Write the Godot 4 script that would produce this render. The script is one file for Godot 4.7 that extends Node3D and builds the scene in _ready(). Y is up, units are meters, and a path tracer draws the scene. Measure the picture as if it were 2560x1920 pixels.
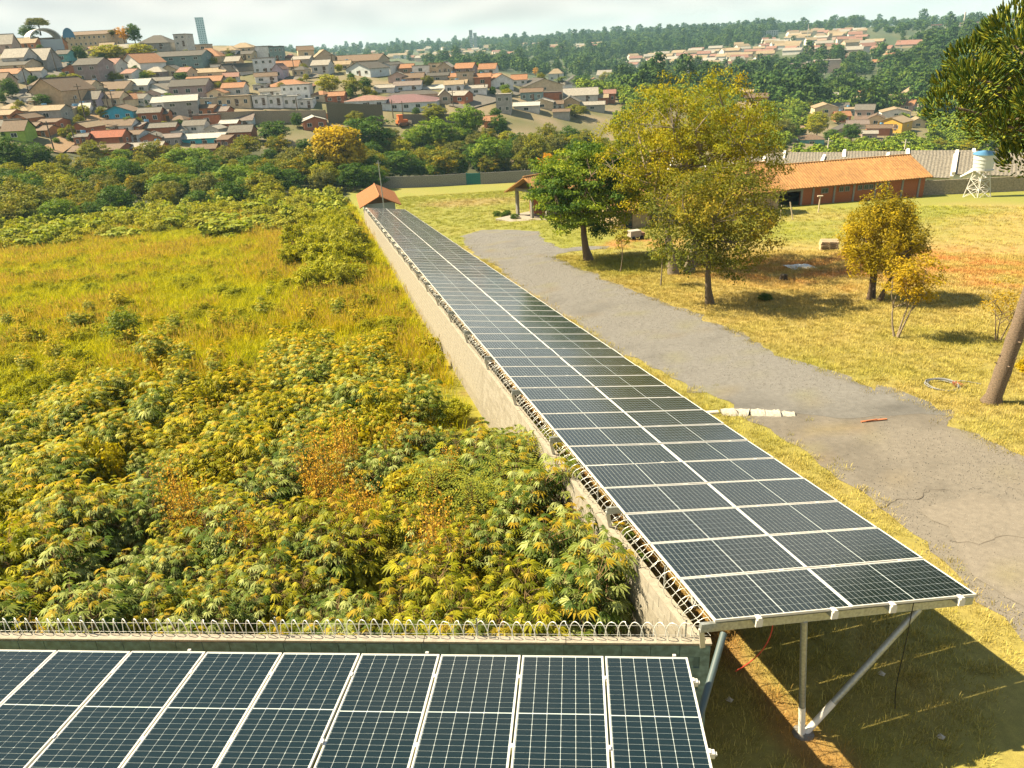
extends Node3D
# A drone view over a solar car park canopy, a cassava field, a sloping lawn and a town on the far hillside.
# World: y up, metres; the foot of the first canopy post stands at height 0.

const CAMERA_X := Vector3(0.998754, -0.045570, 0.020357)
const CAMERA_Y := Vector3(0.049910, 0.911905, -0.407356)
const CAMERA_Z := Vector3(-0.000000, 0.407865, 0.913042)
const AZIMUTHS := [-60,-36,-19,-3.7,10,26,35,60]
const DISTANCES := [110,150,190,230,280,330,420,550,700,900,1300,2000,3500,8000]
const LEVELS := [
	[-20.4,-24.5,-20,-10,2,10,16,14,10,5,0,10,20,-60],
	[-20.4,-24.7,-21,-10,1.7,11,17,15,8,0,-5,10,25,-60],
	[-20.4,-25.5,-24,-16.6,-6.4,2,8,5,-2,-8,-5,10,28,-60],
	[-20.4,-25.5,-28,-20,-9,-5.5,-9,-13,-14,-11,-2,12,32,-60],
	[-20.4,-25,-28,-27,-22,-20,-25,-29,-27,-17,2,14,25,-60],
	[-20,-23.8,-27,-30.5,-32,-31,-32,-27,-18,-5,3,8,15,-60],
	[-18.5,-24,-29,-33,-35,-34.5,-32,-17,-6.5,-5,-4,0,10,-60],
	[-18.5,-24,-29,-33,-35,-34.5,-32,-17,-6.5,-5,-4,0,10,-60]
]
const HOUSES := [
	[-160.52,15.4,-273.75,11.39,5.67,7.2,3.21,2.9,"s","pink","lgrey",2,1,"pale pink house with a light roof at the far left hilltop edge"],
	[-161.38,16.81,-287.75,1.29,8.14,5.7,2.2,1.65,"s","orange","tan",4,1,"orange terrace house with tan roof, left half of the pair on the hilltop"],
	[-160.02,16.83,-300.57,0.03,8.43,5.9,2.2,1.73,"s","orange","tan",3,1,"orange terrace house with tan roof, touching the turquoise gabled house"],
	[-166.58,16.73,-332.42,-19.38,11.06,16,2.2,2.49,"g","turquoise","tan",1,1,"turquoise gabled house with wide tan roof on the hilltop"],
	[-151.95,17.37,-317.51,-4.43,16.89,14,4.2,1.4,"s","cream","brown",9,2,"long cream two-storey school block with brown roof on the skyline"],
	[-132.35,15.77,-327.55,6,11.82,16.55,2.2,2.85,"h","grey","dark",2,1,"big dark grey hipped warehouse roof on the hilltop skyline"],
	[-133.14,13.8,-334.54,7.7,14.02,14,2.76,2.29,"h","grey","dark",3,1,"grey house with dark hipped roof and chimney below the warehouse roof"],
	[-121.93,16.29,-326.58,-3.53,4.73,7.2,4.2,0.3,"f","palegrey","lgrey",2,2,"pale grey block with flat roof near the tall tower"],
	[-125.36,14.51,-354.22,-4.51,6.89,6.4,2.61,0.3,"f","beige","tan",2,1,"plain beige flat-roofed block above the orange tiled house"],
	[-106.32,9.96,-306.95,1.1,10.02,9.02,2.2,2.78,"h","cream","tile",3,1,"cream house with orange hipped tile roof near the top of the town"],
	[-107.07,13.11,-352.73,-3.11,9.63,8.67,2.2,1.85,"h","beige","tan",4,1,"beige house with tan hipped roof at the crest beside the white tower house"],
	[-94.23,10.18,-313.05,-7.25,5.98,6.4,2.2,1.1,"s","cream","dark",3,1,"cream house with dark grey roof just below the crest"],
	[-121.83,8.68,-284.71,-32.83,10.48,10,2.37,2.96,"g","white","tile",2,1,"white gabled house with an orange tile roof beside the dark two-storey house"],
	[-112.8,8.44,-297.97,0.74,17.3,12.6,4.2,1.63,"s","tealgrey","dark",4,2,"wide dark roofed two-storey house with a pale pink centre"],
	[-124.43,6.2,-254.66,-11.96,8.37,7.53,4.99,1.73,"s","mauve","dark",2,2,"tall mauve two-storey house with dark roof beside the street"],
	[-124.24,7.61,-268.18,-9.14,4.88,6.4,3.38,1.67,"s","palegrey","pinkroof",2,1,"white house with pinkish roof joined to the mauve house"],
	[-146.39,9.76,-251.95,-1.84,10.81,9.73,2.2,1.58,"s","cream","dark",2,1,"long cream house with dark roof at the left edge of the street"],
	[-145.9,10.64,-254.05,-4.13,7.06,7.2,3.53,2.48,"s","palegrey","lgrey",2,1,"pale grey house with light roof above the cream long house"],
	[-142.04,10.34,-259.57,-7.31,6.86,7.2,2.89,3.26,"s","grey","lgrey",2,1,"grey workshop with light corrugated roof next to the street corner"],
	[-142.86,12.16,-275.29,-6.57,4.41,4.8,2.68,1.17,"s","teal","dark",1,1,"small teal hut beside the dark tree near the hilltop"],
	[-139.92,7.48,-237.09,-5.45,7.63,5.6,2.2,1.31,"s","palegrey","tile",3,1,"pale house with faded orange roof at the left edge above the street"],
	[-135.75,5.25,-225.65,-4.97,3.81,5.6,2.86,1.86,"s","beige","brown",2,1,"beige house with brown roof at the lower left street edge"],
	[-119.86,0.56,-224.5,-9.9,9.71,14,4.39,3.13,"g","tan","brown",1,1,"large tan gabled house above a grey retaining wall"],
	[-120.77,3.14,-241.67,-7.45,4.42,6.4,2.2,1.46,"s","cream","brown",1,1,"small cream house squeezed behind the large tan gable"],
	[-117.15,1.88,-248.96,-2.8,11.14,10.03,2.2,1.98,"s","beige","brown",1,1,"low beige house under a broad brown roof"],
	[-112.99,2.44,-254,3.98,10.67,9.6,2.2,1.74,"s","palegrey","white",3,1,"grey house with bright white roof in the middle of the town"],
	[-108.96,3.29,-261.81,4.6,9.93,6.95,2.2,0.96,"s","palegrey","grey",4,1,"pale house with narrow grey roof behind the white roof"],
	[-103.08,0.88,-257.74,-26.2,10.41,14,2.2,1.72,"g","pblue","grey",1,1,"pale blue gabled house with grey roof below the orange roof"],
	[-94.83,2.38,-265.83,3.63,11.19,8.95,2.2,1.46,"s","brown","tile",2,1,"brown house with bright orange tile roof beside the olive trees"],
	[-95.09,0.61,-253.31,2.58,11.06,8.85,3.21,1.74,"s","mauve","dark",3,1,"mauve house with dark roof and porch below the orange roof"],
	[-90.07,4.83,-284.54,-32.43,5.74,12,2.2,2.18,"g","palegrey","dark",1,1,"grey gabled house with dark roof, left of two alike"],
	[-86.59,4.82,-286.2,-33.17,4.46,12,2.2,2.19,"g","palegrey","dark",1,1,"grey gabled house with dark roof, right of two alike"],
	[-97.35,4.82,-281.57,-0.93,10.65,7.45,2.2,1.25,"s","cream","tan",1,1,"low cream house with pale roof between grey gables and orange roof"],
	[-96.69,7.04,-290.8,-5.61,6.93,5.6,2.2,0.3,"f","white","lgrey",1,1,"white flat-roofed building above the low cream house"],
	[-112.68,0.09,-227.2,-3.62,3.87,5.6,2.2,1.93,"s","lilac","grey",2,1,"lilac house with grey roof beside the poles"],
	[-109.31,-0.27,-229.87,-2.57,7.17,6.4,2.45,1.6,"s","cream","brown",2,1,"cream house with brown roof above the bright blue house"],
	[-106.37,-0.67,-233.83,-23.54,5.94,9,2.2,1.39,"g","cream","tile",1,1,"cream house with small orange gabled roof above the bright blue house"],
	[-89.89,-3.91,-229.64,13.38,8.84,7.07,4.42,1.44,"s","concrete","white",2,2,"tall raw concrete house with white roof and glazed upper floor"],
	[-86.1,-2.12,-241.43,1.63,5.85,5.6,2.41,0.3,"f","beige","white",1,1,"beige box house with thin white roof beside the tall concrete house"],
	[-78.38,-2.68,-242.93,-2.12,10.23,8.19,3.1,0.3,"f","cream","tan",4,1,"cream flat-roofed building with small windows above the beige yard wall"],
	[-102.94,-3.28,-219.69,9.11,7.95,9,2.31,1.5,"g","blue","brown",3,1,"bright blue gabled house with dark windows among brick shacks"],
	[-94.48,-4.62,-218.91,3.34,5.81,4.8,3.05,1.11,"s","brick","grey",2,1,"orange brick house with grey roof beside the bright blue house"],
	[-91.48,-4.75,-220.96,2.49,1.81,4,2.54,0.99,"s","orange","grey",0,1,"narrow orange lean-to joined to the brick house"],
	[-99.6,-6.07,-209.54,-2.58,9.03,5.42,2.2,1.33,"s","white","brown",3,1,"white shack with brown roof below the bright blue house"],
	[-89.07,-7.12,-210.8,1.9,7.92,4,2.2,0.92,"s","brick","grey",0,1,"low brick shack with light grey sheet roof"],
	[-97.06,-7.74,-196.82,-0.75,9.25,5.55,2.2,1.35,"s","brick","redtile",0,1,"brick house with red tiled roof beside the dirt road"],
	[-96.29,-9.82,-188.34,0.08,14.14,8.4,2.2,0.93,"s","brick","brown",1,1,"long low brick house with brown roof at the bottom of the dirt road"],
	[-86.29,-10.24,-192.67,2.13,8.83,5.3,2.2,0.96,"s","brick","lgrey",2,1,"brick house with pale sheet roof and two dark openings above the trees"],
	[-113.37,-4.9,-188.54,-0.98,5.17,4.8,2.53,2.01,"s","lime","brown",1,1,"lime green house with brown roof above the left trees"],
	[-125.02,-1.23,-210.19,0.74,9.64,8.68,2.2,1.7,"h","beige","tan",3,1,"beige house with wide tan hipped roof behind a brick wall"],
	[-114.8,-1.88,-207.19,-3.01,7.69,5.6,2.66,1.05,"s","concrete","tan",1,1,"grey concrete house with tan sheet roof left of the dirt road"],
	[-118.75,-3.9,-194.67,1.38,5.58,4.8,2.2,1.26,"s","brick","grey",0,1,"brick shack under a long grey roof above the lime green house"],
	[-114.72,-4.33,-195.83,-3.64,5.49,4,2.2,0.67,"s","brick","brown",0,1,"brick shack with brown roof beside the lime green house"],
	[-77.55,-9.93,-207.14,0.53,12.25,7.35,2.2,0.88,"s","turquoise","white",4,1,"low house with white roof and turquoise shutters above the round tree"],
	[-81.65,-7.28,-215.08,0.79,5.59,4.8,2.2,1.13,"s","palegrey","grey",1,1,"small grey shack with dark sheet roof below the tall concrete house"],
	[-72.36,-7.21,-223.67,-2.07,8.12,4.87,2.2,1.44,"s","pblue","rust",2,1,"light blue shed with rusty blue roof"],
	[-73.3,-7.49,-217.58,-1.38,4.56,4,2.2,0.73,"s","brick","white",0,1,"brick shack with white tin roof beside the light blue shed"],
	[-66.95,-9.74,-207.06,-2.08,5.77,4.8,3.07,1.44,"s","brick","grey",1,1,"brick house with broad grey roof above the grey green trees"],
	[-71.81,-11.6,-193.57,-0.65,4.82,4,2.47,0.84,"s","brick","brown",2,1,"small red brick house with white window frames half hidden by the round tree"],
	[-80.36,-6.11,-222.19,-0.12,7.2,4.8,2.88,0.3,"f","brick","rust",1,1,"red brick terrace with rusty flat top beside the concrete house"],
	[-88.8,10.22,-317.87,1.61,5.32,6.4,4.43,0.3,"f","white","lgrey",0,2,"tall plain white block at the crest beside the dark glass house"],
	[-83.65,9.39,-316.47,4.81,4.86,6.4,4.95,0.3,"f","tealgrey","dark",3,2,"dark green two-storey glass house at the crest"],
	[-91.31,9.72,-319.57,1.95,3.34,5.6,2.2,1.35,"s","cream","brown",1,1,"small cream house with brown roof left of the white block"],
	[-81.08,5.38,-287.5,9.75,7.06,6.4,5.12,0.3,"f","pblue","lgrey",3,2,"pale blue two-storey house with balcony on the street"],
	[-73.9,3.53,-280.05,0.78,3.45,9,3.53,1.57,"g","lilac","pinkroof",1,1,"narrow lilac gabled house beside the pale blue house"],
	[-79.79,8.15,-320.26,-0.01,3.8,5.6,2.2,1.43,"h","beige","pinkroof",1,1,"small house with pinkish roof below the dark glass house"],
	[-75.41,5.3,-298.42,-3.82,8.37,5.86,2.2,1.93,"s","cream","tile",2,1,"low cream house with orange tile roof on the street"],
	[-69.56,7.67,-331.27,15.86,8.58,24,2.2,2.8,"g","beige","tan",0,1,"large tan gabled hall end on the crest"],
	[-57.32,5.79,-347.3,-12.63,20.7,14,2.2,2.21,"s","beige","brown",0,1,"long brown roof stretching down from the tan hall"],
	[-62.49,4.4,-295,-8.04,6.22,6.4,3.11,1.6,"s","palegrey","lgrey",2,1,"pale grey house with light roof below the tan hall"],
	[-72.44,7.07,-308.95,-4.8,6.49,6.4,2.6,1.06,"s","grey","lgrey",1,1,"grey house with light roof beside the big hall"],
	[-58.43,4.95,-309.98,-3.33,7.4,6.4,2.2,1.26,"s","cream","tan",2,1,"cream house with tan roof under the brown hall roof"],
	[-46.86,2.89,-297.12,-35.04,12.06,10,2.7,2.08,"g","pblue","dark",3,1,"pale blue gabled house with dark grey roof above the brick wall"],
	[-39.08,2.98,-306.09,-26.72,5.14,10,3.3,0.86,"g","white","dark",2,1,"white two-storey gabled house beside the pale blue gable"],
	[-33.65,2.73,-306.21,-1.73,5.61,6.4,2.2,1.31,"s","brown","tile",1,1,"brown house with orange tile roof next to the white gable"],
	[-28.03,2.45,-305.61,-2.76,6.16,6.4,2.89,0.3,"f","white","lgrey",1,1,"white box house right of the brown house with orange roof"],
	[-23.07,1.68,-308.92,-3.73,4.13,6.4,4.2,0.3,"f","cream","tan",1,2,"cream two-storey house at the edge of the far trees"],
	[-20.27,0.08,-285.1,-5.93,7.46,5.6,2.2,0.92,"s","grey","dark",1,1,"low grey hut with dark roof above the white yard"],
	[-15.02,-0.53,-283.93,-6.97,2.41,5.6,2.2,1.12,"s","cream","tile",1,1,"small orange roof house left of the beige tower house"],
	[-10.57,-1.15,-278.66,-3.83,5.72,6.4,4.2,0.3,"f","beige","tan",1,2,"beige tower house with flat roof among orange roofs"],
	[-4.73,-1.78,-277.9,-3.03,5.52,6.4,3.08,1.13,"s","brick","tile",1,1,"brick house with orange tile roof beside the beige tower house"],
	[0.94,-2.57,-281.61,9.81,7.75,10,2.46,1.99,"g","white","tile",1,1,"white gabled house with orange roof beside the sloping street"],
	[-62.66,-2.16,-253.55,3.88,8.62,7.76,4.56,0.3,"f","white","lgrey",4,2,"white modern flat-roofed house with small square windows"],
	[-71.08,-3.13,-242.99,5.3,4.33,6.4,3.36,0.3,"f","white","white",2,1,"white town house with brown porch, first of the row of four"],
	[-66.83,-3.38,-243.89,4.32,4.41,6.4,3.3,0.3,"f","white","white",2,1,"white town house with brown porch, second of the row of four"],
	[-62.54,-3.65,-244.89,3.33,4.43,6.4,3.14,0.3,"f","white","white",2,1,"white town house with brown porch, third of the row of four"],
	[-58.28,-3.92,-245.95,2.33,4.35,6.4,2.35,0.3,"f","white","white",2,1,"white town house with brown porch, fourth of the row of four"],
	[-68.26,-0.61,-267.09,-3.66,15.13,12.6,2.2,2.14,"h","beige","tile",0,1,"house with wide faded terracotta roof behind the white modern house"],
	[-76.25,0.38,-263.01,2.17,4.09,6.4,2.2,0.3,"f","palegrey","white",2,1,"low pale building left of the terracotta roof"],
	[-40.41,-5.37,-251.07,-1.86,12.79,11.51,2.66,1.15,"h","pblue","pinkroof",3,1,"pale blue house with faded pink roof above the trees"],
	[-29.32,-6.42,-252.49,-4.38,21.84,15.4,2.63,1.91,"h","pblue","purple",6,1,"long pale blue house with purple hipped roof above the grey fence"],
	[-27.85,-4.56,-266.98,-4.04,17.83,12.6,2.2,1.26,"h","beige","dark",2,1,"low house with dark grey hipped roof behind the purple roof"],
	[-29.52,-1.97,-269.56,-1.75,8.98,7.18,2.2,1.18,"s","pblue","rust",2,1,"house with teal and rusty roof in the white yard"],
	[-14,-3.34,-265.05,-0.98,6.03,6.4,3.28,1.16,"s","white","tan",2,1,"white house with pale roof beside the street fence"],
	[-20.99,-3.49,-272.46,-1.59,8.67,7.81,2.2,0.99,"s","white","white",1,1,"low building with long curved white roof"],
	[-36.93,-2.33,-267.91,-2.15,6.46,6.4,2.2,0.82,"s","white","lgrey",1,1,"white low garage with dark opening above the purple roof"],
	[-52.61,-8.62,-225.55,19.13,6.2,9,2.59,0.97,"g","brick","white",2,1,"small brick house with white roof at the edge of the trees"],
	[-48.06,-7.5,-235.06,1.56,6.09,4.8,2.2,0.3,"f","orange","tan",0,1,"unfinished orange brick walls beside the olive wall"],
	[-2.1,-11.35,-232.12,-5.48,4.04,4.8,2.26,1.13,"s","orange","tile",1,1,"small orange house with tile roof between the dark trees"],
	[1.94,-8.66,-250.25,-4.44,4.56,7.2,5.46,0.3,"f","concrete","lgrey",2,2,"raw grey two-storey house beside the sloping street"],
	[-11.14,-2.32,-273.5,-7.67,2.33,5.6,2.2,1.05,"s","cream","tan",1,1,"small cream house below the beige tower house"],
	[-6.9,-3.8,-266.9,-2.52,7.03,6.4,2.2,0.79,"s","white","lgrey",1,1,"white walled house with pale roof along the street fence"],
	[-0.05,-1.34,-295.93,-5.99,3.36,5.6,2.2,0.74,"s","white","tile",1,1,"small white house with orange roof at the town edge"],
	[15.18,-5.15,-294.22,13.05,13.87,14,2.28,2.28,"g","cream","dark",1,1,"cream gabled house with grey roof above the blue balcony house"],
	[11.61,-6.98,-270.48,-6.46,7.35,6.4,3.17,1.04,"s","tealgrey","brown",3,1,"blue green house with white balcony rail"],
	[9.24,-9.3,-256.73,-7.06,8.13,5.69,2.2,0.9,"s","palegrey","white",1,1,"grey house with white sheet roof and washing line"],
	[18.92,-7.45,-278.48,-7.89,6.59,5.6,2.67,0.3,"f","brick","rust",0,1,"bare brick building beside the blue green house"],
	[20.23,-11.65,-254.49,-9.54,5.16,4.8,2.36,0.65,"s","concrete","brown",0,1,"dark open garage at the edge of the valley trees"],
	[30.2,-9.26,-300.31,-5.74,14.26,12.6,2.2,2.17,"s","palegrey","lgrey",2,1,"long pale house with grey roof beside the brick building"],
	[52.5,-15.07,-544.64,2.49,12.03,10,2.87,3.65,"g","cream","dark",1,1,"cream gabled house beside the banana trees"],
	[35.38,-10.57,-299.03,-8.75,11.55,8.09,2.2,1.02,"s","brick","tan",0,1,"brick shack with tan roof left of the tall golden tree"],
	[32.57,-11.28,-274.53,-10.77,8.13,4.88,2.2,0.92,"s","concrete","lgrey",1,1,"grey shed with light roof left of the tall golden tree"],
	[65.98,-15.18,-425.98,-10.8,13.68,10.95,2.43,2.11,"s","white","tile",2,1,"white house with orange roof behind the tall golden tree"],
	[103.97,-19.07,-567.28,-14.39,28.3,12.6,2.99,0.3,"f","cream","white",4,1,"long cream flat building above the tall golden tree"],
	[8.2,-2.92,-295.47,-3.59,5.46,6.4,2.31,1.54,"s","white","tile",2,1,"white house with faded orange roof at the valley edge"],
	[36.98,-8.9,-320.39,-10.58,5.05,4.8,2.2,0.69,"s","white","lgrey",1,1,"small white shed with light roof beside the dark bushes"],
	[112.97,-16.82,-365.42,-23.18,7.91,6.4,3.69,0.83,"s","cream","tan",1,1,"cream house with tan roof right of the tall golden tree"],
	[109.96,-16.6,-337.5,-24.05,9.35,7.48,2.92,1.43,"s","brick","brown",1,1,"brick house with brown roof right of the tall golden tree"],
	[91.29,-16.16,-290.59,-25.44,6.74,6.4,2.53,1.62,"s","cream","tan",2,1,"cream house with white parapet behind the tall golden tree"],
	[157.85,-21.16,-387.91,-28.14,15.82,16.8,2.5,1.87,"s","palegrey","lgrey",0,1,"large grey shed with pale roof at the end of the red road"],
	[162.76,-22.95,-380.89,-27.14,21.34,14,2.2,2.47,"s","palegrey","tan",0,1,"long pale roofed shed joined to the large grey shed"],
	[129.5,-20.01,-314.29,-12.39,8.64,10,2.96,1.36,"g","cream","tan",1,1,"cream gabled house with palm in front"],
	[142.28,-21.13,-318.05,-22.1,5.25,4.8,2.55,0.5,"s","tealgrey","tan",1,1,"small grey green hut between the hedge and brick wall"],
	[172.77,-22.7,-362.5,-21.48,9.3,8.37,2.2,2.29,"s","brick","tan",1,1,"brick house with tan roof beside the tall beige block"],
	[185.77,-22.25,-369.66,-32.68,8.06,5.64,4.03,0.3,"f","beige","tan",0,1,"tall plain beige block above the brick walls"],
	[155.51,-21.71,-309.28,-18.69,10.34,9,2.2,1.24,"g","white","tan",1,1,"white gabled house with one dark window near the valley floor"],
	[135.23,-22.12,-267.56,-46.81,8.02,9,3.33,1.49,"g","yellow","tan",2,1,"bright yellow gabled house with round topped windows"],
	[126.97,-22.33,-278.15,-18.54,6.94,5.6,2.2,1.14,"s","palegrey","rust",1,1,"small house with light blue roof among the trees"],
	[126.36,-22.21,-260.31,-21.89,7.68,4.8,2.38,0.88,"s","brick","brown",0,1,"brown shack with sheet roof beside the yellow house"],
	[119.77,-22.68,-252.56,-21.37,4.41,4,2.2,0.7,"s","mauve","lgrey",1,1,"small mauve shed with pale roof below the brown shack"],
	[93.99,-21.31,-235.4,-13.76,6.82,6.4,2.2,1.07,"h","teal","brown",1,1,"small teal house with brown hipped roof above the terrace roofs"],
	[148.35,-22.51,-278.44,-18.05,4.69,7,2.2,1.22,"g","cream","tan",1,1,"small cream gabled house at the edge of the araucaria crown"],
	[175.73,-22.11,-325.49,-24.36,5.13,5.6,2.61,1.18,"s","white","tan",1,1,"white house with tan roof left of the araucaria crown"],
	[212.18,-15.61,-571.05,-16.38,14.13,19.6,6.46,0.3,"f","pink","rust",3,2,"pinkish brick block with flat roof on the middle hillside"],
	[217.88,-15.43,-559.8,-17.27,5.6,8,7.59,0.3,"f","white","lgrey",2,2,"white block between two pink blocks on the middle hillside"],
	[227.86,-15.36,-557.53,-18.23,16.56,19.6,8.04,0.3,"f","pink","lgrey",1,2,"bare pink grey block on the middle hillside"],
	[272.88,-9.95,-649.76,-22.78,14.18,19.6,2.2,2.47,"h","brick","pinkroof",1,1,"low brick house with pink roof above the pink blocks"],
	[276.74,-12.83,-568.13,-25.97,22.43,12.6,2.2,1.63,"s","white","tile",6,1,"long white terrace with orange roof on the shaded hillside"],
	[324.72,-6.3,-664.96,-26.03,12.67,12.67,2.2,0.3,"f","white","white",1,1,"white flat shed on the shaded hillside"],
	[345.46,-4.48,-679.86,-36.94,19.16,14,2.4,3.22,"s","beige","pinkroof",2,1,"pink roofed terrace on the shaded hillside"],
	[305.92,-9.95,-600.08,-31.01,12.34,11.1,2.2,1.54,"s","orange","tan",1,1,"orange house with tan roof on the shaded hillside"],
	[302.17,-9.59,-620.63,-25.96,7.05,7.2,2.2,1.22,"s","brick","tile",1,1,"small brick house on the shaded hillside"],
	[-92.4,-7.87,-202.33,-0.33,4.16,6.73,2.2,0.76,"s","pblue","brown",2,1,"pale blue house with brown roof above the brick house"],
	[-102.43,-0.08,-242.58,11.14,5.11,8.99,2.48,1.17,"g","pink","white",2,1,"pinkish house with white roof below the pale house"],
	[-101.01,-7.12,-192.47,14.38,2.9,4.94,2.2,0.57,"s","brick","grey",2,1,"brick house with grey roof left of the brick house"],
	[-138.93,13.63,-298.55,3.93,4.58,5.02,2.93,1.76,"s","white","tan",2,1,"white house with tan roof right of the long cream two-storey school block"],
	[-126.14,1.67,-219.04,9.41,3.09,6.78,2.2,1.13,"h","white","grey",2,1,"white house with grey roof right of the beige house"],
	[-85.55,-0.71,-250.51,-5.78,5.56,7.91,2.2,1.11,"g","cream","tile",2,1,"cream house with orange roof right of the beige box house"],
	[-84.57,-9.18,-204,10.43,5.42,7.02,2.2,0.7,"s","grey","rust",3,1,"grey house with rusty roof below the low brick shack"],
	[-75.67,-8.35,-214.8,-12.68,3.97,7.26,2.2,0.82,"g","grey","lgrey",1,1,"grey house with light grey roof left of the brick shack"],
	[-116.53,5.66,-263.01,-17.1,4.05,6.25,2.45,1.18,"s","white","pinkroof",1,1,"white house with pink roof above the grey house"],
	[-117.93,-2.74,-202.97,-11.01,4.61,8.64,2.2,1.01,"g","orange","brown",3,1,"orange house with brown roof above the brick shack"],
	[-111.88,-3.94,-201.31,-9.44,5.44,5.42,2.2,0.62,"s","brick","brown",3,1,"brick house with brown roof below the grey concrete house"],
	[-112.63,-1.92,-212.49,-2.31,3.38,6.64,2.2,0.68,"s","cream","rust",3,1,"cream house with rusty roof below the large tan gabled house"],
	[-87.63,3.28,-269.77,11.99,4.7,5.74,2.2,1.2,"s","palegrey","pinkroof",2,1,"pale grey house with pink roof below the grey gabled house"],
	[-112.26,5.89,-271.29,-7.36,6.6,5.75,2.2,1.5,"h","mauve","lgrey",2,1,"mauve house with light grey roof above the pale house"],
	[-108.85,5.9,-275.2,2.18,5.19,6.46,2.66,1.32,"g","cream","dark",2,1,"cream house with dark roof above the pale blue gabled house"],
	[-131.11,7.62,-256.48,10.52,5.41,9,2.52,1.26,"g","brick","dark",2,1,"brick house with dark roof left of the tall mauve two-storey house"],
	[-110.79,-5.32,-195.05,-1.77,3.88,6,2.2,0.89,"s","orange","brown",2,1,"orange house with brown roof right of the brick shack"],
	[-79.15,-4.97,-230.77,-4.05,4.18,5.86,2.2,1.07,"s","brick","rust",1,1,"brick house with rusty roof right of the red brick terrace"],
	[-103.1,-0.71,-235.47,-8.31,3.2,5.39,2.2,1.11,"s","palegrey","grey",1,1,"pale grey house with grey roof right of the cream house"],
	[-81.83,-0.19,-253.5,0.18,6.68,6.09,2.83,1.31,"s","palegrey","tile",2,1,"pale grey house with orange roof above the cream flat-roofed building"],
	[-96.49,-2.43,-232.1,5.81,4.24,6.36,2.77,1.32,"s","white","white",1,1,"white house with white roof above the narrow orange lean-to"],
	[-103.14,4.99,-273.12,-12.87,3.71,5.89,2.67,1.32,"s","cream","pinkroof",3,1,"cream house with pink roof below the wide dark roofed two-storey house"],
	[-122.79,0.72,-217.26,3.91,3.11,6.49,2.2,1.1,"s","cream","grey",3,1,"cream house with grey roof left of the large tan gabled house"],
	[-134.74,13.04,-301.65,10.63,7.53,7.01,3.18,1.37,"s","tan","lgrey",3,1,"tan house with light grey roof above the white house"],
	[-87.4,-5.99,-219.63,-1.96,3.56,4.95,2.2,0.89,"h","cream","brown",2,1,"cream house with brown roof below the tall raw concrete house"],
	[-112.33,-1.8,-218.15,15.55,4.14,5.96,2.2,1.11,"s","white","white",1,1,"white house with white roof left of the lilac house"],
	[-142.26,13.89,-297.12,8.12,5.17,6.09,2.2,1.1,"s","pink","pinkroof",1,1,"pinkish house with pink roof below the long cream two-storey school block"],
	[-100.33,10.88,-313.16,-2.22,5.98,5.24,3.14,1.48,"h","white","tan",3,1,"white house with tan roof left of the cream house"],
	[-127.54,3.8,-228.48,-7.61,4.04,5.19,2.61,1.39,"h","white","brown",1,1,"white house with brown roof below the grey workshop"],
	[-103.3,-5.58,-200.82,-10.61,4.27,7.21,2.34,1.15,"g","brick","tan",1,1,"brick house with tan roof left of the brick house"],
	[-83.1,-4.37,-230.73,-5.67,5.03,5.58,2.61,0.74,"s","orange","brown",2,1,"orange house with brown roof above the red brick terrace"],
	[-69.88,-10.26,-204.1,-9.19,2.94,7.16,2.2,0.75,"s","brick","brown",3,1,"brick house with brown roof left of the brick house"],
	[-94.32,-6.53,-210.94,-11.36,2.98,6.79,2.2,0.68,"s","brick","rust",2,1,"brick house with rusty roof left of the low brick shack"],
	[-133.86,13.53,-315.58,-10.48,4.48,6.85,2.97,1.64,"h","white","tan",1,1,"white house with tan roof above the white gabled house"],
	[-94.69,8.01,-297.83,-3.23,4.94,5.52,2.2,1.53,"s","tan","lgrey",2,1,"tan house with light grey roof above the grey gabled house"],
	[-88.07,-8.8,-201.68,10.76,4.95,6.28,2.2,1.04,"g","brick","grey",2,1,"brick house with grey roof above the brick house"],
	[-84.75,-8.16,-212.06,-1.62,2.98,6.85,2.2,0.88,"h","pblue","grey",3,1,"pale blue house with grey roof left of the small grey shack"],
	[-122.36,-1.67,-200.9,1.03,4.44,6.65,2.2,0.95,"s","orange","tan",2,1,"orange house with tan roof above the brick shack"],
	[-138.19,7.92,-244.88,11.72,6.43,5.43,2.2,0.86,"s","white","tan",1,1,"white house with tan roof right of the pale grey house"],
	[-68,3.89,-285.58,-7.54,4.49,6.43,2.53,0.99,"h","cream","dark",2,1,"cream house with dark roof below the grey house"],
	[-2.99,0.67,-309.18,-14.52,6.52,4.91,2.56,1.76,"s","white","tile",2,1,"white house with orange roof left of the small white house"],
	[-50.84,-3.43,-253.52,-1.18,5.87,5.3,2.2,1.02,"s","brick","tile",2,1,"brick house with orange roof above the unfinished orange brick walls"],
	[-33.95,0.65,-280.02,3.41,6.51,6.38,2.2,1.35,"g","pink","grey",1,1,"pinkish house with grey roof below the white two-storey gabled house"],
	[-71.04,-1.17,-253.52,12.89,6.31,5.34,2.2,0.88,"s","white","grey",3,1,"white house with grey roof above the white town house"],
	[-16.91,-5.27,-256.72,4.39,3.64,8.42,2.67,1.51,"g","beige","lgrey",1,1,"beige house with light grey roof left of the white house"],
	[-11.3,1.55,-303.25,-15.86,6.95,7.02,2.39,1.68,"s","mauve","tile",2,1,"mauve house with orange roof above the beige tower house"],
	[-18.48,1.85,-300.58,-6.83,4.86,7.83,2.86,1.68,"g","beige","lgrey",3,1,"beige house with light grey roof left of the small orange roof house"],
	[-76.91,2.85,-271.8,17.07,7.04,5.02,2.2,1.1,"s","white","brown",2,1,"white house with brown roof below the pale blue two-storey house"],
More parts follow.
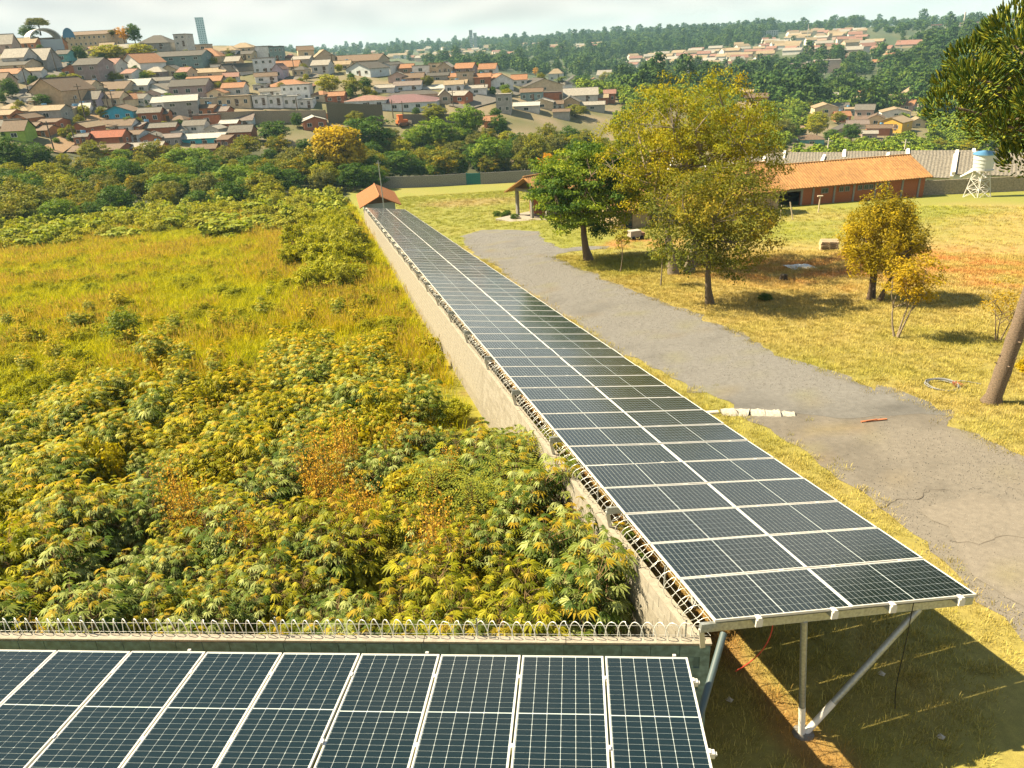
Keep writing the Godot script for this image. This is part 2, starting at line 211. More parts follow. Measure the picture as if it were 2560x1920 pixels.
	[-28.28,-0.05,-279.03,-5.68,6.93,6.3,2.2,1.4,"s","mauve","brown",3,1,"mauve house with brown roof above the house with teal"],
	[-55.12,-2.81,-253.46,-19.33,4.22,6.19,2.24,0.89,"h","cream","tile",1,1,"cream house with orange roof right of the white town house"],
	[-78.46,9.57,-340.8,16.56,6.42,6.15,3.45,1.5,"s","cream","brown",1,1,"cream house with brown roof above the grey house"],
	[-12.17,-5.5,-255.1,-29.1,6.85,5.41,2.58,1.13,"s","brick","lgrey",2,1,"brick house with light grey roof below the white house"],
	[59.7,-15.57,-496.07,-3.93,9.9,6.57,4.48,2.19,"g","white","tile",2,1,"white house with orange roof above the small white shed"],
	[24.62,-10.15,-271.88,-7.36,6.23,8.32,2.58,1.64,"g","tan","grey",1,1,"tan house with grey roof above the dark open garage"],
	[79.69,-17.5,-596.4,-20.36,10.3,8.32,6.64,3.07,"s","palegrey","lgrey",1,1,"pale grey house with light grey roof right of the small white shed"],
	[15.09,-9.11,-265.64,-10.21,7,7.57,2.2,1.1,"g","cream","lgrey",1,1,"cream house with light grey roof left of the bare brick building"],
	[25.66,-6.25,-315.99,-32.52,5.23,6.52,2.32,1.36,"h","white","grey",1,1,"white house with grey roof left of the cream gabled house"],
	[42.13,-10.69,-301.05,-8.94,4.23,5.72,3.44,1.27,"s","brick","pinkroof",2,1,"brick house with pink roof right of the brick shack"],
	[19.98,-9.91,-266.75,-8.63,3.7,5.15,2.2,0.92,"s","palegrey","brown",2,1,"pale grey house with brown roof above the dark open garage"],
	[37.68,-11.99,-513.27,-12.55,8.83,5.98,6.15,2.74,"h","palegrey","tan",2,1,"pale grey house with tan roof left of the cream gabled house"],
	[174.12,-21.97,-335.36,-40.11,4.93,6.63,2.41,1.81,"s","mauve","tile",1,1,"mauve house with orange roof left of the white house"],
	[134.9,-21.78,-280.89,-25.88,5.05,7.41,3.14,1.15,"g","cream","brown",1,1,"cream house with brown roof above the brown shack"],
	[114.47,-22.01,-259.86,-7.67,6.15,6.05,2.2,1.32,"g","mauve","dark",2,1,"mauve house with dark roof left of the small house"],
	[140.42,-21.21,-302.64,-27.38,6.58,5.34,3.62,1.69,"s","pink","grey",2,1,"pinkish house with grey roof right of the small grey green hut"],
	[127.99,-20.89,-294.3,-6.91,5.38,5.96,2.26,1.41,"s","brick","tile",2,1,"brick house with orange roof left of the small grey green hut"],
	[143.53,-20.97,-332.18,-19.76,6.22,6.18,2.34,1.31,"s","white","grey",2,1,"white house with grey roof below the long pale roofed shed"],
	[178.7,-22.06,-388.09,-38.97,7.27,5.67,4.05,1.71,"s","brick","tile",2,1,"brick house with orange roof left of the brick house"],
	[196.96,-22.19,-379.65,-16.65,6.8,7.97,3.91,2.36,"g","brick","tan",2,1,"brick house with tan roof right of the tall plain beige block"]
]
const TREES := [
	[-167.55,20.72,-301.58,4.89,3.55,"dark","round dark green tree beside the white arched hall"],
	[-164.4,21.82,-303.31,6.08,4.41,"umbrella","wide flat-topped grey green tree behind the white arched hall"],
	[-136.7,17.58,-316.76,7.72,3.31,"dark","tall dark green tree right of the orange flowering tree"],
	[-140.1,18.05,-315.27,6.23,3.51,"orange","orange flowering tree beside the cream school"],
	[-143.71,20.66,-313.64,2.39,1.52,"grey","small grey tree at the end of the cream school roof"],
	[-135.2,12.17,-288.92,5.47,6.69,"lime","broad yellow green tree, left of two above the mauve house"],
	[-128.03,11.92,-298.27,5.74,5.76,"lime","broad yellow green tree, right of two above the mauve house"],
	[-139.48,11.96,-278.18,5.66,2.44,"dark","dark green tree beside the small teal hut"],
	[-119.09,7.26,-270.43,3.06,1.82,"dark","round dark bush in front of the white gabled house"],
	[-119.31,5.69,-255.16,3.26,2.62,"olive","olive tree beside the tall mauve house"],
	[-113.86,5.78,-265.18,3.01,3.57,"lime","wide yellow green bush below the white gabled house"],
	[-103.4,4.6,-267.89,3.12,2.57,"dark","dark round tree above the bright orange tile roof"],
	[-100.38,10.9,-311.67,3.94,2.63,"olive","green tree beside the orange hipped roof at the crest"],
	[-102.12,8.92,-297.94,3.02,1.79,"olive","small green tree between the dark two-storey house and crest houses"],
	[-129,6.29,-242.46,2.58,1.89,"olive","olive tree at the bend of the town street"],
	[-127.23,6.38,-246.43,2.62,2.27,"lime","yellow green tree beside the town street and mauve house"],
	[-130.12,3.38,-217.67,5.59,2.33,"dark","large dark tree beside the town street at the left"],
	[-128.87,2.26,-211.34,3.63,1.06,"dark","dark tree at the left edge above the tan hipped roof"],
	[-121.19,1.06,-215.42,3.55,2.78,"dark","dark green tree in front of the large tan gable"],
	[-133.24,6.19,-233.92,1.82,1.08,"lime","small yellow bush beside the town street"],
	[-134.16,6.99,-238.53,2.19,0.68,"conifer","slim dark conifer beside the town street"],
	[-84.18,1.23,-257.82,4.42,2.58,"olive","olive tree right of the bright orange tile roof"],
	[-87.85,1.28,-256.72,3.3,1.65,"olive","small olive tree left of the tree by the orange roof"],
	[-119.41,-1.21,-200.94,1.3,1.16,"olive","small bush against the brick wall at left"],
	[-109.8,-3.14,-203.01,1.82,0.81,"dark","small dark bush beside the grassy road corner"],
	[-86.53,-5.89,-217.32,2.37,1.74,"dark","dark leafy tree between brick shack and grey shack"],
	[-106.22,1.24,-241.78,2.08,1.56,"olive","small tree behind the orange gabled cream house"],
	[-102.26,-0.7,-233.62,2.01,1.26,"dark","dark bush right of the cream gabled house"],
	[-104.38,-10.11,-167.21,8.31,2.91,"dark","large dark tree with yellow tips at the left edge of the woodland"],
	[-72.14,-13.57,-180.06,6.44,5.9,"round","broad round crowned tree in front of the brick shacks"],
	[-61.59,-14.55,-179.7,6.71,4.72,"grey","wide dull grey green tree right of the round crowned tree"],
	[-93.27,-12.59,-164.2,4.41,4.17,"dark","dark spreading tree below the dirt road end"],
	[-86.78,-12.4,-173.54,4.65,3.1,"dark","dark tree below the long low brick house"],
	[-79.3,-13.32,-175.53,4.45,2.88,"olive","olive tree below the brick house with two dark openings"],
	[-54.04,-1.16,-260.23,6.35,4.57,"lime","yellow green tree at the left of the hillside grove"],
	[-46.57,-2.14,-259.01,5.96,3.54,"olive","olive tree in the middle of the hillside grove"],
	[-42.96,-1.22,-265.24,4.95,2.85,"dark","dark tree at the right of the hillside grove"],
	[-57.47,4.4,-298.62,3.18,1.7,"lime","small yellow green tree above the hillside grove"],
	[-49.8,1.79,-278.87,2.98,1.69,"dark","dark bush at the top of the hillside grove"],
	[-68.87,5.07,-292.86,3.32,1.77,"olive","small tree beside the street wall and orange roof"],
	[-23.37,-0.85,-272.87,3.71,2.54,"grey","grey green tree in the white yard"],
	[-56.5,-7.96,-222.8,4.39,1.95,"dark","round dark tree standing before the beige retaining wall"],
	[-65.67,-6.39,-225.78,3.61,1.15,"dark","slim dark tree before the beige retaining wall"],
	[-58.97,-10.39,-206.25,6.21,4.85,"dark","broad dark tree at the left below the retaining wall"],
	[-35.62,-16.28,-171.89,13.57,7.11,"gold","big golden yellow tree at the end of the solar canopy"],
	[-41.08,-8.85,-228.08,4.49,3.5,"olive","olive tree below the olive wall"],
	[-33.65,-14.16,-203.28,10.24,7.68,"dark","big dark tree behind the golden yellow tree"],
	[-17.45,-14.49,-209.3,8.99,5.97,"round","big round bright green tree right of the orange bulldozer"],
	[-19.08,-9.45,-234.04,5.64,4.44,"olive","olive tree behind the big round bright green tree"],
	[-8.83,-12.72,-219.74,9.22,5.58,"round","tall bright green tree left of the small orange house"],
	[-24.81,-7.63,-241.22,2.63,1.49,"dark","small dark tree beside the purple roofed house"],
	[-7.54,-13.77,-214.66,4.28,2.54,"grey","grey bush below the small orange house"],
	[-24.29,-17.74,-184.34,7.06,5.68,"dark","dark wide tree directly behind the grey back wall, left"],
	[-13.54,-18.37,-186.84,7.44,5.62,"goldtip","tree with yellow tips directly behind the grey back wall"],
	[-2.72,-18.47,-190.42,9.72,5.32,"round","bright green tree behind the teal gate of the back wall"],
	[-0.01,-13.48,-220.05,6.81,3.44,"dark","dark tree right of the small orange house"],
	[-49.69,-15.18,-181.78,3.12,2.17,"round","small round pale tree at the foot of the woodland"],
	[-14.25,1.88,-303.18,2.38,2.27,"dark","dark tree between the cream two-storey house and tower house"],
	[-5.83,1,-306.54,1.75,1.53,"dark","small dark tree above the brick house with orange roof"],
	[-0.81,-10.02,-238.33,4,2.26,"dark","dark shrub below the raw grey house"],
	[25.46,-6.21,-316.32,6.15,3.53,"banana","cluster of banana leaves beside the cream gable"],
	[49.86,-13.92,-466.82,8.41,7.73,"dark","dark tree left of the yellow tipped tree near the valley"],
	[77.72,-18.33,-561.02,10.91,8.48,"goldtip","dark tree with yellow crown near the valley"],
	[17.88,-3.32,-328.17,3.76,2.35,"olive","round olive tree at the valley edge"],
	[9.98,-2.87,-303.5,3.05,1.74,"olive","small olive tree beside the white house at valley edge"],
	[29.76,-10.7,-617.02,7.06,2.65,"orange","small orange tipped tree at the valley edge"],
	[44.82,-10.37,-313.51,3.86,3.86,"dark","dark bush left of the tall golden tree crown"],
	[25.15,-11.87,-259.11,4.16,4.92,"olive","olive bushes beside the dark open garage"],
	[5.49,-18.4,-191.01,9.46,2.87,"grey","dull grey tree behind the back wall"],
	[8.39,-18.47,-188.62,9.35,4.11,"olive","brownish olive tree behind the end of the back wall"],
	[12.9,-16.22,-211.57,7.54,3.46,"olive","olive tree left of the dark crowned woodland tree"],
	[19.02,-16.71,-213.25,6.97,3.8,"dark","dark crowned woodland tree left of the tall golden tree"],
	[11.3,-17.88,-180,5.69,2.78,"orangebare","bare twiggy shrub with orange leaves beside the dark feathery tree"],
	[126.06,-18.09,-441.09,8.94,6.39,"olive","olive tree above the houses right of the golden tree"],
	[137.32,-18.62,-441.14,8.95,5.43,"dark","dark green tree above the houses right of the golden tree"],
	[103.01,-18.09,-291.77,3.43,3.43,"gold","yellow tree at the end of the red road"],
	[85.64,-19.64,-236.67,6.68,4.22,"grey","dark grey green tree below the red road"],
	[100.61,-20.9,-248.49,8.49,4.06,"lime","yellow green tree between the red road and teal house"],
	[127.36,-19.68,-326.62,4.31,2.63,"lime","small yellow tree in front of the large grey shed"],
	[147.46,-21.45,-334.94,4.67,5.16,"dark","dense dark hedge tree before the long pale shed"],
	[123.98,-21.12,-287.1,4.66,3.18,"olive","olive tree below the dense dark hedge tree"],
	[102.02,-21.29,-240.04,4.11,3.22,"dark","dark tree right of the teal house"],
	[110,-21.91,-243.81,5.81,3.45,"dark","dark tree below the light blue roof"],
	[144.88,-21.55,-313.75,3.92,2.08,"dark","dark bush beside the brick walls"],
	[169.16,-20.14,-429.97,6.56,4.06,"dark","dark tree above the large grey shed"],
	[200.41,-21.56,-397.05,2.89,5.79,"lime","yellow green bush above the tall beige block"],
	[125.27,-20.12,-304.44,4.25,2.01,"palm","small palm in front of the cream gabled house"],
	[118.02,-18.02,-342.74,3,1.5,"lime","yellow tuft of leaves beside the golden tree edge"],
	[100.14,-21.28,-221.63,2.49,2.32,"olive","brown olive bush above the terrace roofs"],
	[108.47,-21.34,-201.25,2.42,1.67,"lime","yellow green bush beside the terrace roof end"],
	[120.53,-22.4,-212.28,4.47,2.87,"olive","olive bush below the araucaria, left"],
	[126.27,-23.05,-210.34,4.75,3.8,"lime","yellow bush below the araucaria crown"],
	[472.63,10,-1094.47,8.48,5.4,"umbrella","flat-topped tree on the far right skyline"],
	[472.51,4.47,-768.8,8.69,4.35,"umbrella","umbrella shaped araucaria beside the right apartment blocks"],
	[404.09,1.54,-640.62,7.71,4.99,"dark","dark tree right of the apartment blocks"]
]
const POLES := [
	[-107.69,-2.96,-209.11,9.52,"tall wooden pole beside the dirt road corner"],
	[-108.15,-0.95,-223.76,7.22,"wooden pole left of the cream house with brown roof"],
	[-130.31,4.46,-226.41,6.9,"wooden pole on the town street at left"],
	[-103.48,-7.63,-183.22,7.02,"wooden pole at the foot of the dirt road"],
	[-101.89,-6.92,-190.08,4.47,"wooden pole beside the red tiled brick house"],
	[-82.21,-10.67,-190.53,5.7,"wooden pole before the brick house with two openings"],
	[-114.16,-0.3,-218.34,3.59,"short wooden pole beside the lilac house"],
	[-136.29,9.06,-254.9,6.59,"wooden pole at the top of the town street"],
	[-107.59,-0.81,-225.75,4.68,"wooden pole before the cream house with orange gable"],
	[-69.43,3.58,-280.67,6.57,"wooden pole on the street beside the lilac house"],
	[-31.46,-8.02,-237.56,5.55,"leaning pole before the purple roofed house, left of two"],
	[-28.64,-7.94,-239.02,4.89,"leaning pole before the purple roofed house, right of two"],
	[-4.09,-4.33,-264.23,5.44,"pole beside the sloping street and white gable"],
	[-14,-6.36,-249.28,5.07,"pole beside the street fence below the white house"],
	[-59.66,-4.87,-238.09,4.26,"pole before the fourth white town house"],
	[-63.35,6.78,-317.19,4.34,"pole on the crest before the tan hall"],
	[76.47,-18.24,-180.97,5.61,"concrete pole among the terrace roofs, leftmost"],
	[95.47,-19.24,-182.56,5.25,"concrete pole between the two terrace rows"],
	[85.17,-16.85,-153.61,4.19,"concrete pole beside the end of the brick warehouse roof"],
	[130.62,-23.66,-206.72,2.64,"short concrete pole behind the water tank"],
	[76.99,-14.73,-130.79,3.39,"concrete pole before the terrace left of the water tank"],
	[251.55,-14.82,-542.68,8.49,"pale pole on the middle hillside beside the pink blocks"],
	[198.08,-18.65,-486.32,6.41,"pale pole below the pink blocks"],
	[198.05,-18.23,-505.36,5.04,"pale pole below the white middle block"],
	[124.16,-18.86,-348.23,8.28,"tall pale pole beside the red road"],
	[261.44,-12.69,-579.78,6.12,"pale pole on the shaded hillside"],
	[191.2,-18.08,-519.56,5.55,"pale pole at the left below the pink blocks"],
	[82.71,-14.83,-127.2,3.9,"concrete pole before the terrace right of the water tank"]
]
const WOODS := [
	[-71.06,-168.75,5.19,3.15,"round"],
	[-26.9,-167.73,5.22,3.05,"olive"],
	[-111.78,-158.51,4.27,2.33,"dark"],
	[-33.51,-202.15,4.1,2.76,"grey"],
	[-54.54,-170.01,6.46,4.11,"dark"],
	[-28.24,-174.86,6.42,3.29,"dark"],
	[-25.28,-200.36,5.71,3.39,"lime"],
	[-55.58,-146.03,7.03,3.63,"grey"],
	[-40.79,-189.21,4.63,3.23,"dark"],
	[-39.14,-171.32,7.43,4.34,"dark"],
	[1.93,-212.26,4.69,3,"lime"],
	[-31.98,-196.05,6.08,3.62,"dark"],
	[-109.9,-146.99,7.58,5.04,"grey"],
	[-6.92,-196.29,6.07,3.47,"dark"],
	[-3.23,-213.48,5.09,2.72,"goldtip"],
	[-37.31,-194.13,5.9,3.28,"goldtip"],
	[39.03,-179.29,5.6,2.89,"olive"],
	[-80.73,-153.73,6.53,3.61,"dark"],
	[-96.86,-153.34,5.83,3.06,"dark"],
	[-55.48,-196.09,5.5,3.36,"goldtip"],
	[-58.87,-172.38,5.16,2.65,"olive"],
	[-100.51,-145.84,7.47,4.65,"dark"],
	[18.55,-166.93,5.66,3.22,"round"],
	[-46.82,-176.34,7.54,4.5,"grey"],
	[-96.2,-135.13,5.69,3.79,"olive"],
	[-44.58,-198.86,4.8,3.06,"dark"],
	[0.65,-205.29,4.2,2.81,"round"],
	[24.48,-171.19,6.41,3.85,"olive"],
	[-27.24,-206.96,4.43,2.43,"goldtip"],
	[-2.77,-201.51,4.78,2.42,"dark"],
	[6.28,-191.71,5.33,3.03,"round"],
	[31.83,-169.81,5.59,3.01,"olive"],
	[-46.83,-182.15,4,2.73,"round"],
	[8.55,-205.64,6,3.94,"olive"],
	[-49.69,-189.91,4.73,3.12,"goldtip"],
	[-43.67,-157.98,5.41,3.78,"dark"],
	[-102.12,-163.5,4.32,2.88,"lime"],
	[-18.23,-201.64,4.29,2.16,"dark"],
	[-37.69,-175.96,7.27,4.83,"olive"],
	[-109.02,-136.98,6.99,3.95,"goldtip"],
	[15.29,-207.64,5.97,3.78,"goldtip"],
	[12.71,-189.5,4.33,2.61,"lime"],
	[-102.76,-154.53,5.17,3.08,"dark"],
	[-93.22,-117.1,5.85,4.06,"olive"],
	[-11.58,-201.67,5.05,3.48,"grey"],
	[-49.92,-170.91,5.82,3.69,"goldtip"],
	[27.04,-204.2,5.45,2.88,"olive"],
	[43.39,-217.53,4.88,2.91,"olive"],
	[-91.76,-150.08,5.88,3.17,"round"],
	[-89.1,-132,7.28,3.76,"grey"],
	[-99.33,-127.58,5.34,3.12,"grey"],
	[8.83,-212.68,4.59,2.31,"dark"],
	[-102.42,-138.58,5.88,3.59,"grey"],
	[-92.33,-157.38,6.38,3.45,"lime"],
	[-3.84,-191.65,5.04,3.47,"dark"],
	[-39.28,-200.83,4.68,2.54,"olive"],
	[-69.29,-172.92,5.4,3.14,"round"],
	[33.16,-155.46,6.63,4.48,"goldtip"],
	[18.92,-175.88,5.63,3.14,"lime"],
	[-73.49,-126.4,5.95,3.36,"round"],
	[-74.41,-145.75,5.93,2.96,"goldtip"],
	[-68.27,-134.88,7.12,3.77,"dark"],
	[-100.25,-158.41,5.13,3,"olive"],
	[28.05,-194.07,5.79,2.91,"olive"],
	[-106.22,-148.96,7.49,4.31,"lime"],
	[-34.08,-185.71,5.5,3.29,"dark"],
	[17.9,-212.56,4.63,2.36,"olive"],
	[-94.23,-130.21,6.93,3.89,"olive"],
	[-15.77,-205.67,4.64,2.8,"lime"],
	[-31,-160.99,6.23,3.48,"dark"],
	[12.02,-199.12,4.59,2.49,"olive"],
	[-111.42,-153.1,4.58,2.62,"grey"],
	[21.06,-158.27,5.01,3,"lime"],
	[-53.89,-160.94,5.98,3.13,"round"],
	[-124.89,-149.33,4.26,2.92,"dark"],
	[24.77,-181.25,6.02,4.21,"dark"],
	[-57.63,-151.06,5.13,2.67,"grey"],
	[-23.78,-213.81,4.96,2.79,"round"],
	[5.26,-186.8,5.68,3.29,"olive"],
	[-6.76,-207.86,4.99,3.25,"grey"],
	[-83.49,-139.23,5.66,3.67,"grey"],
	[-32.94,-172.19,6.97,4.08,"olive"],
	[-80.84,-158.23,5.83,3.34,"olive"],
	[37.53,-188.02,5.39,3.62,"olive"],
	[-19.65,-194.37,5.79,4.02,"olive"],
	[-122.66,-155.37,5.04,3.11,"dark"],
	[-117.81,-161.41,5.16,3.06,"lime"],
	[-19.15,-188.87,4.55,2.86,"dark"],
	[-114.35,-164.97,4.42,2.44,"dark"],
	[40.79,-213.35,5.05,2.76,"olive"],
	[-114.21,-143.85,5.14,2.77,"goldtip"],
	[-64.65,-174.04,5.58,3.19,"goldtip"],
	[-92.64,-163.74,5.11,2.77,"olive"],
	[-63.41,-145.98,5.58,3.64,"grey"],
	[-102.01,-149.98,7.33,4.38,"dark"],
	[32.91,-181.4,5.55,3.86,"olive"],
	[-48.32,-148.85,6.17,3.96,"round"],
	[-76.45,-184.1,5.64,2.86,"goldtip"],
	[-84.75,-124.59,6.09,4.12,"olive"],
	[-84.75,-149.03,5.84,3.78,"lime"],
	[-119.92,-151.33,5.69,2.89,"dark"],
	[-71.03,-187.35,4.1,2.66,"round"],
	[32.22,-203.81,5.31,3.51,"dark"],
	[33.82,-209.05,5.62,3.74,"olive"],
	[-26.6,-193.77,4.8,3.15,"dark"],
	[-37.28,-163.15,6.06,3.82,"lime"],
	[-33.53,-191.03,4.44,2.44,"olive"],
	[-91.36,-175.36,4.41,2.26,"grey"],
	[37.85,-169.32,7.1,4.48,"dark"],
	[-59.45,-160.97,5.68,3.72,"dark"],
	[-73.43,-135.43,5.53,3.05,"olive"],
	[-52.18,-141.1,5.08,3.04,"lime"],
	[-88.26,-145.02,5.74,3.22,"dark"],
	[-66.19,-152.63,6.08,4.09,"round"],
	[29.04,-165.97,5.3,2.74,"round"],
	[-49.48,-198.4,4.43,2.33,"dark"],
	[34.52,-215.84,5.36,3.57,"olive"],
	[-81.29,-131.58,7.52,4.99,"olive"],
	[-29.3,-202.7,4.67,2.73,"olive"],
	[-50.56,-163.56,6.33,3.21,"olive"],
	[19.66,-207.03,5.79,3.12,"lime"],
	[-80.07,-173.75,5.51,3.55,"olive"],
	[-36.87,-157.43,5.47,2.91,"grey"],
	[-13.25,-190.6,5.73,3,"dark"],
	[-52.72,-152.22,7.58,4.66,"round"],
	[23.26,-216.77,5.61,3.65,"olive"],
	[-69.04,-130.09,5.01,2.86,"dark"],
	[-87.23,-181.23,4.12,2.74,"round"],
	[-94.75,-113,5.48,2.92,"dark"],
	[-127.16,-155.11,4.31,2.33,"goldtip"],
	[10.59,-194.99,4.66,2.38,"lime"],
	[-83.18,-169.04,6.08,3.95,"round"],
	[-29.83,-188.8,4.07,2.13,"olive"],
	[-54.64,-137.15,5.11,3.26,"dark"],
	[-10.03,-187.71,5.3,3.03,"dark"],
	[6.4,-201.46,4.22,2.5,"dark"],
	[-89.82,-127.4,5,2.7,"dark"],
	[-22.87,-208.39,5.53,3.64,"round"],
	[22.53,-187.53,5.17,3.36,"dark"],
	[-29.3,-178.87,7.3,4,"olive"],
	[-73.2,-156.14,5.03,3.38,"goldtip"],
	[-62.91,-187.48,4.95,3.04,"goldtip"],
	[22.36,-195.84,4.5,2.41,"dark"],
	[-51.89,-181.63,4.22,2.46,"goldtip"],
	[-66.94,-190.11,4.08,2.49,"olive"],
	[-100.83,-172.84,5.6,3.49,"dark"],
	[-81.22,-183.15,6.14,4.29,"goldtip"],
	[-44.5,-164.69,6.83,4.35,"goldtip"],
	[-61.2,-137.89,6.47,3.65,"olive"],
	[-38.44,-182.79,5.45,2.95,"dark"],
	[27.5,-212.43,4.43,2.83,"dark"],
	[-31.36,-167.87,5.36,3.21,"dark"],
	[-47.57,-186.24,4.54,2.42,"dark"],
	[-55.28,-176.05,5.47,3.13,"dark"],
	[-118.54,-146.85,6.2,4.1,"dark"],
	[-88.83,-116.32,5.49,3.76,"dark"],
	[-66.67,-178.81,5.24,2.89,"grey"],
	[-21.97,-184.98,5.47,3.82,"dark"],
	[-1.91,-196.97,5.64,3.61,"olive"],
	[-9,-213.78,4.56,3.16,"dark"],
	[-43.47,-171.48,6.49,3.82,"olive"],
	[13.72,-203.71,6.15,4.1,"grey"],
	[-85.77,-164.2,4.71,2.61,"olive"],
	[-32.92,-210.06,4.09,2.73,"olive"],
	[-12.72,-195.99,4.19,2.56,"goldtip"],
	[-108.32,-172.67,4.82,2.51,"lime"],
	[-70.35,-140.87,5.47,2.83,"dark"],
	[-45.31,-193.86,4.82,2.63,"olive"],
	[-83.19,-120.39,5.52,3.58,"lime"],
	[-80.07,-126,6.86,4.19,"olive"],
	[-77.29,-149.43,6.08,3.24,"grey"],
	[-12.2,-210.88,6.02,3.63,"round"],
	[-73.89,-180.76,5.08,2.56,"lime"],
	[-55.42,-189.05,4.3,2.36,"dark"],
	[-113.07,-139.32,6.36,4.07,"dark"],
	[-77.32,-161.88,6.98,3.64,"dark"],
	[19.96,-202.2,5.64,3.01,"dark"],
	[-43.15,-140.72,5.36,3.72,"lime"],
	[32.2,-175.53,6.68,3.5,"grey"],
	[-107.06,-142.16,6.58,3.75,"dark"],
	[44.25,-195.3,5.39,3.45,"goldtip"],
	[19.99,-182.34,6.18,3.65,"round"],
	[17.47,-198.55,4.41,2.47,"olive"],
	[13.31,-214.66,5.34,2.93,"round"],
	[-96.46,-172.8,4.02,2.05,"lime"],
	[-101.22,-123.01,6.06,3.64,"olive"],
	[-87.63,-154.4,5.69,3.58,"olive"],
	[-27.48,-163.29,5.41,3.53,"dark"],
	[18.15,-187.01,4.42,2.76,"dark"],
	[37.6,-195.98,4.55,2.31,"olive"],
	[-76.19,-176.79,4.67,2.9,"lime"],
	[41.99,-199,5.48,3.38,"goldtip"],
	[-69.55,-159.07,7.06,3.87,"olive"],
	[-15.85,-215.36,5.31,3.12,"round"],
	[-75,-131.07,5.75,3.81,"goldtip"],
	[-95.36,-122.69,5.52,3.09,"goldtip"],
	[-11.21,-206.13,4.08,2.3,"round"],
	[-63.35,-182.56,4.62,2.39,"goldtip"],
	[-94.19,-146.56,6.26,4.01,"dark"],
	[-88.79,-139.48,7.12,4.34,"olive"],
	[-61.62,-164.81,7.33,4.66,"dark"],
	[-69.41,-163.27,5.96,3.97,"olive"],
	[-115.73,-153.91,6.03,4.22,"goldtip"],
	[26.52,-189.27,5.1,2.71,"grey"],
	[-118.47,-142.31,5.25,3.12,"round"],
	[-19.23,-211.08,5.17,3.24,"olive"],
	[-45.43,-152.32,7.52,4.06,"dark"],
	[-109.99,-165.48,4.19,2.93,"olive"],
	[28.62,-158.35,6.57,3.42,"round"],
	[17.81,-162.11,5.86,3.18,"olive"],
	[-48.71,-138,6.51,3.69,"dark"],
	[-45.37,-144.7,7.06,4.65,"olive"],
	[-76.19,-172.04,5.12,3.21,"round"],
	[27.64,-177.25,5.46,3.71,"dark"],
	[0.67,-193.11,4.04,2.06,"lime"],
	[-63.81,-157.15,5.12,3.2,"round"],
	[3.89,-197.95,6.07,4.09,"dark"],
	[35.22,-221.38,4.12,2.57,"round"],
	[-78.28,-140.42,6.58,4.26,"olive"],
	[-104.42,-167.21,5.77,3.92,"dark"],
	[-92.9,-179.77,5.53,3.57,"olive"],
	[-85.74,-175.02,4.77,2.94,"olive"],
	[46.84,-203.41,4.8,2.6,"olive"],
	[-2.47,-187.2,5.5,3.36,"goldtip"],
	[-89.09,-123.03,5.23,3.4,"lime"],
	[-62.19,-193.12,5.8,3.91,"olive"],
	[-15.63,-185.6,4.15,2.86,"round"],
	[33.96,-164.99,5.76,3.63,"dark"],
	[-104.78,-174.91,4.93,3.08,"dark"],
	[4.73,-208.49,5.4,2.91,"dark"],
	[40.34,-204,4.3,2.86,"grey"],
	[39.22,-219.41,5.73,3.16,"olive"],
	[-89.43,-168.92,5.46,3.72,"goldtip"],
	[16.16,-194.09,4.19,2.32,"lime"],
	[-29.2,-212.45,5.06,2.54,"grey"]
]
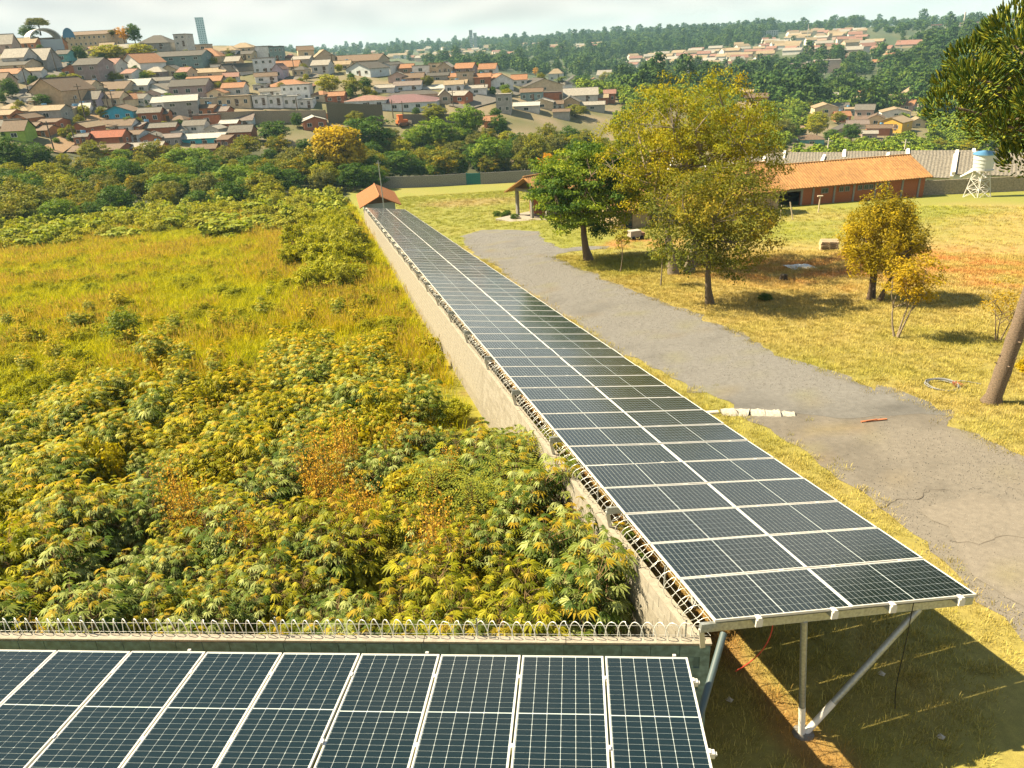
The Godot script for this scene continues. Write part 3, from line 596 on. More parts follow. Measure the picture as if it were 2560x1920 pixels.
const FIELDBUSH := [
	[-74.74,-107.62,3.14,1.55,"castor"],
	[-79.99,-101.48,2.9,1.59,"castor"],
	[-61.97,-135.32,3.63,2.49,"castor"],
	[-28.31,-106.53,1.94,2.07,"shrub"],
	[-77.68,-114.02,3.01,1.84,"shrub"],
	[-55.34,-138,4.04,1.9,"shrub2"],
	[-74.78,-124.22,3.59,2.18,"castor"],
	[-61.93,-120.35,3.1,1.85,"castor"],
	[-58.75,-96.98,2.76,2,"castor"],
	[-37.69,-101.36,1.95,2.33,"castor"],
	[-38.52,-107.67,1.97,1.93,"castor"],
	[-46.84,-107.5,2.64,1.79,"shrub"],
	[-87.04,-112.23,3.57,1.89,"castor"],
	[-77.7,-103.26,3.24,2.25,"castor"],
	[-37.27,-142.74,3.39,1.69,"shrub"],
	[-41.79,-142.17,3.99,1.88,"castor"],
	[-49.37,-108.82,2.96,2.28,"shrub2"],
	[-50.97,-117.39,3.11,2.49,"shrub2"],
	[-73.29,-113.81,3.66,1.57,"shrub"],
	[-30.11,-119.68,2.83,1.8,"shrub2"],
	[-76.57,-111.05,3.47,2.05,"castor"],
	[-30.39,-134.24,3.7,1.64,"castor"],
	[-42.03,-108.82,2.05,2.16,"castor"],
	[-52.78,-135.68,3.45,1.9,"shrub"],
	[-64.97,-119.68,2.84,2.42,"castor"],
	[-67.42,-105.33,3.09,1.99,"shrub"],
	[-49.63,-115.28,2.82,1.82,"castor"],
	[-39.01,-145.18,3.91,2.28,"shrub2"],
	[-33.72,-115.48,2.56,1.57,"castor"],
	[-34.81,-108.14,2.38,2.15,"shrub2"],
	[-30.59,-86.24,2.17,2.08,"castor"],
	[-75.67,-100.73,2.49,2,"castor"],
	[-72.9,-110.43,2.72,1.68,"shrub2"],
	[-86.96,-116.38,3.15,2.36,"shrub2"],
	[-38.54,-130.79,3.61,1.83,"shrub"],
	[-21.79,-101.32,2.01,1.51,"castor"],
	[-51.3,-122.56,3.2,1.85,"castor"],
	[-53.13,-91.76,1.98,1.89,"shrub"],
	[-25.28,-91.1,1.91,1.67,"castor"],
	[-45.23,-97.86,2.14,1.85,"shrub2"],
	[-56.45,-127.7,3.63,1.68,"castor"],
	[-60.13,-85.58,2.01,2.14,"castor"],
	[-55.35,-135.14,4.02,1.87,"castor"],
	[-56.07,-121.06,2.86,1.77,"castor"],
	[-50.78,-96.2,2.39,1.64,"shrub2"],
	[-57.43,-116.98,3.45,2.25,"castor"],
	[-38.65,-128.34,3.54,1.69,"shrub2"],
	[-44.77,-137.24,3.7,1.63,"castor"],
	[-39.19,-99.44,2.04,2.59,"shrub2"],
	[-50.18,-137.23,3.36,1.5,"castor"],
	[-70.17,-91.19,2.85,1.74,"shrub"],
	[-43.67,-143.8,4.04,1.71,"shrub2"],
	[-67.49,-127.69,3.17,1.53,"shrub"],
	[-51.91,-130.86,3.03,1.56,"castor"],
	[-58.38,-121.56,3.27,1.73,"shrub2"],
	[-29.91,-113.43,2.13,2.22,"shrub2"],
	[-42.22,-120,2.49,2.07,"shrub"],
	[-68.29,-92.51,2.8,2.58,"shrub"],
	[-55.85,-103.86,2.8,1.66,"castor"],
	[-26.44,-88.95,1.91,2.26,"shrub2"],
	[-60.19,-117.6,3.25,2.51,"shrub"],
	[-29.02,-122.22,3.05,1.78,"castor"],
	[-83.02,-121.97,3.88,2.02,"castor"],
	[-47.58,-93.56,2.03,2.47,"castor"],
	[-87.67,-108.46,3.14,1.88,"shrub"],
	[-43.33,-99.82,2.63,1.85,"castor"],
	[-60.98,-113.35,3.43,1.68,"shrub"],
	[-66.53,-130,3.85,2.56,"shrub"],
	[-46.81,-128.03,3.66,2.29,"castor"],
	[-30.84,-94.37,2.24,2.26,"castor"],
	[-30.55,-99.89,1.83,2.26,"shrub2"],
	[-45.05,-121.92,3.26,1.66,"shrub"],
	[-49.93,-126.47,3.06,1.57,"shrub"],
	[-37.09,-114.81,3.02,2.51,"castor"],
	[-60.42,-90.24,2.1,1.95,"shrub2"],
	[-60.29,-123.58,2.91,2.53,"castor"],
	[-56.01,-98.69,2.25,2.36,"shrub"],
	[-70.51,-87.97,2.73,1.67,"castor"],
	[-32.75,-91.51,1.9,2.58,"castor"],
	[-56.61,-92.08,2.38,1.57,"castor"],
	[-89.29,-111.98,3.18,2.56,"castor"],
	[-44.11,-103.07,2.17,2.31,"castor"],
	[-30.52,-108.15,2.58,1.75,"shrub2"],
	[-25.85,-111,2.77,1.79,"shrub"],
	[-81.94,-106.69,3.54,1.76,"shrub"],
	[-53.83,-114.39,2.49,2.11,"castor"],
	[-64.72,-88.22,2.28,1.69,"shrub2"],
	[-64.04,-97.01,2.41,1.76,"castor"],
	[-74.28,-116.58,3.41,2.46,"castor"],
	[-86.2,-119.58,3.74,1.76,"shrub2"],
	[-63.09,-133.35,4.01,1.64,"castor"],
	[-49.19,-104.87,2.46,2.19,"shrub"],
	[-69.15,-99.01,2.54,2.48,"castor"],
	[-33.32,-106.44,2.7,1.7,"shrub2"],
	[-77.94,-97.84,3.05,1.99,"shrub"],
	[-75.94,-128.04,4.11,1.83,"castor"],
	[-92.16,-115.32,3.46,2.02,"castor"],
	[-69.94,-121.37,3.19,2.57,"castor"],
	[-53.12,-128.9,3.14,2.42,"shrub2"],
	[-32.32,-98.21,1.92,2.56,"shrub2"],
	[-25.51,-115.86,2.82,1.68,"castor"],
	[-53.43,-110.58,3.12,2.23,"shrub2"],
	[-59.61,-101.02,2.98,2.46,"castor"],
	[-72.78,-97.08,2.47,2.23,"shrub"],
	[-53.97,-124.04,3.1,2.07,"shrub2"],
	[-63.71,-103.54,3.04,2.55,"shrub2"],
	[-74.06,-120.94,3.69,1.56,"castor"],
	[-64.51,-100.11,3,1.99,"castor"],
	[-42.58,-122.24,2.68,2.55,"shrub2"],
	[-71.17,-131.92,3.96,2.47,"shrub"],
	[-67.82,-86.93,2.21,1.96,"shrub"],
	[-63.13,-112.47,2.82,2.33,"castor"],
	[-70.32,-104.74,2.38,2.24,"shrub2"],
	[-43.4,-115.32,2.45,1.77,"shrub2"],
	[-41.57,-139.35,3.73,1.95,"castor"],
	[-26.12,-100.59,1.97,1.69,"shrub2"],
	[-56.85,-112.48,2.62,1.56,"shrub"],
	[-64.26,-84.81,2.77,1.64,"castor"],
	[-61.43,-110.72,2.57,2.52,"shrub"],
	[-79.7,-115.73,3.39,2.02,"shrub2"],
	[-56.18,-88.8,2.31,1.73,"castor"],
	[-29.47,-104.1,2.52,1.56,"castor"],
	[-73.95,-103.64,2.93,1.9,"castor"],
	[-62.87,-86.86,2.19,2.03,"castor"],
	[-34.36,-136.65,3.49,2.36,"castor"],
	[-32.98,-86.3,2.55,2.35,"castor"],
	[-43.17,-128.02,2.76,2.5,"shrub2"],
	[-23.65,-102.63,2.74,2.53,"castor"],
	[-60.92,-98.41,2.42,2.59,"shrub2"],
	[-67.9,-122.69,3.18,1.54,"shrub"],
	[-56.56,-106.1,2.51,1.62,"shrub2"],
	[-84.34,-105.53,3.48,2.35,"shrub2"],
	[-23.86,-88.17,2.69,1.69,"shrub2"],
	[-34.21,-125.4,2.9,2.42,"shrub2"],
	[-66.31,-98.46,2.84,2.44,"shrub"],
	[-27.55,-118.3,2.79,2.05,"shrub"],
	[-64.55,-125.25,3.91,1.84,"castor"],
	[-59.39,-104.12,2.95,2.31,"castor"],
	[-41.24,-100.76,2.39,2.41,"shrub"],
	[-46.93,-138.8,3.22,2.15,"castor"],
	[-41.15,-132.57,3.48,1.56,"castor"],
	[-37.23,-117.23,2.74,2.24,"shrub2"],
	[-44.17,-113.07,3.01,2.49,"shrub2"],
	[-80.82,-121.43,3.71,2.34,"castor"],
	[-59.76,-132.62,3.99,2.29,"shrub2"],
	[-63.41,-105.78,2.77,2.02,"shrub"],
	[-45.31,-105.34,2.73,1.76,"shrub2"],
	[-30.93,-138.39,3.74,2.28,"shrub2"],
	[-26.1,-122.93,2.43,1.58,"castor"],
	[-71.52,-102.71,2.97,2.6,"castor"]
]
const WALLBUSH := [
	[-14.1,-64.12,3.06,1.19,"shrub2"],
	[-17.09,-58.47,2.34,0.97,"shrub"],
	[-16.41,-72.15,3.02,1.51,"shrub"],
	[-16.57,-67.23,2.62,1.06,"shrub"],
	[-15.63,-68.52,2.52,0.96,"shrub"],
	[-13.07,-61.8,2.49,1.45,"shrub2"],
	[-19.26,-74.13,2.15,1.53,"shrub2"],
	[-14.19,-61.56,3.11,1.22,"shrub2"],
	[-17.82,-73.24,2.1,1.45,"shrub"],
	[-16.07,-61.66,2.97,1.37,"shrub"],
	[-12.26,-55.64,2.82,1.13,"shrub"],
	[-20.43,-85.75,2.13,1.16,"shrub2"],
	[-13.31,-65.83,2.7,1.53,"shrub2"],
	[-18.01,-74.11,2.47,1.21,"shrub"],
	[-16.31,-71.02,2.17,1.55,"shrub"],
	[-14.86,-70.11,2.47,1.56,"shrub"],
	[-19.06,-88.04,2.91,1.01,"shrub2"],
	[-11.34,-56.24,2.39,1.49,"shrub"],
	[-19.76,-86.35,3.17,1.52,"shrub"],
	[-13.89,-65.38,2.92,1.59,"shrub2"],
	[-14.88,-64.59,2.24,1.14,"shrub"],
	[-11.94,-47.98,1.32,1.47,"shrub"],
	[-12.05,-53.27,1.69,1.65,"shrub"],
	[-14.6,-61.75,2.58,1.21,"shrub2"],
	[-14.95,-65.71,3.09,1.03,"shrub"],
	[-18.12,-81.38,2.82,1.26,"shrub"],
	[-18.94,-75.86,2.73,1.26,"shrub"],
	[-15.77,-72.83,2.54,1.65,"shrub"],
	[-19.09,-86.88,2.52,1.45,"shrub"],
	[-16.07,-68.01,2.87,1.65,"shrub2"],
	[-15.38,-64.1,2.55,1.67,"shrub"],
	[-21.23,-87.05,2.45,1.2,"shrub2"],
	[-20.68,-90.23,2.1,1.36,"shrub2"],
	[-15.71,-59.5,2.39,1.39,"shrub"],
	[-20.04,-70.55,3.19,1.29,"shrub"],
	[-12.22,-52.31,1.93,1.63,"shrub"],
	[-15.08,-68.58,2.25,1.2,"shrub"],
	[-15.84,-73.06,3.07,1.55,"shrub"],
	[-17.54,-78.53,2.89,1.07,"shrub"],
	[-13.48,-57.17,2.33,1.31,"shrub"],
	[-22.44,-90.03,2.93,1.26,"shrub2"],
	[-15.69,-63.42,2.62,0.99,"shrub"],
	[-18.96,-83.2,3.05,1.49,"shrub"],
	[-15.25,-61.18,3.04,1.11,"shrub"],
	[-10.58,-47.22,2.28,0.93,"shrub2"],
	[-16.77,-72.59,2.19,1.13,"shrub"],
	[-13.37,-53.76,1.5,1.3,"shrub2"],
	[-13.45,-52.75,1.55,1.59,"shrub"],
	[-14.06,-56.66,2.77,1.68,"shrub"],
	[-16.76,-74.01,3.04,1.25,"shrub"],
	[-14.18,-64.48,2.52,1.42,"shrub2"],
	[-19.43,-82.46,3.12,1.03,"shrub"],
	[-12.18,-50.94,2.29,1.28,"shrub2"],
	[-17.44,-70.66,2.65,1.68,"shrub2"],
	[-12.38,-52.89,2.38,1.01,"shrub"],
	[-13.09,-58.42,2.74,1.04,"shrub"],
	[-16.54,-59.28,2.51,1.52,"shrub"],
	[-17.74,-76.84,3.12,1.06,"shrub"],
	[-17.4,-75.71,3.17,1.1,"shrub"],
	[-11.88,-48.39,1.91,1.06,"shrub"],
	[-15.55,-75.79,2.42,0.98,"shrub"],
	[-18.24,-75.9,2.1,0.94,"shrub2"],
	[-11.12,-49.66,1.87,1.18,"shrub"],
	[-19.69,-71.38,2.11,1.06,"shrub"],
	[-18.24,-86.67,2.74,1.49,"shrub2"],
	[-17.35,-75.95,3.19,0.92,"shrub"],
	[-19.5,-82.8,2.4,1.02,"shrub2"],
	[-17.56,-85.15,2.13,0.94,"shrub2"],
	[-17.08,-73.58,2.71,1.19,"shrub2"],
	[-12.14,-57.34,2.27,1.02,"shrub"],
	[-18.93,-81.35,2.21,1.3,"shrub2"],
	[-15.02,-70.29,2.16,1.24,"shrub"],
	[-22.13,-86.69,2.95,1.57,"shrub"],
	[-13.32,-63.32,2.94,1.08,"shrub"],
	[-23.65,-89.5,2.14,1.64,"shrub"],
	[-11.7,-48.68,1.66,0.97,"shrub"],
	[-10.41,-49.41,1.79,1.45,"shrub"],
	[-12.94,-59.52,3.1,1.46,"shrub2"],
	[-21.89,-86.87,2.91,1.49,"shrub"],
	[-18.2,-81.2,2.14,0.94,"shrub"],
	[-16.87,-79.26,2.84,1.25,"shrub"],
	[-15.49,-65.95,2.61,1.46,"shrub"],
	[-14.35,-63.59,3.19,1.17,"shrub2"],
	[-16.66,-75.48,2.14,1.23,"shrub2"],
	[-10.75,-48.88,1.59,1.4,"shrub2"],
	[-15.02,-68.34,2.31,1.44,"shrub2"],
	[-16.14,-70.94,3.08,1,"shrub"],
	[-13.89,-67.72,2.85,1.46,"shrub"],
	[-20.97,-89.76,2.18,1.54,"shrub"],
	[-12.84,-47.67,2.1,1.18,"shrub"],
	[-19.81,-82.7,2.58,1.04,"shrub"],
	[-12.14,-49.61,2.25,1.41,"shrub"]
]
const GARDEN := [
	[-6.05,-269.47,1.83,0.87,"olive"],
	[-64.62,-275.88,2.57,1.2,"lime"],
	[-106.06,-193.44,2.62,1.25,"lime"],
	[-106.06,-215.06,3.24,1.61,"olive"],
	[-107.29,-284.97,2.07,1.15,"lime"],
	[-7.13,-321.65,3.19,1.49,"round"],
	[-114.79,-251.27,2.14,1.06,"olive"],
	[-137.52,-268.37,1.91,1.01,"olive"],
	[-104.74,-194.7,3.31,1.54,"olive"],
	[-128.72,-290.34,2.14,1.08,"lime"],
	[-23.18,-274.04,2.19,0.96,"olive"],
	[-48.15,-321.8,2.48,1.49,"lime"],
	[-97.61,-302.95,3.57,1.6,"round"],
	[-65.09,-269.4,2.54,1.5,"olive"],
	[-69.97,-224.75,3.1,1.82,"dark"],
	[-39.76,-255.4,2.3,1.09,"olive"],
	[-108.41,-239.3,2.34,1.34,"olive"],
	[-153.3,-280.04,3.4,1.51,"dark"],
	[-95.84,-212.88,2.68,1.11,"olive"],
	[-68.04,-267.87,1.94,0.98,"lime"],
	[-124.62,-289.01,2.57,1.34,"olive"],
	[2.6,-270.53,3.48,1.97,"round"],
	[-123.57,-208.89,2.78,1.5,"olive"],
	[-108.86,-310.26,3.41,2.01,"dark"],
	[-132.09,-232.76,3.42,1.38,"dark"],
	[-1.45,-266.33,3.06,1.37,"dark"],
	[-89.36,-285.65,2.14,1.27,"olive"],
	[-100.9,-256.85,2.05,0.91,"lime"],
	[-108.15,-238.51,1.65,0.91,"lime"],
	[-129.73,-239.14,3.06,1.63,"round"],
	[-109.99,-236.28,3.17,1.4,"olive"],
	[-106.69,-203.85,3.34,1.54,"olive"],
	[-133.02,-276.17,1.97,1.01,"olive"],
	[-115.95,-186.34,2,0.81,"dark"],
	[-41.85,-258.93,3.57,1.88,"olive"],
	[-97.73,-218.72,1.8,1.02,"dark"],
	[-130.09,-246.15,2.52,1.2,"round"],
	[-138.88,-278.55,2.99,1.67,"olive"],
	[-98.49,-198.34,2.38,1.1,"dark"],
	[-148.95,-279.43,2.03,1.2,"olive"],
	[-46.86,-256.24,3.56,1.43,"round"],
	[-120.42,-271.7,1.74,0.71,"dark"],
	[-115.59,-309.07,3.47,1.41,"lime"],
	[-89.46,-213.47,2.39,1.32,"lime"],
	[-98.46,-227.18,2.13,1.24,"olive"],
	[-155.5,-278.17,1.76,0.92,"lime"],
	[-42.12,-263.92,1.8,1.01,"round"],
	[-97.34,-210.12,3.22,1.52,"round"],
	[-149.84,-251.41,2.04,0.85,"dark"],
	[-103,-191.91,2.48,1.28,"lime"],
	[-121.64,-203.03,2.78,1.51,"lime"],
	[-105.86,-202.07,2.18,1.01,"olive"],
	[3.1,-264.47,3.58,2.11,"lime"],
	[-70.83,-207.03,2.38,1.28,"olive"],
	[-96.76,-238.45,3.55,1.62,"round"],
	[-39.5,-259.92,2.08,1.14,"olive"],
	[-118.24,-257.52,2.34,1.31,"olive"],
	[-138.92,-279.98,1.91,1.04,"olive"],
	[-124.87,-237.39,1.62,0.79,"round"],
	[-69.63,-261.37,2.76,1.38,"olive"],
	[-103.09,-191.75,2.34,1.4,"dark"],
	[-134.38,-271.47,1.78,1.06,"lime"],
	[-112.28,-260.45,3.46,1.64,"dark"],
	[-109.37,-212.46,3.46,1.83,"lime"],
	[-148.53,-272.5,2.51,1.01,"round"],
	[-42.93,-252.9,2.43,1.38,"dark"],
	[-105.51,-188.75,1.65,0.94,"round"],
	[-124.4,-304.96,2.68,1.28,"round"],
	[-135.4,-284.85,3.06,1.72,"dark"],
	[-29.66,-270.7,1.61,0.79,"olive"]
]
const FAR_HOUSES := [
	[-285.65,14.38,-1724.76,9.72,8.26,5.21,1.65,2,1,39.39,0],
	[-147.27,1.16,-1064.96,12.96,8.98,4.06,2.06,4,1,16.5,0],
	[-207.09,7.53,-1386.71,12.73,8.41,5.89,1.61,2,0,27.06,0],
	[-209.13,2.89,-1156.11,10.15,7.53,5.47,2.44,4,2,18.27,0],
	[-256.72,5.73,-1322.43,14.74,7.2,4.88,2.49,2,1,32.22,0],
	[-314.56,12.95,-1663.72,14.42,8.87,4.04,1.87,3,0,41.25,0],
	[-243.84,4.75,-1273.89,11.78,8.1,5.86,1.66,2,0,-13.26,0],
	[-583.29,32.78,-3010.15,13.91,8.16,4.24,2.4,4,1,10.07,0],
	[-256.82,27.45,-2545.02,15.21,7.31,4.61,2.5,0,2,-22.41,0],
	[-126.48,2.52,-1133.74,13.44,8.67,5.97,1.93,1,1,-6.69,0],
	[-152.05,4.81,-1242.93,14.94,8.13,4.55,1.85,4,1,-18.55,0],
	[-101.86,0.1,-1024.06,10.7,8.39,5.35,1.72,2,0,-7.88,0],
	[-163.61,9.8,-1484.14,14.71,7.32,4.21,1.95,1,1,-14.19,0],
	[-139.66,10.56,-1518.14,9.88,7.91,4.11,2.54,3,0,-27.57,0],
	[-488.35,32.09,-2933.97,14.52,8.43,5.57,2.13,1,3,-20.86,0],
	[-352.29,23.26,-2253.5,9.82,7.87,4.89,1.79,3,2,0.47,0],
	[-89.52,-0.91,-980.1,12.15,8.13,5.73,1.86,2,3,-22.56,0],
	[-178.43,4.17,-1217.97,10.1,7.86,5.98,2.08,3,2,-0.34,0],
	[-305.83,10.71,-1559.86,14.18,8.85,5.32,1.91,4,1,-3.76,0],
	[-255.03,13.23,-1665.13,15.39,8.81,5.85,2.08,4,1,-14.16,0],
	[-307.95,14.3,-1725.04,9.11,8.42,5.6,1.87,4,3,1.32,0],
	[-200.76,19.54,-1964.43,14.27,7.94,4.82,1.8,0,0,15.42,0],
	[-131.94,12.88,-1632.47,10.42,7.74,5.32,2.29,3,3,-4.79,0],
	[-206.7,8.61,-1437.1,12.13,8.96,4.83,1.95,3,1,-10.02,0],
	[-193.55,9.92,-1495.5,15.93,7.66,4.77,2.6,3,0,40.93,0],
	[-350.13,27.35,-2553.2,9.38,7.32,4.69,2.38,1,1,7.69,0],
	[-274.37,25.31,-2389.02,10.45,7.18,4.31,2.13,2,2,-23.76,0],
	[-185.21,6.42,-1328.12,10.57,7.09,4.97,1.63,3,2,-1.07,0],
	[-140.89,14.7,-1723.13,12.27,7.32,5.53,2.55,2,1,11.38,0],
	[-210.87,13.68,-1679.21,12.93,7.38,5.95,2.27,4,1,16.87,0],
	[-551.52,29.78,-2781.56,10.61,8.69,4.03,2.04,3,2,-2.68,0],
	[-256.06,7.64,-1407.52,11.09,8.45,4.7,2.36,4,2,32.39,0],
	[-264.99,37.18,-3269.74,15.14,7.06,5.09,1.99,2,3,-15.79,0],
	[-147.91,7.3,-1359.87,14.29,7.98,4.07,2.37,1,2,4.23,0],
	[-146.02,3.27,-1169.38,13.46,7.89,5.47,2.27,1,2,9.58,0],
	[-499.96,28.8,-2696.67,11.4,7.19,4.7,2.33,4,1,-12.39,0],
	[-335.01,32.36,-2919.03,14.26,7.3,4.19,1.85,4,3,-9.55,0],
	[-232.84,6.05,-1328.18,13.87,8.12,4.51,2.55,0,1,-1.95,0],
	[-173.73,2.11,-1111.55,9.17,8.67,4.62,1.61,2,1,-11.27,0],
	[-476.06,25.2,-2426.39,9.84,7.36,4.5,2.18,3,3,-2.55,0],
	[-201.49,14.82,-1733.26,15.43,8.58,5.12,2.08,2,1,-11.27,0],
	[-598.19,36.95,-3318.35,10.73,7.39,5.05,1.73,3,2,35.48,0],
	[-264.35,21.91,-2135.92,12.62,7.95,4.09,1.94,0,2,-3.5,0],
	[-231.33,11.14,-1562.21,15.22,8.91,5.26,2.12,1,3,-17.72,0],
	[-315.77,17.76,-1888.52,15.7,7.69,5.93,2.49,1,1,12.7,0],
	[-201.84,24.42,-2314.74,14.94,8.55,5.5,2.2,0,2,37.07,0],
	[-271.98,6.57,-1364.86,14.06,7.63,5.37,2.01,4,0,-2.94,0],
	[-148.87,2.71,-1142.66,12.24,7.54,4.69,2.42,0,1,6.67,0],
	[-196.69,12.18,-1604.56,15.82,8.89,5.91,1.68,0,1,-26.91,0],
	[-130.86,9.25,-1452.6,13.17,8.63,4.55,1.63,4,2,7.12,0],
	[-316.08,15.75,-1793.97,10.45,8.72,4.49,1.63,4,2,-15.83,0],
	[-170.2,1.4,-1072.76,9.02,7.84,4.11,2.6,0,3,40.78,0],
	[3,-0.17,-1040.39,9.3,8.39,4.99,2.09,1,3,20.98,0],
	[-78.45,0.96,-1066.23,11.94,7.53,4.48,2.06,2,0,31.51,0],
	[-39.51,4.5,-1221.65,15.92,7.43,4.03,1.93,2,1,-24.47,0],
	[-76.94,17.05,-1840.11,15.45,7.97,5.76,2.3,1,3,-11.49,0],
	[-12.38,9.12,-1423.16,12.88,8.19,5.55,1.77,2,1,21.82,0],
	[25.38,9.3,-1406.21,10.47,7.21,5.45,2.35,4,1,28.44,0],
	[-19.65,1.66,-1104.26,13.12,7.99,5.51,2.17,1,2,-4.17,0],
	[-54.86,6.45,-1308.65,12.93,7.72,4.78,2.03,2,2,35.43,0],
	[-169.04,22.9,-2200.84,14.05,7.79,4.9,2.19,2,0,-13.87,0],
	[-93.6,1.47,-1087.92,15.57,7.57,4.93,1.92,0,1,28.47,0],
	[-96.39,11.81,-1579.78,13.89,8.59,4.94,1.99,1,1,24.37,0],
	[5.1,-1.76,-983.99,9.8,8.19,5.97,2.32,3,1,32.47,0],
	[-64.09,11.28,-1550.94,14.07,7.89,5.16,2.39,4,1,-25.66,0],
	[-30.4,5.68,-1267.91,10.75,8.86,5.46,1.72,1,3,-9.64,0],
	[-34.75,7.63,-1359.76,12.08,8.63,4.36,2.32,2,0,-10.61,0],
	[-35.02,12.57,-1607.31,11.87,8.25,5.28,1.94,0,3,-25.06,0],
	[-41.33,11.31,-1546.3,11.14,8.24,5.8,2.12,2,2,-2.2,0],
	[-12.15,7.29,-1330.29,13.91,7.43,5.22,2.19,3,1,26.87,0],
	[-13.31,9.91,-1463.85,14.73,7.61,5.71,2.58,1,2,28.74,0],
	[-41.93,-0.72,-997.53,10.75,8.96,5.05,2.28,3,2,25.22,0],
	[-77.34,0.5,-1045.97,15.99,8.64,5.03,2.2,1,1,14.31,0],
	[18.51,-1.25,-1010.68,10.86,8.35,5.5,1.79,2,0,-21.24,0],
	[1.21,2.38,-1133.62,11.29,7.5,4.58,1.88,2,0,13.81,0],
	[8.2,0.64,-1071.64,9.79,7.09,4.33,1.86,4,0,22.11,0],
	[-61.38,-0.72,-992.92,14.27,7.68,4.09,2.58,2,0,-3.63,0],
	[-7.16,-2.3,-953.96,14.97,8.21,5.42,1.92,2,2,8.14,0],
	[-68.97,1.81,-1104.76,9.59,7.76,5.15,2.25,2,2,-14.09,0],
	[-84.93,4.39,-1218.68,13.6,8.02,4.36,2.47,0,1,-28.87,0],
	[-60.03,5.25,-1256.92,9.95,8.9,4.84,2.18,1,0,-6.2,0],
	[4.79,12.86,-1604.87,9.42,7.37,4.61,2.42,0,1,20.41,0],
	[-70.65,13.13,-1643.89,13.61,7.64,4.27,1.76,3,1,-23.66,0],
	[-35.99,6.21,-1291.45,14.6,7.18,4.66,2.53,0,0,6.31,0],
	[-54.52,0.32,-1040.22,9.13,7.2,4.36,2.54,3,2,-9.79,0],
	[-81.44,2.44,-1132.36,13.85,7.74,4.69,1.75,3,3,14.79,0],
	[-131.3,12.18,-1597.48,13.96,7.2,4.63,1.66,4,3,17.56,0],
	[-60.33,4.63,-1229.8,13.14,7.9,4.28,1.67,2,0,16.37,0],
	[-20.7,5.13,-1242.59,9.28,8.85,4.57,2.52,1,3,29.9,0],
	[-70.68,3.16,-1164.82,15.68,7.88,5.25,2.43,0,1,-27.91,0],
	[-32.32,0.65,-1060.01,10.09,8.05,5.8,2.35,3,3,23.37,0],
	[-96.93,2.02,-1112.45,10.62,7.63,5.12,2.38,0,2,0.51,0],
	[162.55,-9.66,-867.64,9.9,8.2,5.32,1.93,0,3,-6.98,1],
	[187.98,-13.13,-761.22,11.78,8.13,4.06,2.09,0,3,-43.53,1],
	[226.76,-6.63,-866.18,10.83,7.9,4.16,2.51,4,3,-9.07,1],
	[208.94,-9.63,-818.08,12.4,8.7,5.97,1.82,3,0,-20.39,1],
	[196.97,-11.8,-781.19,12.8,8.84,5.33,1.81,1,1,-32.33,1],
	[200.15,-7.18,-896.06,11,7.03,4.84,2.52,4,3,-5.78,1],
	[176.09,-11.7,-812.57,13.82,8.43,4.94,2.06,2,3,-44.42,1],
	[157.88,-12.96,-798.98,15.15,8.71,5.63,2.09,1,1,-27.2,1],
	[200.13,-14.94,-687.29,9.78,7.01,4.71,1.95,4,0,14.97,1],
	[249.17,-7.42,-791.59,14.02,8.63,4.28,2.39,0,0,-20.15,1],
	[256.54,-7.38,-773.96,10.54,8,4,1.82,3,2,13.65,1],
	[190.79,-14.38,-722.82,15.63,8.75,4.51,2.42,0,2,-20.64,1],
	[191.34,-9.85,-839.5,10.66,8.42,5.31,1.7,2,0,-10.57,1],
	[227.67,-12.47,-693.8,14.49,8.7,4.9,1.84,1,2,12.32,1],
	[175.75,-12.83,-786,12.32,8.56,4.5,2.22,4,1,-41.66,1],
	[240.97,-10.24,-727.25,15,7.11,5.6,2.43,2,1,-24.75,1],
	[167.28,-10.71,-842.48,14.77,8.09,4.26,2.04,4,1,3.79,1],
	[278.8,-3.24,-842.01,14.92,7.64,4.12,1.86,1,0,15.33,1],
	[184.65,-7.33,-907.45,15.9,7.65,4.63,2.08,1,3,-13.53,1],
	[174.79,-14.72,-740.71,11.64,7.27,5.73,2.1,3,2,-9.79,1],
	[209.58,-14.95,-658.63,12.9,7.66,4.45,2.23,1,1,-21.45,1],
	[152.53,-14.42,-770.32,15.58,7.25,5.51,1.94,2,1,-21.15,1],
	[216.16,-9.81,-798.98,10.84,8.56,4.01,1.85,2,0,-47.58,1],
	[261.39,-4.02,-866.45,14.46,7.78,5.05,2.02,3,2,17.55,1],
	[215.32,-11.88,-741.5,9.99,7.07,5.66,2.27,3,2,-11.21,1],
	[208.35,-13.71,-704.3,12.28,7.57,5.78,1.62,0,3,5.55,1],
	[249.51,-8.69,-752.32,14.4,8.6,5.16,2.59,0,0,-41.01,1],
	[254.98,-5.43,-837.1,11.13,7.01,4.4,2.58,1,3,-2.76,1],
	[221.06,-7.9,-842.26,12.97,7.15,4.19,1.91,0,3,-46.3,1],
	[240.24,-5.02,-891.99,14.05,8.65,5.24,1.83,4,3,-22.44,1],
	[263.99,-5.29,-818.12,10.85,8.02,4.12,1.9,4,1,-19.16,1],
	[131.37,-13.77,-789.79,14.55,7.25,4.22,1.82,1,0,-33.17,1],
	[171.01,-8.62,-885.98,11.56,8.64,4.97,2.41,1,2,-36.49,1],
	[212.86,-11.23,-765.89,9.56,7.94,5.31,2.43,3,1,-41.98,1],
	[139.01,-12.09,-823.12,15.05,8.81,4.15,2.37,1,3,-20.35,1],
	[180.64,-9.44,-860.78,13.71,7.47,4.76,1.7,4,1,-35.46,1],
	[204.36,-8.43,-856.84,14.15,7.14,5.57,2.01,2,2,20.86,1],
	[228.48,-9.36,-784.71,14.57,7.01,4.27,1.81,2,1,-23.27,1],
	[236.68,-7.77,-812.24,13.5,7.57,5.84,1.97,2,1,-35.66,1],
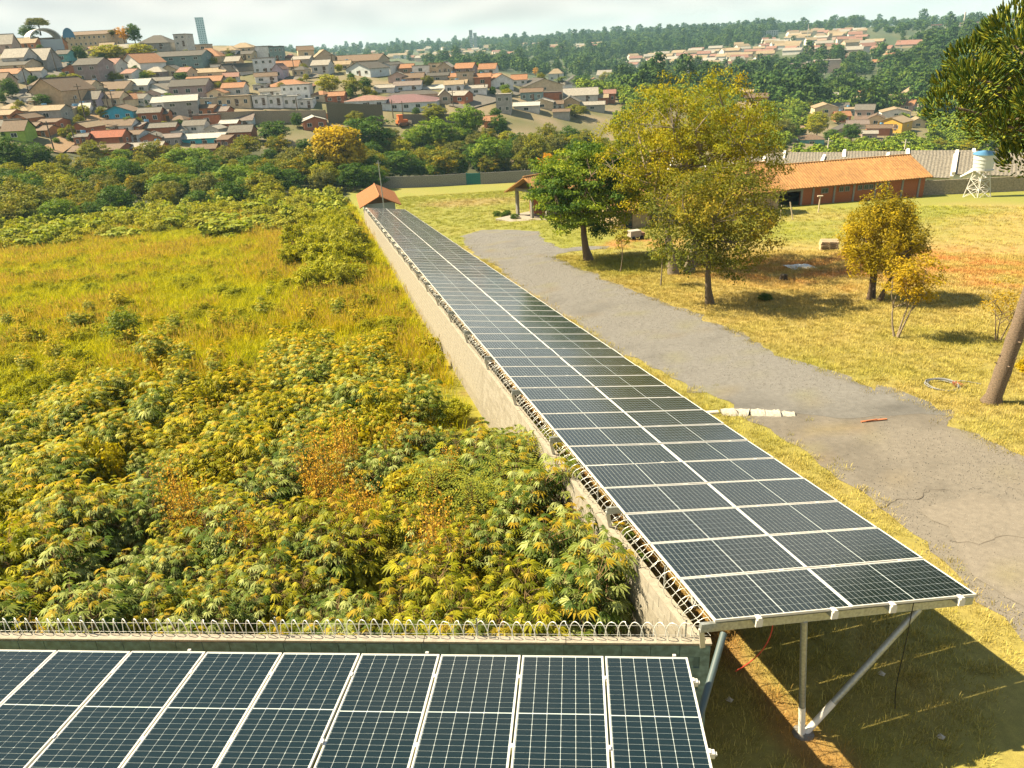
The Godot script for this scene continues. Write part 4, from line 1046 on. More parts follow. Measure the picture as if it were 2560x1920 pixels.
	[192.59,-11.33,-800.57,10.12,7.73,5.57,2.28,4,0,-40.33,1],
	[167.15,-14.42,-757.64,9.6,7.04,5.09,1.96,1,1,-41.33,1],
	[146.87,-10.34,-857.56,13.18,8.3,5,1.64,3,0,-2.59,1],
	[218.77,-13.74,-677.84,13.52,8.61,4.18,2.06,3,2,-5.68,1],
	[150.69,-8.49,-894.7,10.45,7.64,5.03,2.12,1,2,13.26,1],
	[237.18,-6.39,-850.97,15.37,8.25,4.15,2.42,1,2,-32.09,1],
	[215.86,-12.52,-721.53,13.98,8.67,5.8,2.33,0,0,-10.99,1],
	[196.78,-8.13,-874.78,14.1,8.79,5.83,2.37,1,2,-37.88,1],
	[263.65,-3.52,-886.24,9.43,7.23,5.87,1.79,2,2,-14.8,1],
	[224,-5.64,-905.34,12.95,8.38,5.04,2.35,4,0,-19.68,1],
	[236.32,-9.33,-766.59,10.5,7.39,4.21,2.39,2,2,-29.94,1],
	[217.45,-6.56,-887.8,14.51,7.98,5.41,2.29,0,3,-29.76,1],
	[157.96,-11.72,-826,12.85,7.64,4.25,2.18,1,0,17.07,1],
	[196.1,-13.21,-744.64,13.57,7,5.02,2.42,1,3,-48.01,1],
	[235.76,-7.18,-831.37,12.25,8.88,5.36,2.03,3,1,14.02,1],
	[130.17,0.09,-1076.56,15.47,7.25,4.22,2.32,3,0,16.64,2],
	[151.39,7.16,-1234.59,15,8.18,4.14,2.48,2,0,-3.35,2],
	[80.1,3.85,-1172.44,14.2,7.1,5,2.18,3,0,8.32,2],
	[87.96,1.51,-1109.64,11.11,8.38,5.66,2.24,1,0,-1.17,2],
	[126.87,5.7,-1207.76,15.7,8.91,4.35,2.41,4,3,0.05,2],
	[70.95,9.27,-1362.08,13.72,7.31,5.11,2.52,2,0,18.02,2],
	[104.4,10.81,-1416.33,9.18,8.45,4.33,1.77,3,0,-30.44,2],
	[135.55,3.29,-1148.81,15.5,8.02,4.72,2.08,4,0,22.45,2],
	[64.97,14.21,-1640.89,9.47,7.8,5.27,2.03,4,3,18.67,2],
	[60.2,7.19,-1276.06,10.87,7.82,4.33,1.73,4,2,30.53,2],
	[152.34,5.75,-1201.68,10.39,7.14,5.08,2.07,4,1,-32.88,2],
	[49.97,10.1,-1428.35,10.98,7.65,5.68,2.16,0,2,-0.26,2],
	[105.42,0.22,-1078.47,14,8.78,5.9,1.98,4,3,-0.97,2],
	[89.9,6.22,-1233.97,13.26,8.69,4.67,2.16,3,1,1.96,2],
	[69.8,9.92,-1400.09,12.71,8.38,5.18,2.28,2,3,22.83,2],
	[123.36,2.2,-1125.08,14.82,8.9,5.51,2.36,0,1,-4.08,2],
	[456.09,8.43,-1096.72,10.22,8.06,4.3,2.16,0,3,8.98,3],
	[414.49,6.44,-1036.48,13.26,8.02,4.74,2.11,2,0,-39.21,3],
	[379.27,3.49,-873.66,11.89,8.61,4.62,2.19,2,2,-22.68,3],
	[450.76,9.56,-1162.91,13.29,8.47,5.01,2.1,4,0,-55.8,3],
	[376.14,3.63,-910.1,14.55,7.51,4.48,1.81,4,0,-35.09,3],
	[421.48,7.24,-1074.64,15.51,8.45,5.85,2.26,0,1,-5.35,3],
	[354.26,1.29,-807.19,12.47,8.88,5.92,1.8,1,0,-15.7,3],
	[398.01,5.09,-973.37,12.49,7.42,4.83,2.19,3,0,-50.05,3],
	[392.22,5.72,-1036.36,14.41,7.55,5.48,1.83,2,1,3.79,3],
	[353.27,2.77,-935.52,12.85,7.05,4.94,2.14,0,2,-31.22,3],
	[407.07,5.21,-955.94,14.7,8.12,5.83,2.05,4,0,-42.61,3],
	[394.46,4.5,-927.86,10.62,8.27,5.7,2.34,0,3,-24.71,3],
	[481.42,12.02,-1330.08,14.42,8.8,4.79,2.2,0,3,14.28,3],
	[396.62,6.88,-1093.53,15.15,7.11,5.52,2.42,0,0,-41.37,3],
	[418.58,7.96,-1118.08,13.52,7.27,4.21,2.45,0,1,-1.38,3],
	[366.92,3.07,-888.91,11.37,8.45,5.94,2.14,4,1,-6.16,3],
	[340.67,1.97,-921.77,14.5,7.22,4.02,2.41,3,1,9.72,3],
	[390.67,6.35,-1075.84,11.65,7.87,4.69,2.45,2,0,-44.03,3],
	[344.76,2.54,-954.58,13.74,8.59,4.01,1.82,1,2,-33.34,3],
	[341.29,1.57,-853.96,13.42,7.3,4.08,1.62,2,3,-48.47,3],
	[447.14,7.32,-1037.72,10.67,7.98,5.33,2.15,4,1,5.53,3],
	[347.49,2.03,-877.41,11.26,8.75,4.56,2.09,3,1,10.44,3],
	[350.1,1.99,-834.74,9.66,8.82,4.8,2.58,2,1,-44.95,3],
	[363.57,3.95,-993.51,15.31,7.44,4.84,1.79,1,2,-44.01,3],
	[422.22,5.51,-944.26,9.94,8.12,4.88,2.55,0,2,-22.98,3],
	[426.38,6.36,-1004.87,14.17,8.5,4.84,2.49,0,1,0.15,3],
	[352.71,0.32,-787.82,11.4,8.9,4.5,1.71,0,0,-41.08,3],
	[373.46,4.77,-1020.35,12.44,8.22,4.65,2.5,4,3,-50.77,3],
	[362.95,2.73,-862.29,13.43,8.03,5.12,1.61,1,1,-29.43,3],
	[422.33,8.87,-1156.39,9.19,7.48,4.4,1.95,4,1,14.33,3],
	[441.12,8.61,-1124.48,13.8,7.73,4.87,1.76,1,2,-34.07,3],
	[369.03,2.87,-841.83,11.53,8.09,4.71,1.86,1,0,-42.24,3],
	[384.03,5.81,-1058.39,15.48,7.92,5.88,1.77,1,1,13.94,3],
	[436.92,6.37,-984.97,15.93,7.37,5.04,2.19,2,3,-56.56,3],
	[286.7,-4.45,-785.39,13.82,7.83,5.93,2.06,3,1,-35.23,3],
	[279.32,-5.64,-768.15,11.99,7.41,5.5,1.66,2,2,-21.97,3],
	[298.54,-1.75,-836.04,15.34,7.16,4.06,1.88,0,2,-19.28,3],
	[305.42,-0.7,-867.3,11.11,7.84,4.18,2.07,3,3,-40.13,3],
	[271.96,-6.89,-749.37,11.13,7.47,4.96,2.53,1,0,-49.74,3],
	[280.88,-4.28,-804.84,10.15,7.26,4.62,2,1,2,-30.15,3],
	[266.58,-7.97,-730.83,15.74,8.23,4.84,1.64,3,3,-36.32,3],
	[302.1,-0.7,-894.01,15.06,7.52,5.07,2.53,1,3,-19.05,3],
	[283.98,-3.39,-823.89,12.41,7.98,5.58,2.39,3,1,-0.19,3],
	[287.57,-2.08,-859.56,9.57,7.99,5.29,2.39,2,1,-2.66,3],
	[305.2,-0.25,-914.53,13.94,8.36,5.83,2.23,1,0,1.19,3],
	[267.26,-5.95,-789.52,9.65,7.64,4.58,1.76,4,0,-35.13,3],
	[318.74,-5.58,-700.68,10.7,7.19,5.69,2.53,4,3,-15.46,3],
	[306.74,-3.65,-763.36,15.33,8.4,4.79,2.41,0,3,-12.08,3],
	[285.13,-7.88,-694.07,15.03,8.15,4.83,2.04,4,2,8.79,3],
	[316.24,-4.51,-726.66,15.03,7.22,5.63,2.02,4,2,11.38,3],
	[312.74,-1.42,-811.79,9.89,7.68,5.46,2.47,1,2,-0.38,3],
	[332.29,-2.33,-754.54,10.83,8.82,4.75,2.25,4,0,-20.57,3],
	[290.74,-5.8,-737.98,13.43,7,4.04,2.17,1,0,-14.51,3],
	[330.96,-1.62,-772.78,15.81,7.28,5.31,2.03,3,0,-9.47,3],
	[288.08,-9.36,-654.47,13.51,7.11,5.87,1.74,4,3,-30.28,3],
	[334.7,-3.86,-720.35,14.98,7.72,4.85,1.78,2,1,-42.15,3],
	[306.37,-7.64,-670.85,12.68,7.32,5.94,1.85,3,0,7.39,3],
	[278.42,-7.59,-714.58,12.25,8.52,4.3,1.75,0,3,-23.86,3],
	[296.26,-6.09,-719.78,10.85,8.57,5.02,2.47,2,0,2.51,3],
	[303.94,-9.34,-639.97,14.76,8.55,5.64,2.02,0,0,-44.93,3]
]
const STREETS := [
	[7,"asphalt","town street",[-128.38,-211.76,-128.25,-219.45,-128.93,-228.71,-130.52,-237.86,-132.06,-245.9,-135.52,-260.39,-138.75,-274.33,-139.66,-281.25]],
	[5,"dirt","dirt road",[-103.74,-182.15,-104.14,-188.59,-105.05,-195.31,-105.32,-200.83,-105.69,-206.79,-106.77,-214.03,-107.46,-220.62]],
	[5,"asphalt","upper lane",[-107.46,-221.36,-110.77,-219.95,-114.14,-216.85]],
	[8,"asphalt","sloping street",[5.03,-276.43,-0.28,-267.14,-4.83,-258.45,-9.17,-252.51,-12.66,-247.76]],
	[6,"asphalt","middle street",[-74.99,-270,-69.33,-278.82,-64.51,-283.99,-63.01,-288.55]],
	[9,"dirt","red road",[142.99,-385.34,121.18,-325.66,108.96,-293.15,97.13,-260.7]],
	[12,"asphalt","valley highway",[118.18,-643.09,142.13,-606.87,154.14,-570.05,169.89,-528.9]]
]
const DRIVE := [-4.34,-74.36,-2.42,-79.21,1,-77.56,3.41,-74.94,3.47,-67.18,4.84,-62.27,6.81,-62.71,8.74,-61.71,8.42,-60.34,6.01,-60.23,4.1,-58.73,3.82,-57.08,4.78,-52.75,5.96,-48.89,6.9,-44.98,8.33,-39.13,9.39,-36.21,9.92,-33.15,10.35,-31.26,10.66,-28.76,11.09,-27.16,11.62,-25.69,12.04,-24.19,12.49,-22.98,12.65,-23.65,13.24,-22,13.46,-20.58,10.6,-20.74,8.96,-21.23,6.84,-21.56,6.85,-22.3,6.65,-23.41,5.98,-23.77,5.87,-25.89,5.26,-27.29,4.47,-29.36,3.93,-32.23,3.04,-35.71,1.82,-40.86,0.45,-46.91,-1.12,-55.55,-3.07,-64.4]
const OLD_ASPHALT := [6.98,-22.05,9.18,-21.83,10.93,-21.45,13.71,-21.01,13.1,-19.73,13.48,-18.52,13.63,-17.31,13.74,-15.98,12.65,-12.64,9.74,-9,8.84,-9.17,8.72,-9.97,8.72,-10.61,8.66,-11.13,8.55,-11.64,8.57,-12.56,8.59,-13.69,8.8,-15.07,8.53,-16.14,8.27,-17.46,7.87,-18.68,7.34,-20.77]
const PATCH := [9.38,-14.69,9.98,-14.94,10.57,-15.09,11.11,-15.47,11.47,-15.31,11.56,-14.97,12.37,-14.77,12.24,-12.68,10.07,-10.36,9.35,-10.81,9.09,-11.51,8.95,-11.89,9.05,-12.27,9.11,-12.75,9.35,-13.11,9.62,-13.86,9.46,-14.17]
const SITE := {"jac": Vector3(6.18, -5.06, -54.93), "med": Vector3(10.69, -3.19, -37.84), "tall": Vector3(11.28, -4.19, -47.12), "cyp": Vector3(18.82, -3.04, -36.76), "yel": Vector3(16.4, -2.28, -29.6), "arau": Vector3(15.31, -1.4, -21.38), "hose": Vector3(14.75, -1.59, -23.19), "bump": Vector3(7.93, -1.45, -21.58), "stump": Vector3(16.51, -3.74, -43.14), "plantpot": Vector3(13.66, -3.19, -37.9), "sheet": Vector3(18.83, -4.13, -46.82), "pallet": Vector3(23.59, -4.84, -53.61), "sap1": Vector3(7.66, -4.41, -49.03), "sap2": Vector3(9.24, -3.81, -43.48), "tower": Vector3(54.58, -8.32, -86.64), "tpost": Vector3(33.15, -7.52, -78.86), "lean": Vector3(28.51, -6.97, -73.52), "post3": Vector3(28.56, -7.17, -75.38), "bare": Vector3(19.91, -2.12, -28.3), "yplant": Vector3(17.7, -1.6, -23.39), "fieldtree": Vector3(-19.27, -3.49, -36.29), "guard": Vector3(-21.84, -14.26, -136.12), "antenna": Vector3(-19.68, -12.35, -121.16), "whL": Vector3(29.26, -8.31, -85.97), "whR": Vector3(50.04, -8.7, -89.78), "wallR1": Vector3(49.37, -8.43, -87.56), "wallR2": Vector3(54.53, -7.17, -76.46), "h2L": Vector3(11.06, -6.95, -72.61), "h2R": Vector3(28.98, -7.58, -79.21), "pavL": Vector3(2.11, -9.71, -97.82), "pavR": Vector3(4, -8.14, -83.34), "cart": Vector3(11.36, -6.11, -64.9), "backL": Vector3(-29.25, -16.28, -164.64), "backR": Vector3(17.56, -16.63, -165.32), "gateL": Vector3(-7.59, -16.9, -166.77), "gateR": Vector3(-4.45, -16.83, -165.99), "fence": Vector3(50.11, -8.69, -89.71), "sh1": Vector3(-0.8, -9.21, -93.09), "sh2": Vector3(0.11, -8.99, -91.1), "sh3": Vector3(0.47, -9.26, -93.58), "sh4": Vector3(1.28, -8.64, -87.93), "rock": Vector3(-2.86, -9.78, -98.16), "bulldozer": Vector3(-27.8, -9.36, -231.14), "container": Vector3(-36.78, -7.82, -234.64)}


const EYE := Vector3(0, 9.65, 0)
const ALONG := Vector3(-0.224873, 0, -0.974388)    # level direction in which the canopy runs away
const ACROSS := Vector3(0.974388, 0, -0.224873)    # level direction to the right of it

class Shape:
	var v := PackedVector3Array()
	var n := PackedVector3Array()
	var c := PackedColorArray()
	var ix := PackedInt32Array()
	var col := Color.WHITE

	func tri(a: Vector3, b: Vector3, d: Vector3) -> void:
		var m := (b - a).cross(d - a).normalized()
		var k := v.size()
		v.append(a); v.append(b); v.append(d)
		n.append(m); n.append(m); n.append(m)
		c.append(col); c.append(col); c.append(col)
		ix.append(k); ix.append(k + 2); ix.append(k + 1)

	func quad(a: Vector3, b: Vector3, d: Vector3, e: Vector3) -> void:
		var m := (b - a).cross(d - a).normalized()
		if m == Vector3.ZERO:
			m = (d - a).cross(e - a).normalized()
		var k := v.size()
		v.append(a); v.append(b); v.append(d); v.append(e)
		for i in 4:
			n.append(m); c.append(col)
		ix.append(k); ix.append(k + 2); ix.append(k + 1)
		ix.append(k); ix.append(k + 3); ix.append(k + 2)

	func leaf(a: Vector3, b: Vector3, d: Vector3, e: Vector3, m: Vector3) -> void:
		var k := v.size()
		v.append(a); v.append(b); v.append(d); v.append(e)
		n.append(m); n.append(m); n.append(m); n.append(m)
		c.append(col); c.append(col); c.append(col); c.append(col)
		if (b - a).cross(d - a).dot(m) < 0.0:
			ix.append(k); ix.append(k + 1); ix.append(k + 2)
			ix.append(k); ix.append(k + 2); ix.append(k + 3)
		else:
			ix.append(k); ix.append(k + 2); ix.append(k + 1)
			ix.append(k); ix.append(k + 3); ix.append(k + 2)

	func box(lo: Vector3, hi: Vector3, t := Transform3D()) -> void:
		var p := []
		for i in 8:
			p.append(t * Vector3(hi.x if i & 1 else lo.x, hi.y if i & 2 else lo.y, hi.z if i & 4 else lo.z))
		quad(p[4], p[5], p[7], p[6]); quad(p[1], p[0], p[2], p[3])
		quad(p[5], p[1], p[3], p[7]); quad(p[0], p[4], p[6], p[2])
		quad(p[6], p[7], p[3], p[2]); quad(p[0], p[1], p[5], p[4])

	func slab(a: Vector3, b: Vector3, d: Vector3, e: Vector3, thick: float) -> void:   # a to e counter-clockwise from above
		var m := (b - a).cross(d - a).normalized() * thick
		quad(a, b, d, e)
		quad(e - m, d - m, b - m, a - m)
		quad(a - m, b - m, b, a); quad(b - m, d - m, d, b); quad(d - m, e - m, e, d); quad(e - m, a - m, a, e)

	func tube(pts: PackedVector3Array, r: PackedFloat32Array, sides: int) -> void:
		var k := v.size()
		var x := Vector3.ZERO
		for i in pts.size():
			var dir := (pts[mini(i + 1, pts.size() - 1)] - pts[maxi(i - 1, 0)]).normalized()
			if x == Vector3.ZERO:
				x = dir.cross(Vector3.RIGHT if absf(dir.x) < 0.8 else Vector3.UP)
			x = (x - dir * x.dot(dir)).normalized()
			var y := dir.cross(x)
			var rad := r[mini(i, r.size() - 1)]
			for j in sides:
				var w := TAU * j / sides
				var o := x * cos(w) + y * sin(w)
				v.append(pts[i] + o * rad); n.append(o); c.append(col)
		for i in pts.size() - 1:
			for j in sides:
				var p := k + i * sides + j
				var q := k + i * sides + (j + 1) % sides
				ix.append(p); ix.append(p + sides); ix.append(q)
				ix.append(q); ix.append(p + sides); ix.append(q + sides)
		var top := k + (pts.size() - 1) * sides
		for j in range(1, sides - 1):
			ix.append(top); ix.append(top + j + 1); ix.append(top + j)
			ix.append(k); ix.append(k + j); ix.append(k + j + 1)

	func rod(a: Vector3, b: Vector3, r: float, sides := 8, r2 := -1.0) -> void:
		tube(PackedVector3Array([a, b]), PackedFloat32Array([r, r if r2 < 0 else r2]), sides)

	func done() -> ArrayMesh:
		var m := ArrayMesh.new()
		var a := []
		a.resize(Mesh.ARRAY_MAX)
		a[Mesh.ARRAY_VERTEX] = v; a[Mesh.ARRAY_NORMAL] = n; a[Mesh.ARRAY_COLOR] = c; a[Mesh.ARRAY_INDEX] = ix
		m.add_surface_from_arrays(Mesh.PRIMITIVE_TRIANGLES, a)
		return m


# ---------------------------------------------------------------- names and labels

var used := {}

func numbered(called: String) -> String:
	used[called] = used.get(called, -1) + 1
	return called if used[called] == 0 else "%s_%03d" % [called, used[called]]

func tag(o: Node3D, label: String, category: String, group := "") -> Node3D:
	o.set_meta("label", label); o.set_meta("category", category)
	if group: o.set_meta("group", group)
	return o

func thing(called: String, label: String, category: String, where := Vector3.ZERO, turn := 0.0, group := "") -> Node3D:
	var o := Node3D.new()
	o.name = numbered(called)
	add_child(o)
	o.position = where
	o.rotation.y = turn
	return tag(o, label, category, group)

func part(parent: Node3D, called: String, mesh: Mesh, m: Material, where := Vector3.ZERO) -> MeshInstance3D:
	var o := MeshInstance3D.new()
	o.name = called
	o.mesh = mesh
	o.material_override = m
	o.position = where
	parent.add_child(o, true)
	return o

func single(called: String, mesh: Mesh, m: Material, label: String, category: String, where := Vector3.ZERO, group := "") -> MeshInstance3D:
	var o := part(self, numbered(called), mesh, m, where)
	tag(o, label, category, group)
	return o

func structure(called: String, mesh: Mesh, m: Material) -> MeshInstance3D:
	var o := part(self, numbered(called), mesh, m)
	o.set_meta("kind", "structure")
	return o

func copy(o: Node3D, called: String, label: String, category: String, group: String) -> Node3D:
	var d: Node3D = o.duplicate()
	d.name = numbered(called)
	add_child(d)
	return tag(d, label, category, group)

func scatter(parent: Node3D, called: String, mesh: Mesh, m: Material, places: Array, tints: Array) -> void:
	if places.is_empty():
		return
	var mm := MultiMesh.new()
	mm.transform_format = MultiMesh.TRANSFORM_3D
	mm.use_colors = true
	mm.mesh = mesh
	mm.instance_count = places.size()
	for i in places.size():
		mm.set_instance_transform(i, places[i])
		mm.set_instance_color(i, tints[i])
	var o := MultiMeshInstance3D.new()
	o.name = called
	o.multimesh = mm
	o.material_override = m
	parent.add_child(o, true)
	o.set_meta("kind", "stuff")


# ---------------------------------------------------------------- ground shape

var lumps := FastNoiseLite.new()

func plane_s(x: float, z: float) -> float: return (x - 4.14) * ALONG.x + (z + 8.0) * ALONG.z
func plane_t(x: float, z: float) -> float: return (x - 4.14) * ACROSS.x + (z + 8.0) * ACROSS.z

func ground(x: float, z: float) -> float:
	var d := sqrt(x * x + z * z)
	var p := -0.1062 * maxf(plane_s(x, z), -25.0) - 0.02 * clampf(plane_t(x, z), 0.0, 90.0)
	if d > 14.0 and d < 200.0:
		p += 0.10 * lumps.get_noise_2d(x, z) * smoothstep(14.0, 30.0, d)
	var w := smoothstep(95.0, 150.0, d)
	if w <= 0.0:
		return p
	var az := rad_to_deg(atan2(x, -z))
	var i := 0
	while i < AZIMUTHS.size() - 2 and az > AZIMUTHS[i + 1]: i += 1
	var u := smoothstep(float(AZIMUTHS[i]), float(AZIMUTHS[i + 1]), az)
	var j := 0
	while j < DISTANCES.size() - 2 and d > DISTANCES[j + 1]: j += 1
	var v := clampf((d - DISTANCES[j]) / (DISTANCES[j + 1] - DISTANCES[j]), 0.0, 1.0)
	var a: float = lerpf(LEVELS[i][j], LEVELS[i + 1][j], u)
	var b: float = lerpf(LEVELS[i][j + 1], LEVELS[i + 1][j + 1], u)
	return lerpf(p, lerpf(a, b, v) + EYE.y, w)

func on_ground(x: float, z: float, up := 0.0) -> Vector3: return Vector3(x, ground(x, z) + up, z)

func st(s: float, t: float, up := 0.0) -> Vector3:   # metres along and across from the first post's foot
	var x := 4.14 + ALONG.x * s + ACROSS.x * t
	var z := -8.0 + ALONG.z * s + ACROSS.z * t
	return Vector3(x, ground(x, z) + up, z)


# ---------------------------------------------------------------- materials

var mats := {}
var texs := {}

func noise_texture(key: String, freq: float, lo: float, hi: float, octaves := 4, kind := FastNoiseLite.TYPE_SIMPLEX_SMOOTH, size := 256) -> ImageTexture:
	if texs.has(key):
		return texs[key]
	var f := FastNoiseLite.new()
	f.seed = hash(key) % 1000
	f.noise_type = kind
	f.frequency = freq
	f.fractal_octaves = octaves
	var im := f.get_seamless_image(size, size)
	im.convert(Image.FORMAT_L8)
	var data := im.get_data()
	for i in data.size():
		data[i] = int(255.0 * lerpf(lo, hi, data[i] / 255.0))
	texs[key] = ImageTexture.create_from_image(Image.create_from_data(size, size, false, Image.FORMAT_L8, data))
	return texs[key]

func speckle_texture(key: String, lo: float, hi: float, size := 256) -> ImageTexture:
	if texs.has(key):
		return texs[key]
	var r := RandomNumberGenerator.new()
	r.seed = hash(key)
	var f := FastNoiseLite.new()
	f.frequency = 0.02
	f.fractal_octaves = 4
	var soft := f.get_seamless_image(size, size)
	soft.convert(Image.FORMAT_L8)
	var data := soft.get_data()
	for i in data.size():
		data[i] = int(255.0 * clampf(lerpf(lo, hi, 0.35 * data[i] / 255.0 + 0.65 * r.randf()), 0.0, 1.0))
	texs[key] = ImageTexture.create_from_image(Image.create_from_data(size, size, false, Image.FORMAT_L8, data))
	return texs[key]

func paint(key: String, linear: Color, rough := 0.85, texture: Texture2D = null, scale := 0.5, bump := 0.0) -> StandardMaterial3D:
	if mats.has(key):
		return mats[key]
	var m := StandardMaterial3D.new()
	m.resource_name = key
	m.albedo_color = linear.linear_to_srgb()
	m.roughness = rough
	if texture:
		m.albedo_texture = texture
		m.uv1_triplanar = true
		m.uv1_world_triplanar = true
		m.uv1_scale = Vector3.ONE * scale
		if bump > 0.0:
			m.heightmap_enabled = true
			m.heightmap_texture = texture
			m.heightmap_scale = bump
	mats[key] = m
	return m

func leafy(key: String, rough := 0.6, through := 0.9) -> StandardMaterial3D:
	if mats.has(key):
		return mats[key]
	var m := StandardMaterial3D.new()
	m.resource_name = key
	m.albedo_color = Color.WHITE
	m.vertex_color_use_as_albedo = true
	m.roughness = rough
	m.metallic_specular = 0.22
	m.backlight_enabled = true
	m.backlight = Color(through, through, through * 0.6)
	mats[key] = m
	return m

const WALLS := {"brick": Color(0.395, 0.143, 0.0714), "orange": Color(0.549, 0.22, 0.0879), "cream": Color(0.637, 0.516, 0.351), "white": Color(0.72, 0.72, 0.72), "grey": Color(0.33, 0.319, 0.307), "palegrey": Color(0.57, 0.56, 0.539),
	"beige": Color(0.494, 0.395, 0.296), "turquoise": Color(0.0659, 0.461, 0.549), "blue": Color(0.0549, 0.395, 0.604), "pblue": Color(0.57, 0.637, 0.68), "mauve": Color(0.33, 0.253, 0.253), "pink": Color(0.549, 0.395, 0.34), "lime": Color(0.307, 0.461, 0.0659),
	"teal": Color(0.131, 0.374, 0.374), "tealgrey": Color(0.186, 0.275, 0.285), "lilac": Color(0.494, 0.418, 0.505), "yellow": Color(0.659, 0.395, 0.0549), "tan": Color(0.57, 0.395, 0.241), "concrete": Color(0.362, 0.351, 0.33), "brown": Color(0.307, 0.186, 0.121)}
const ROOFS := {"tile": Color(0.325, 0.151, 0.0725), "redtile": Color(0.297, 0.0708, 0.0283), "tan": Color(0.318, 0.241, 0.155), "dark": Color(0.0708, 0.0638, 0.0603), "grey": Color(0.155, 0.142, 0.128), "lgrey": Color(0.318, 0.297, 0.269), "white": Color(0.464, 0.464, 0.438),
	"brown": Color(0.155, 0.0992, 0.0638), "purple": Color(0.184, 0.0922, 0.106), "pinkroof": Color(0.283, 0.142, 0.113), "rust": Color(0.198, 0.155, 0.142)}

func wall_mat(k: String) -> StandardMaterial3D: return paint("wall_" + k, WALLS[k], 0.9, noise_texture("plaster_wash", 0.02, 0.84, 1.0), 0.18)
func roof_mat(k: String) -> StandardMaterial3D: return paint("roof_" + k, ROOFS[k], 0.85, noise_texture("weathered_sheet", 0.03, 0.66, 1.0, 5), 0.22)
func glass_mat() -> StandardMaterial3D: return paint("window_glass", Color(0.02, 0.03, 0.035), 0.08)
func frame_mat() -> StandardMaterial3D: return paint("window_frame", Color(0.6, 0.6, 0.58), 0.6)

# ---------------------------------------------------------------- plants

func blend(cols: Array, u: float) -> Color:
	var f := clampf(u, 0.0, 0.999) * (cols.size() - 1)
	var a: Color = cols[int(f)]
	return a.lerp(cols[int(f) + 1], f - int(f))

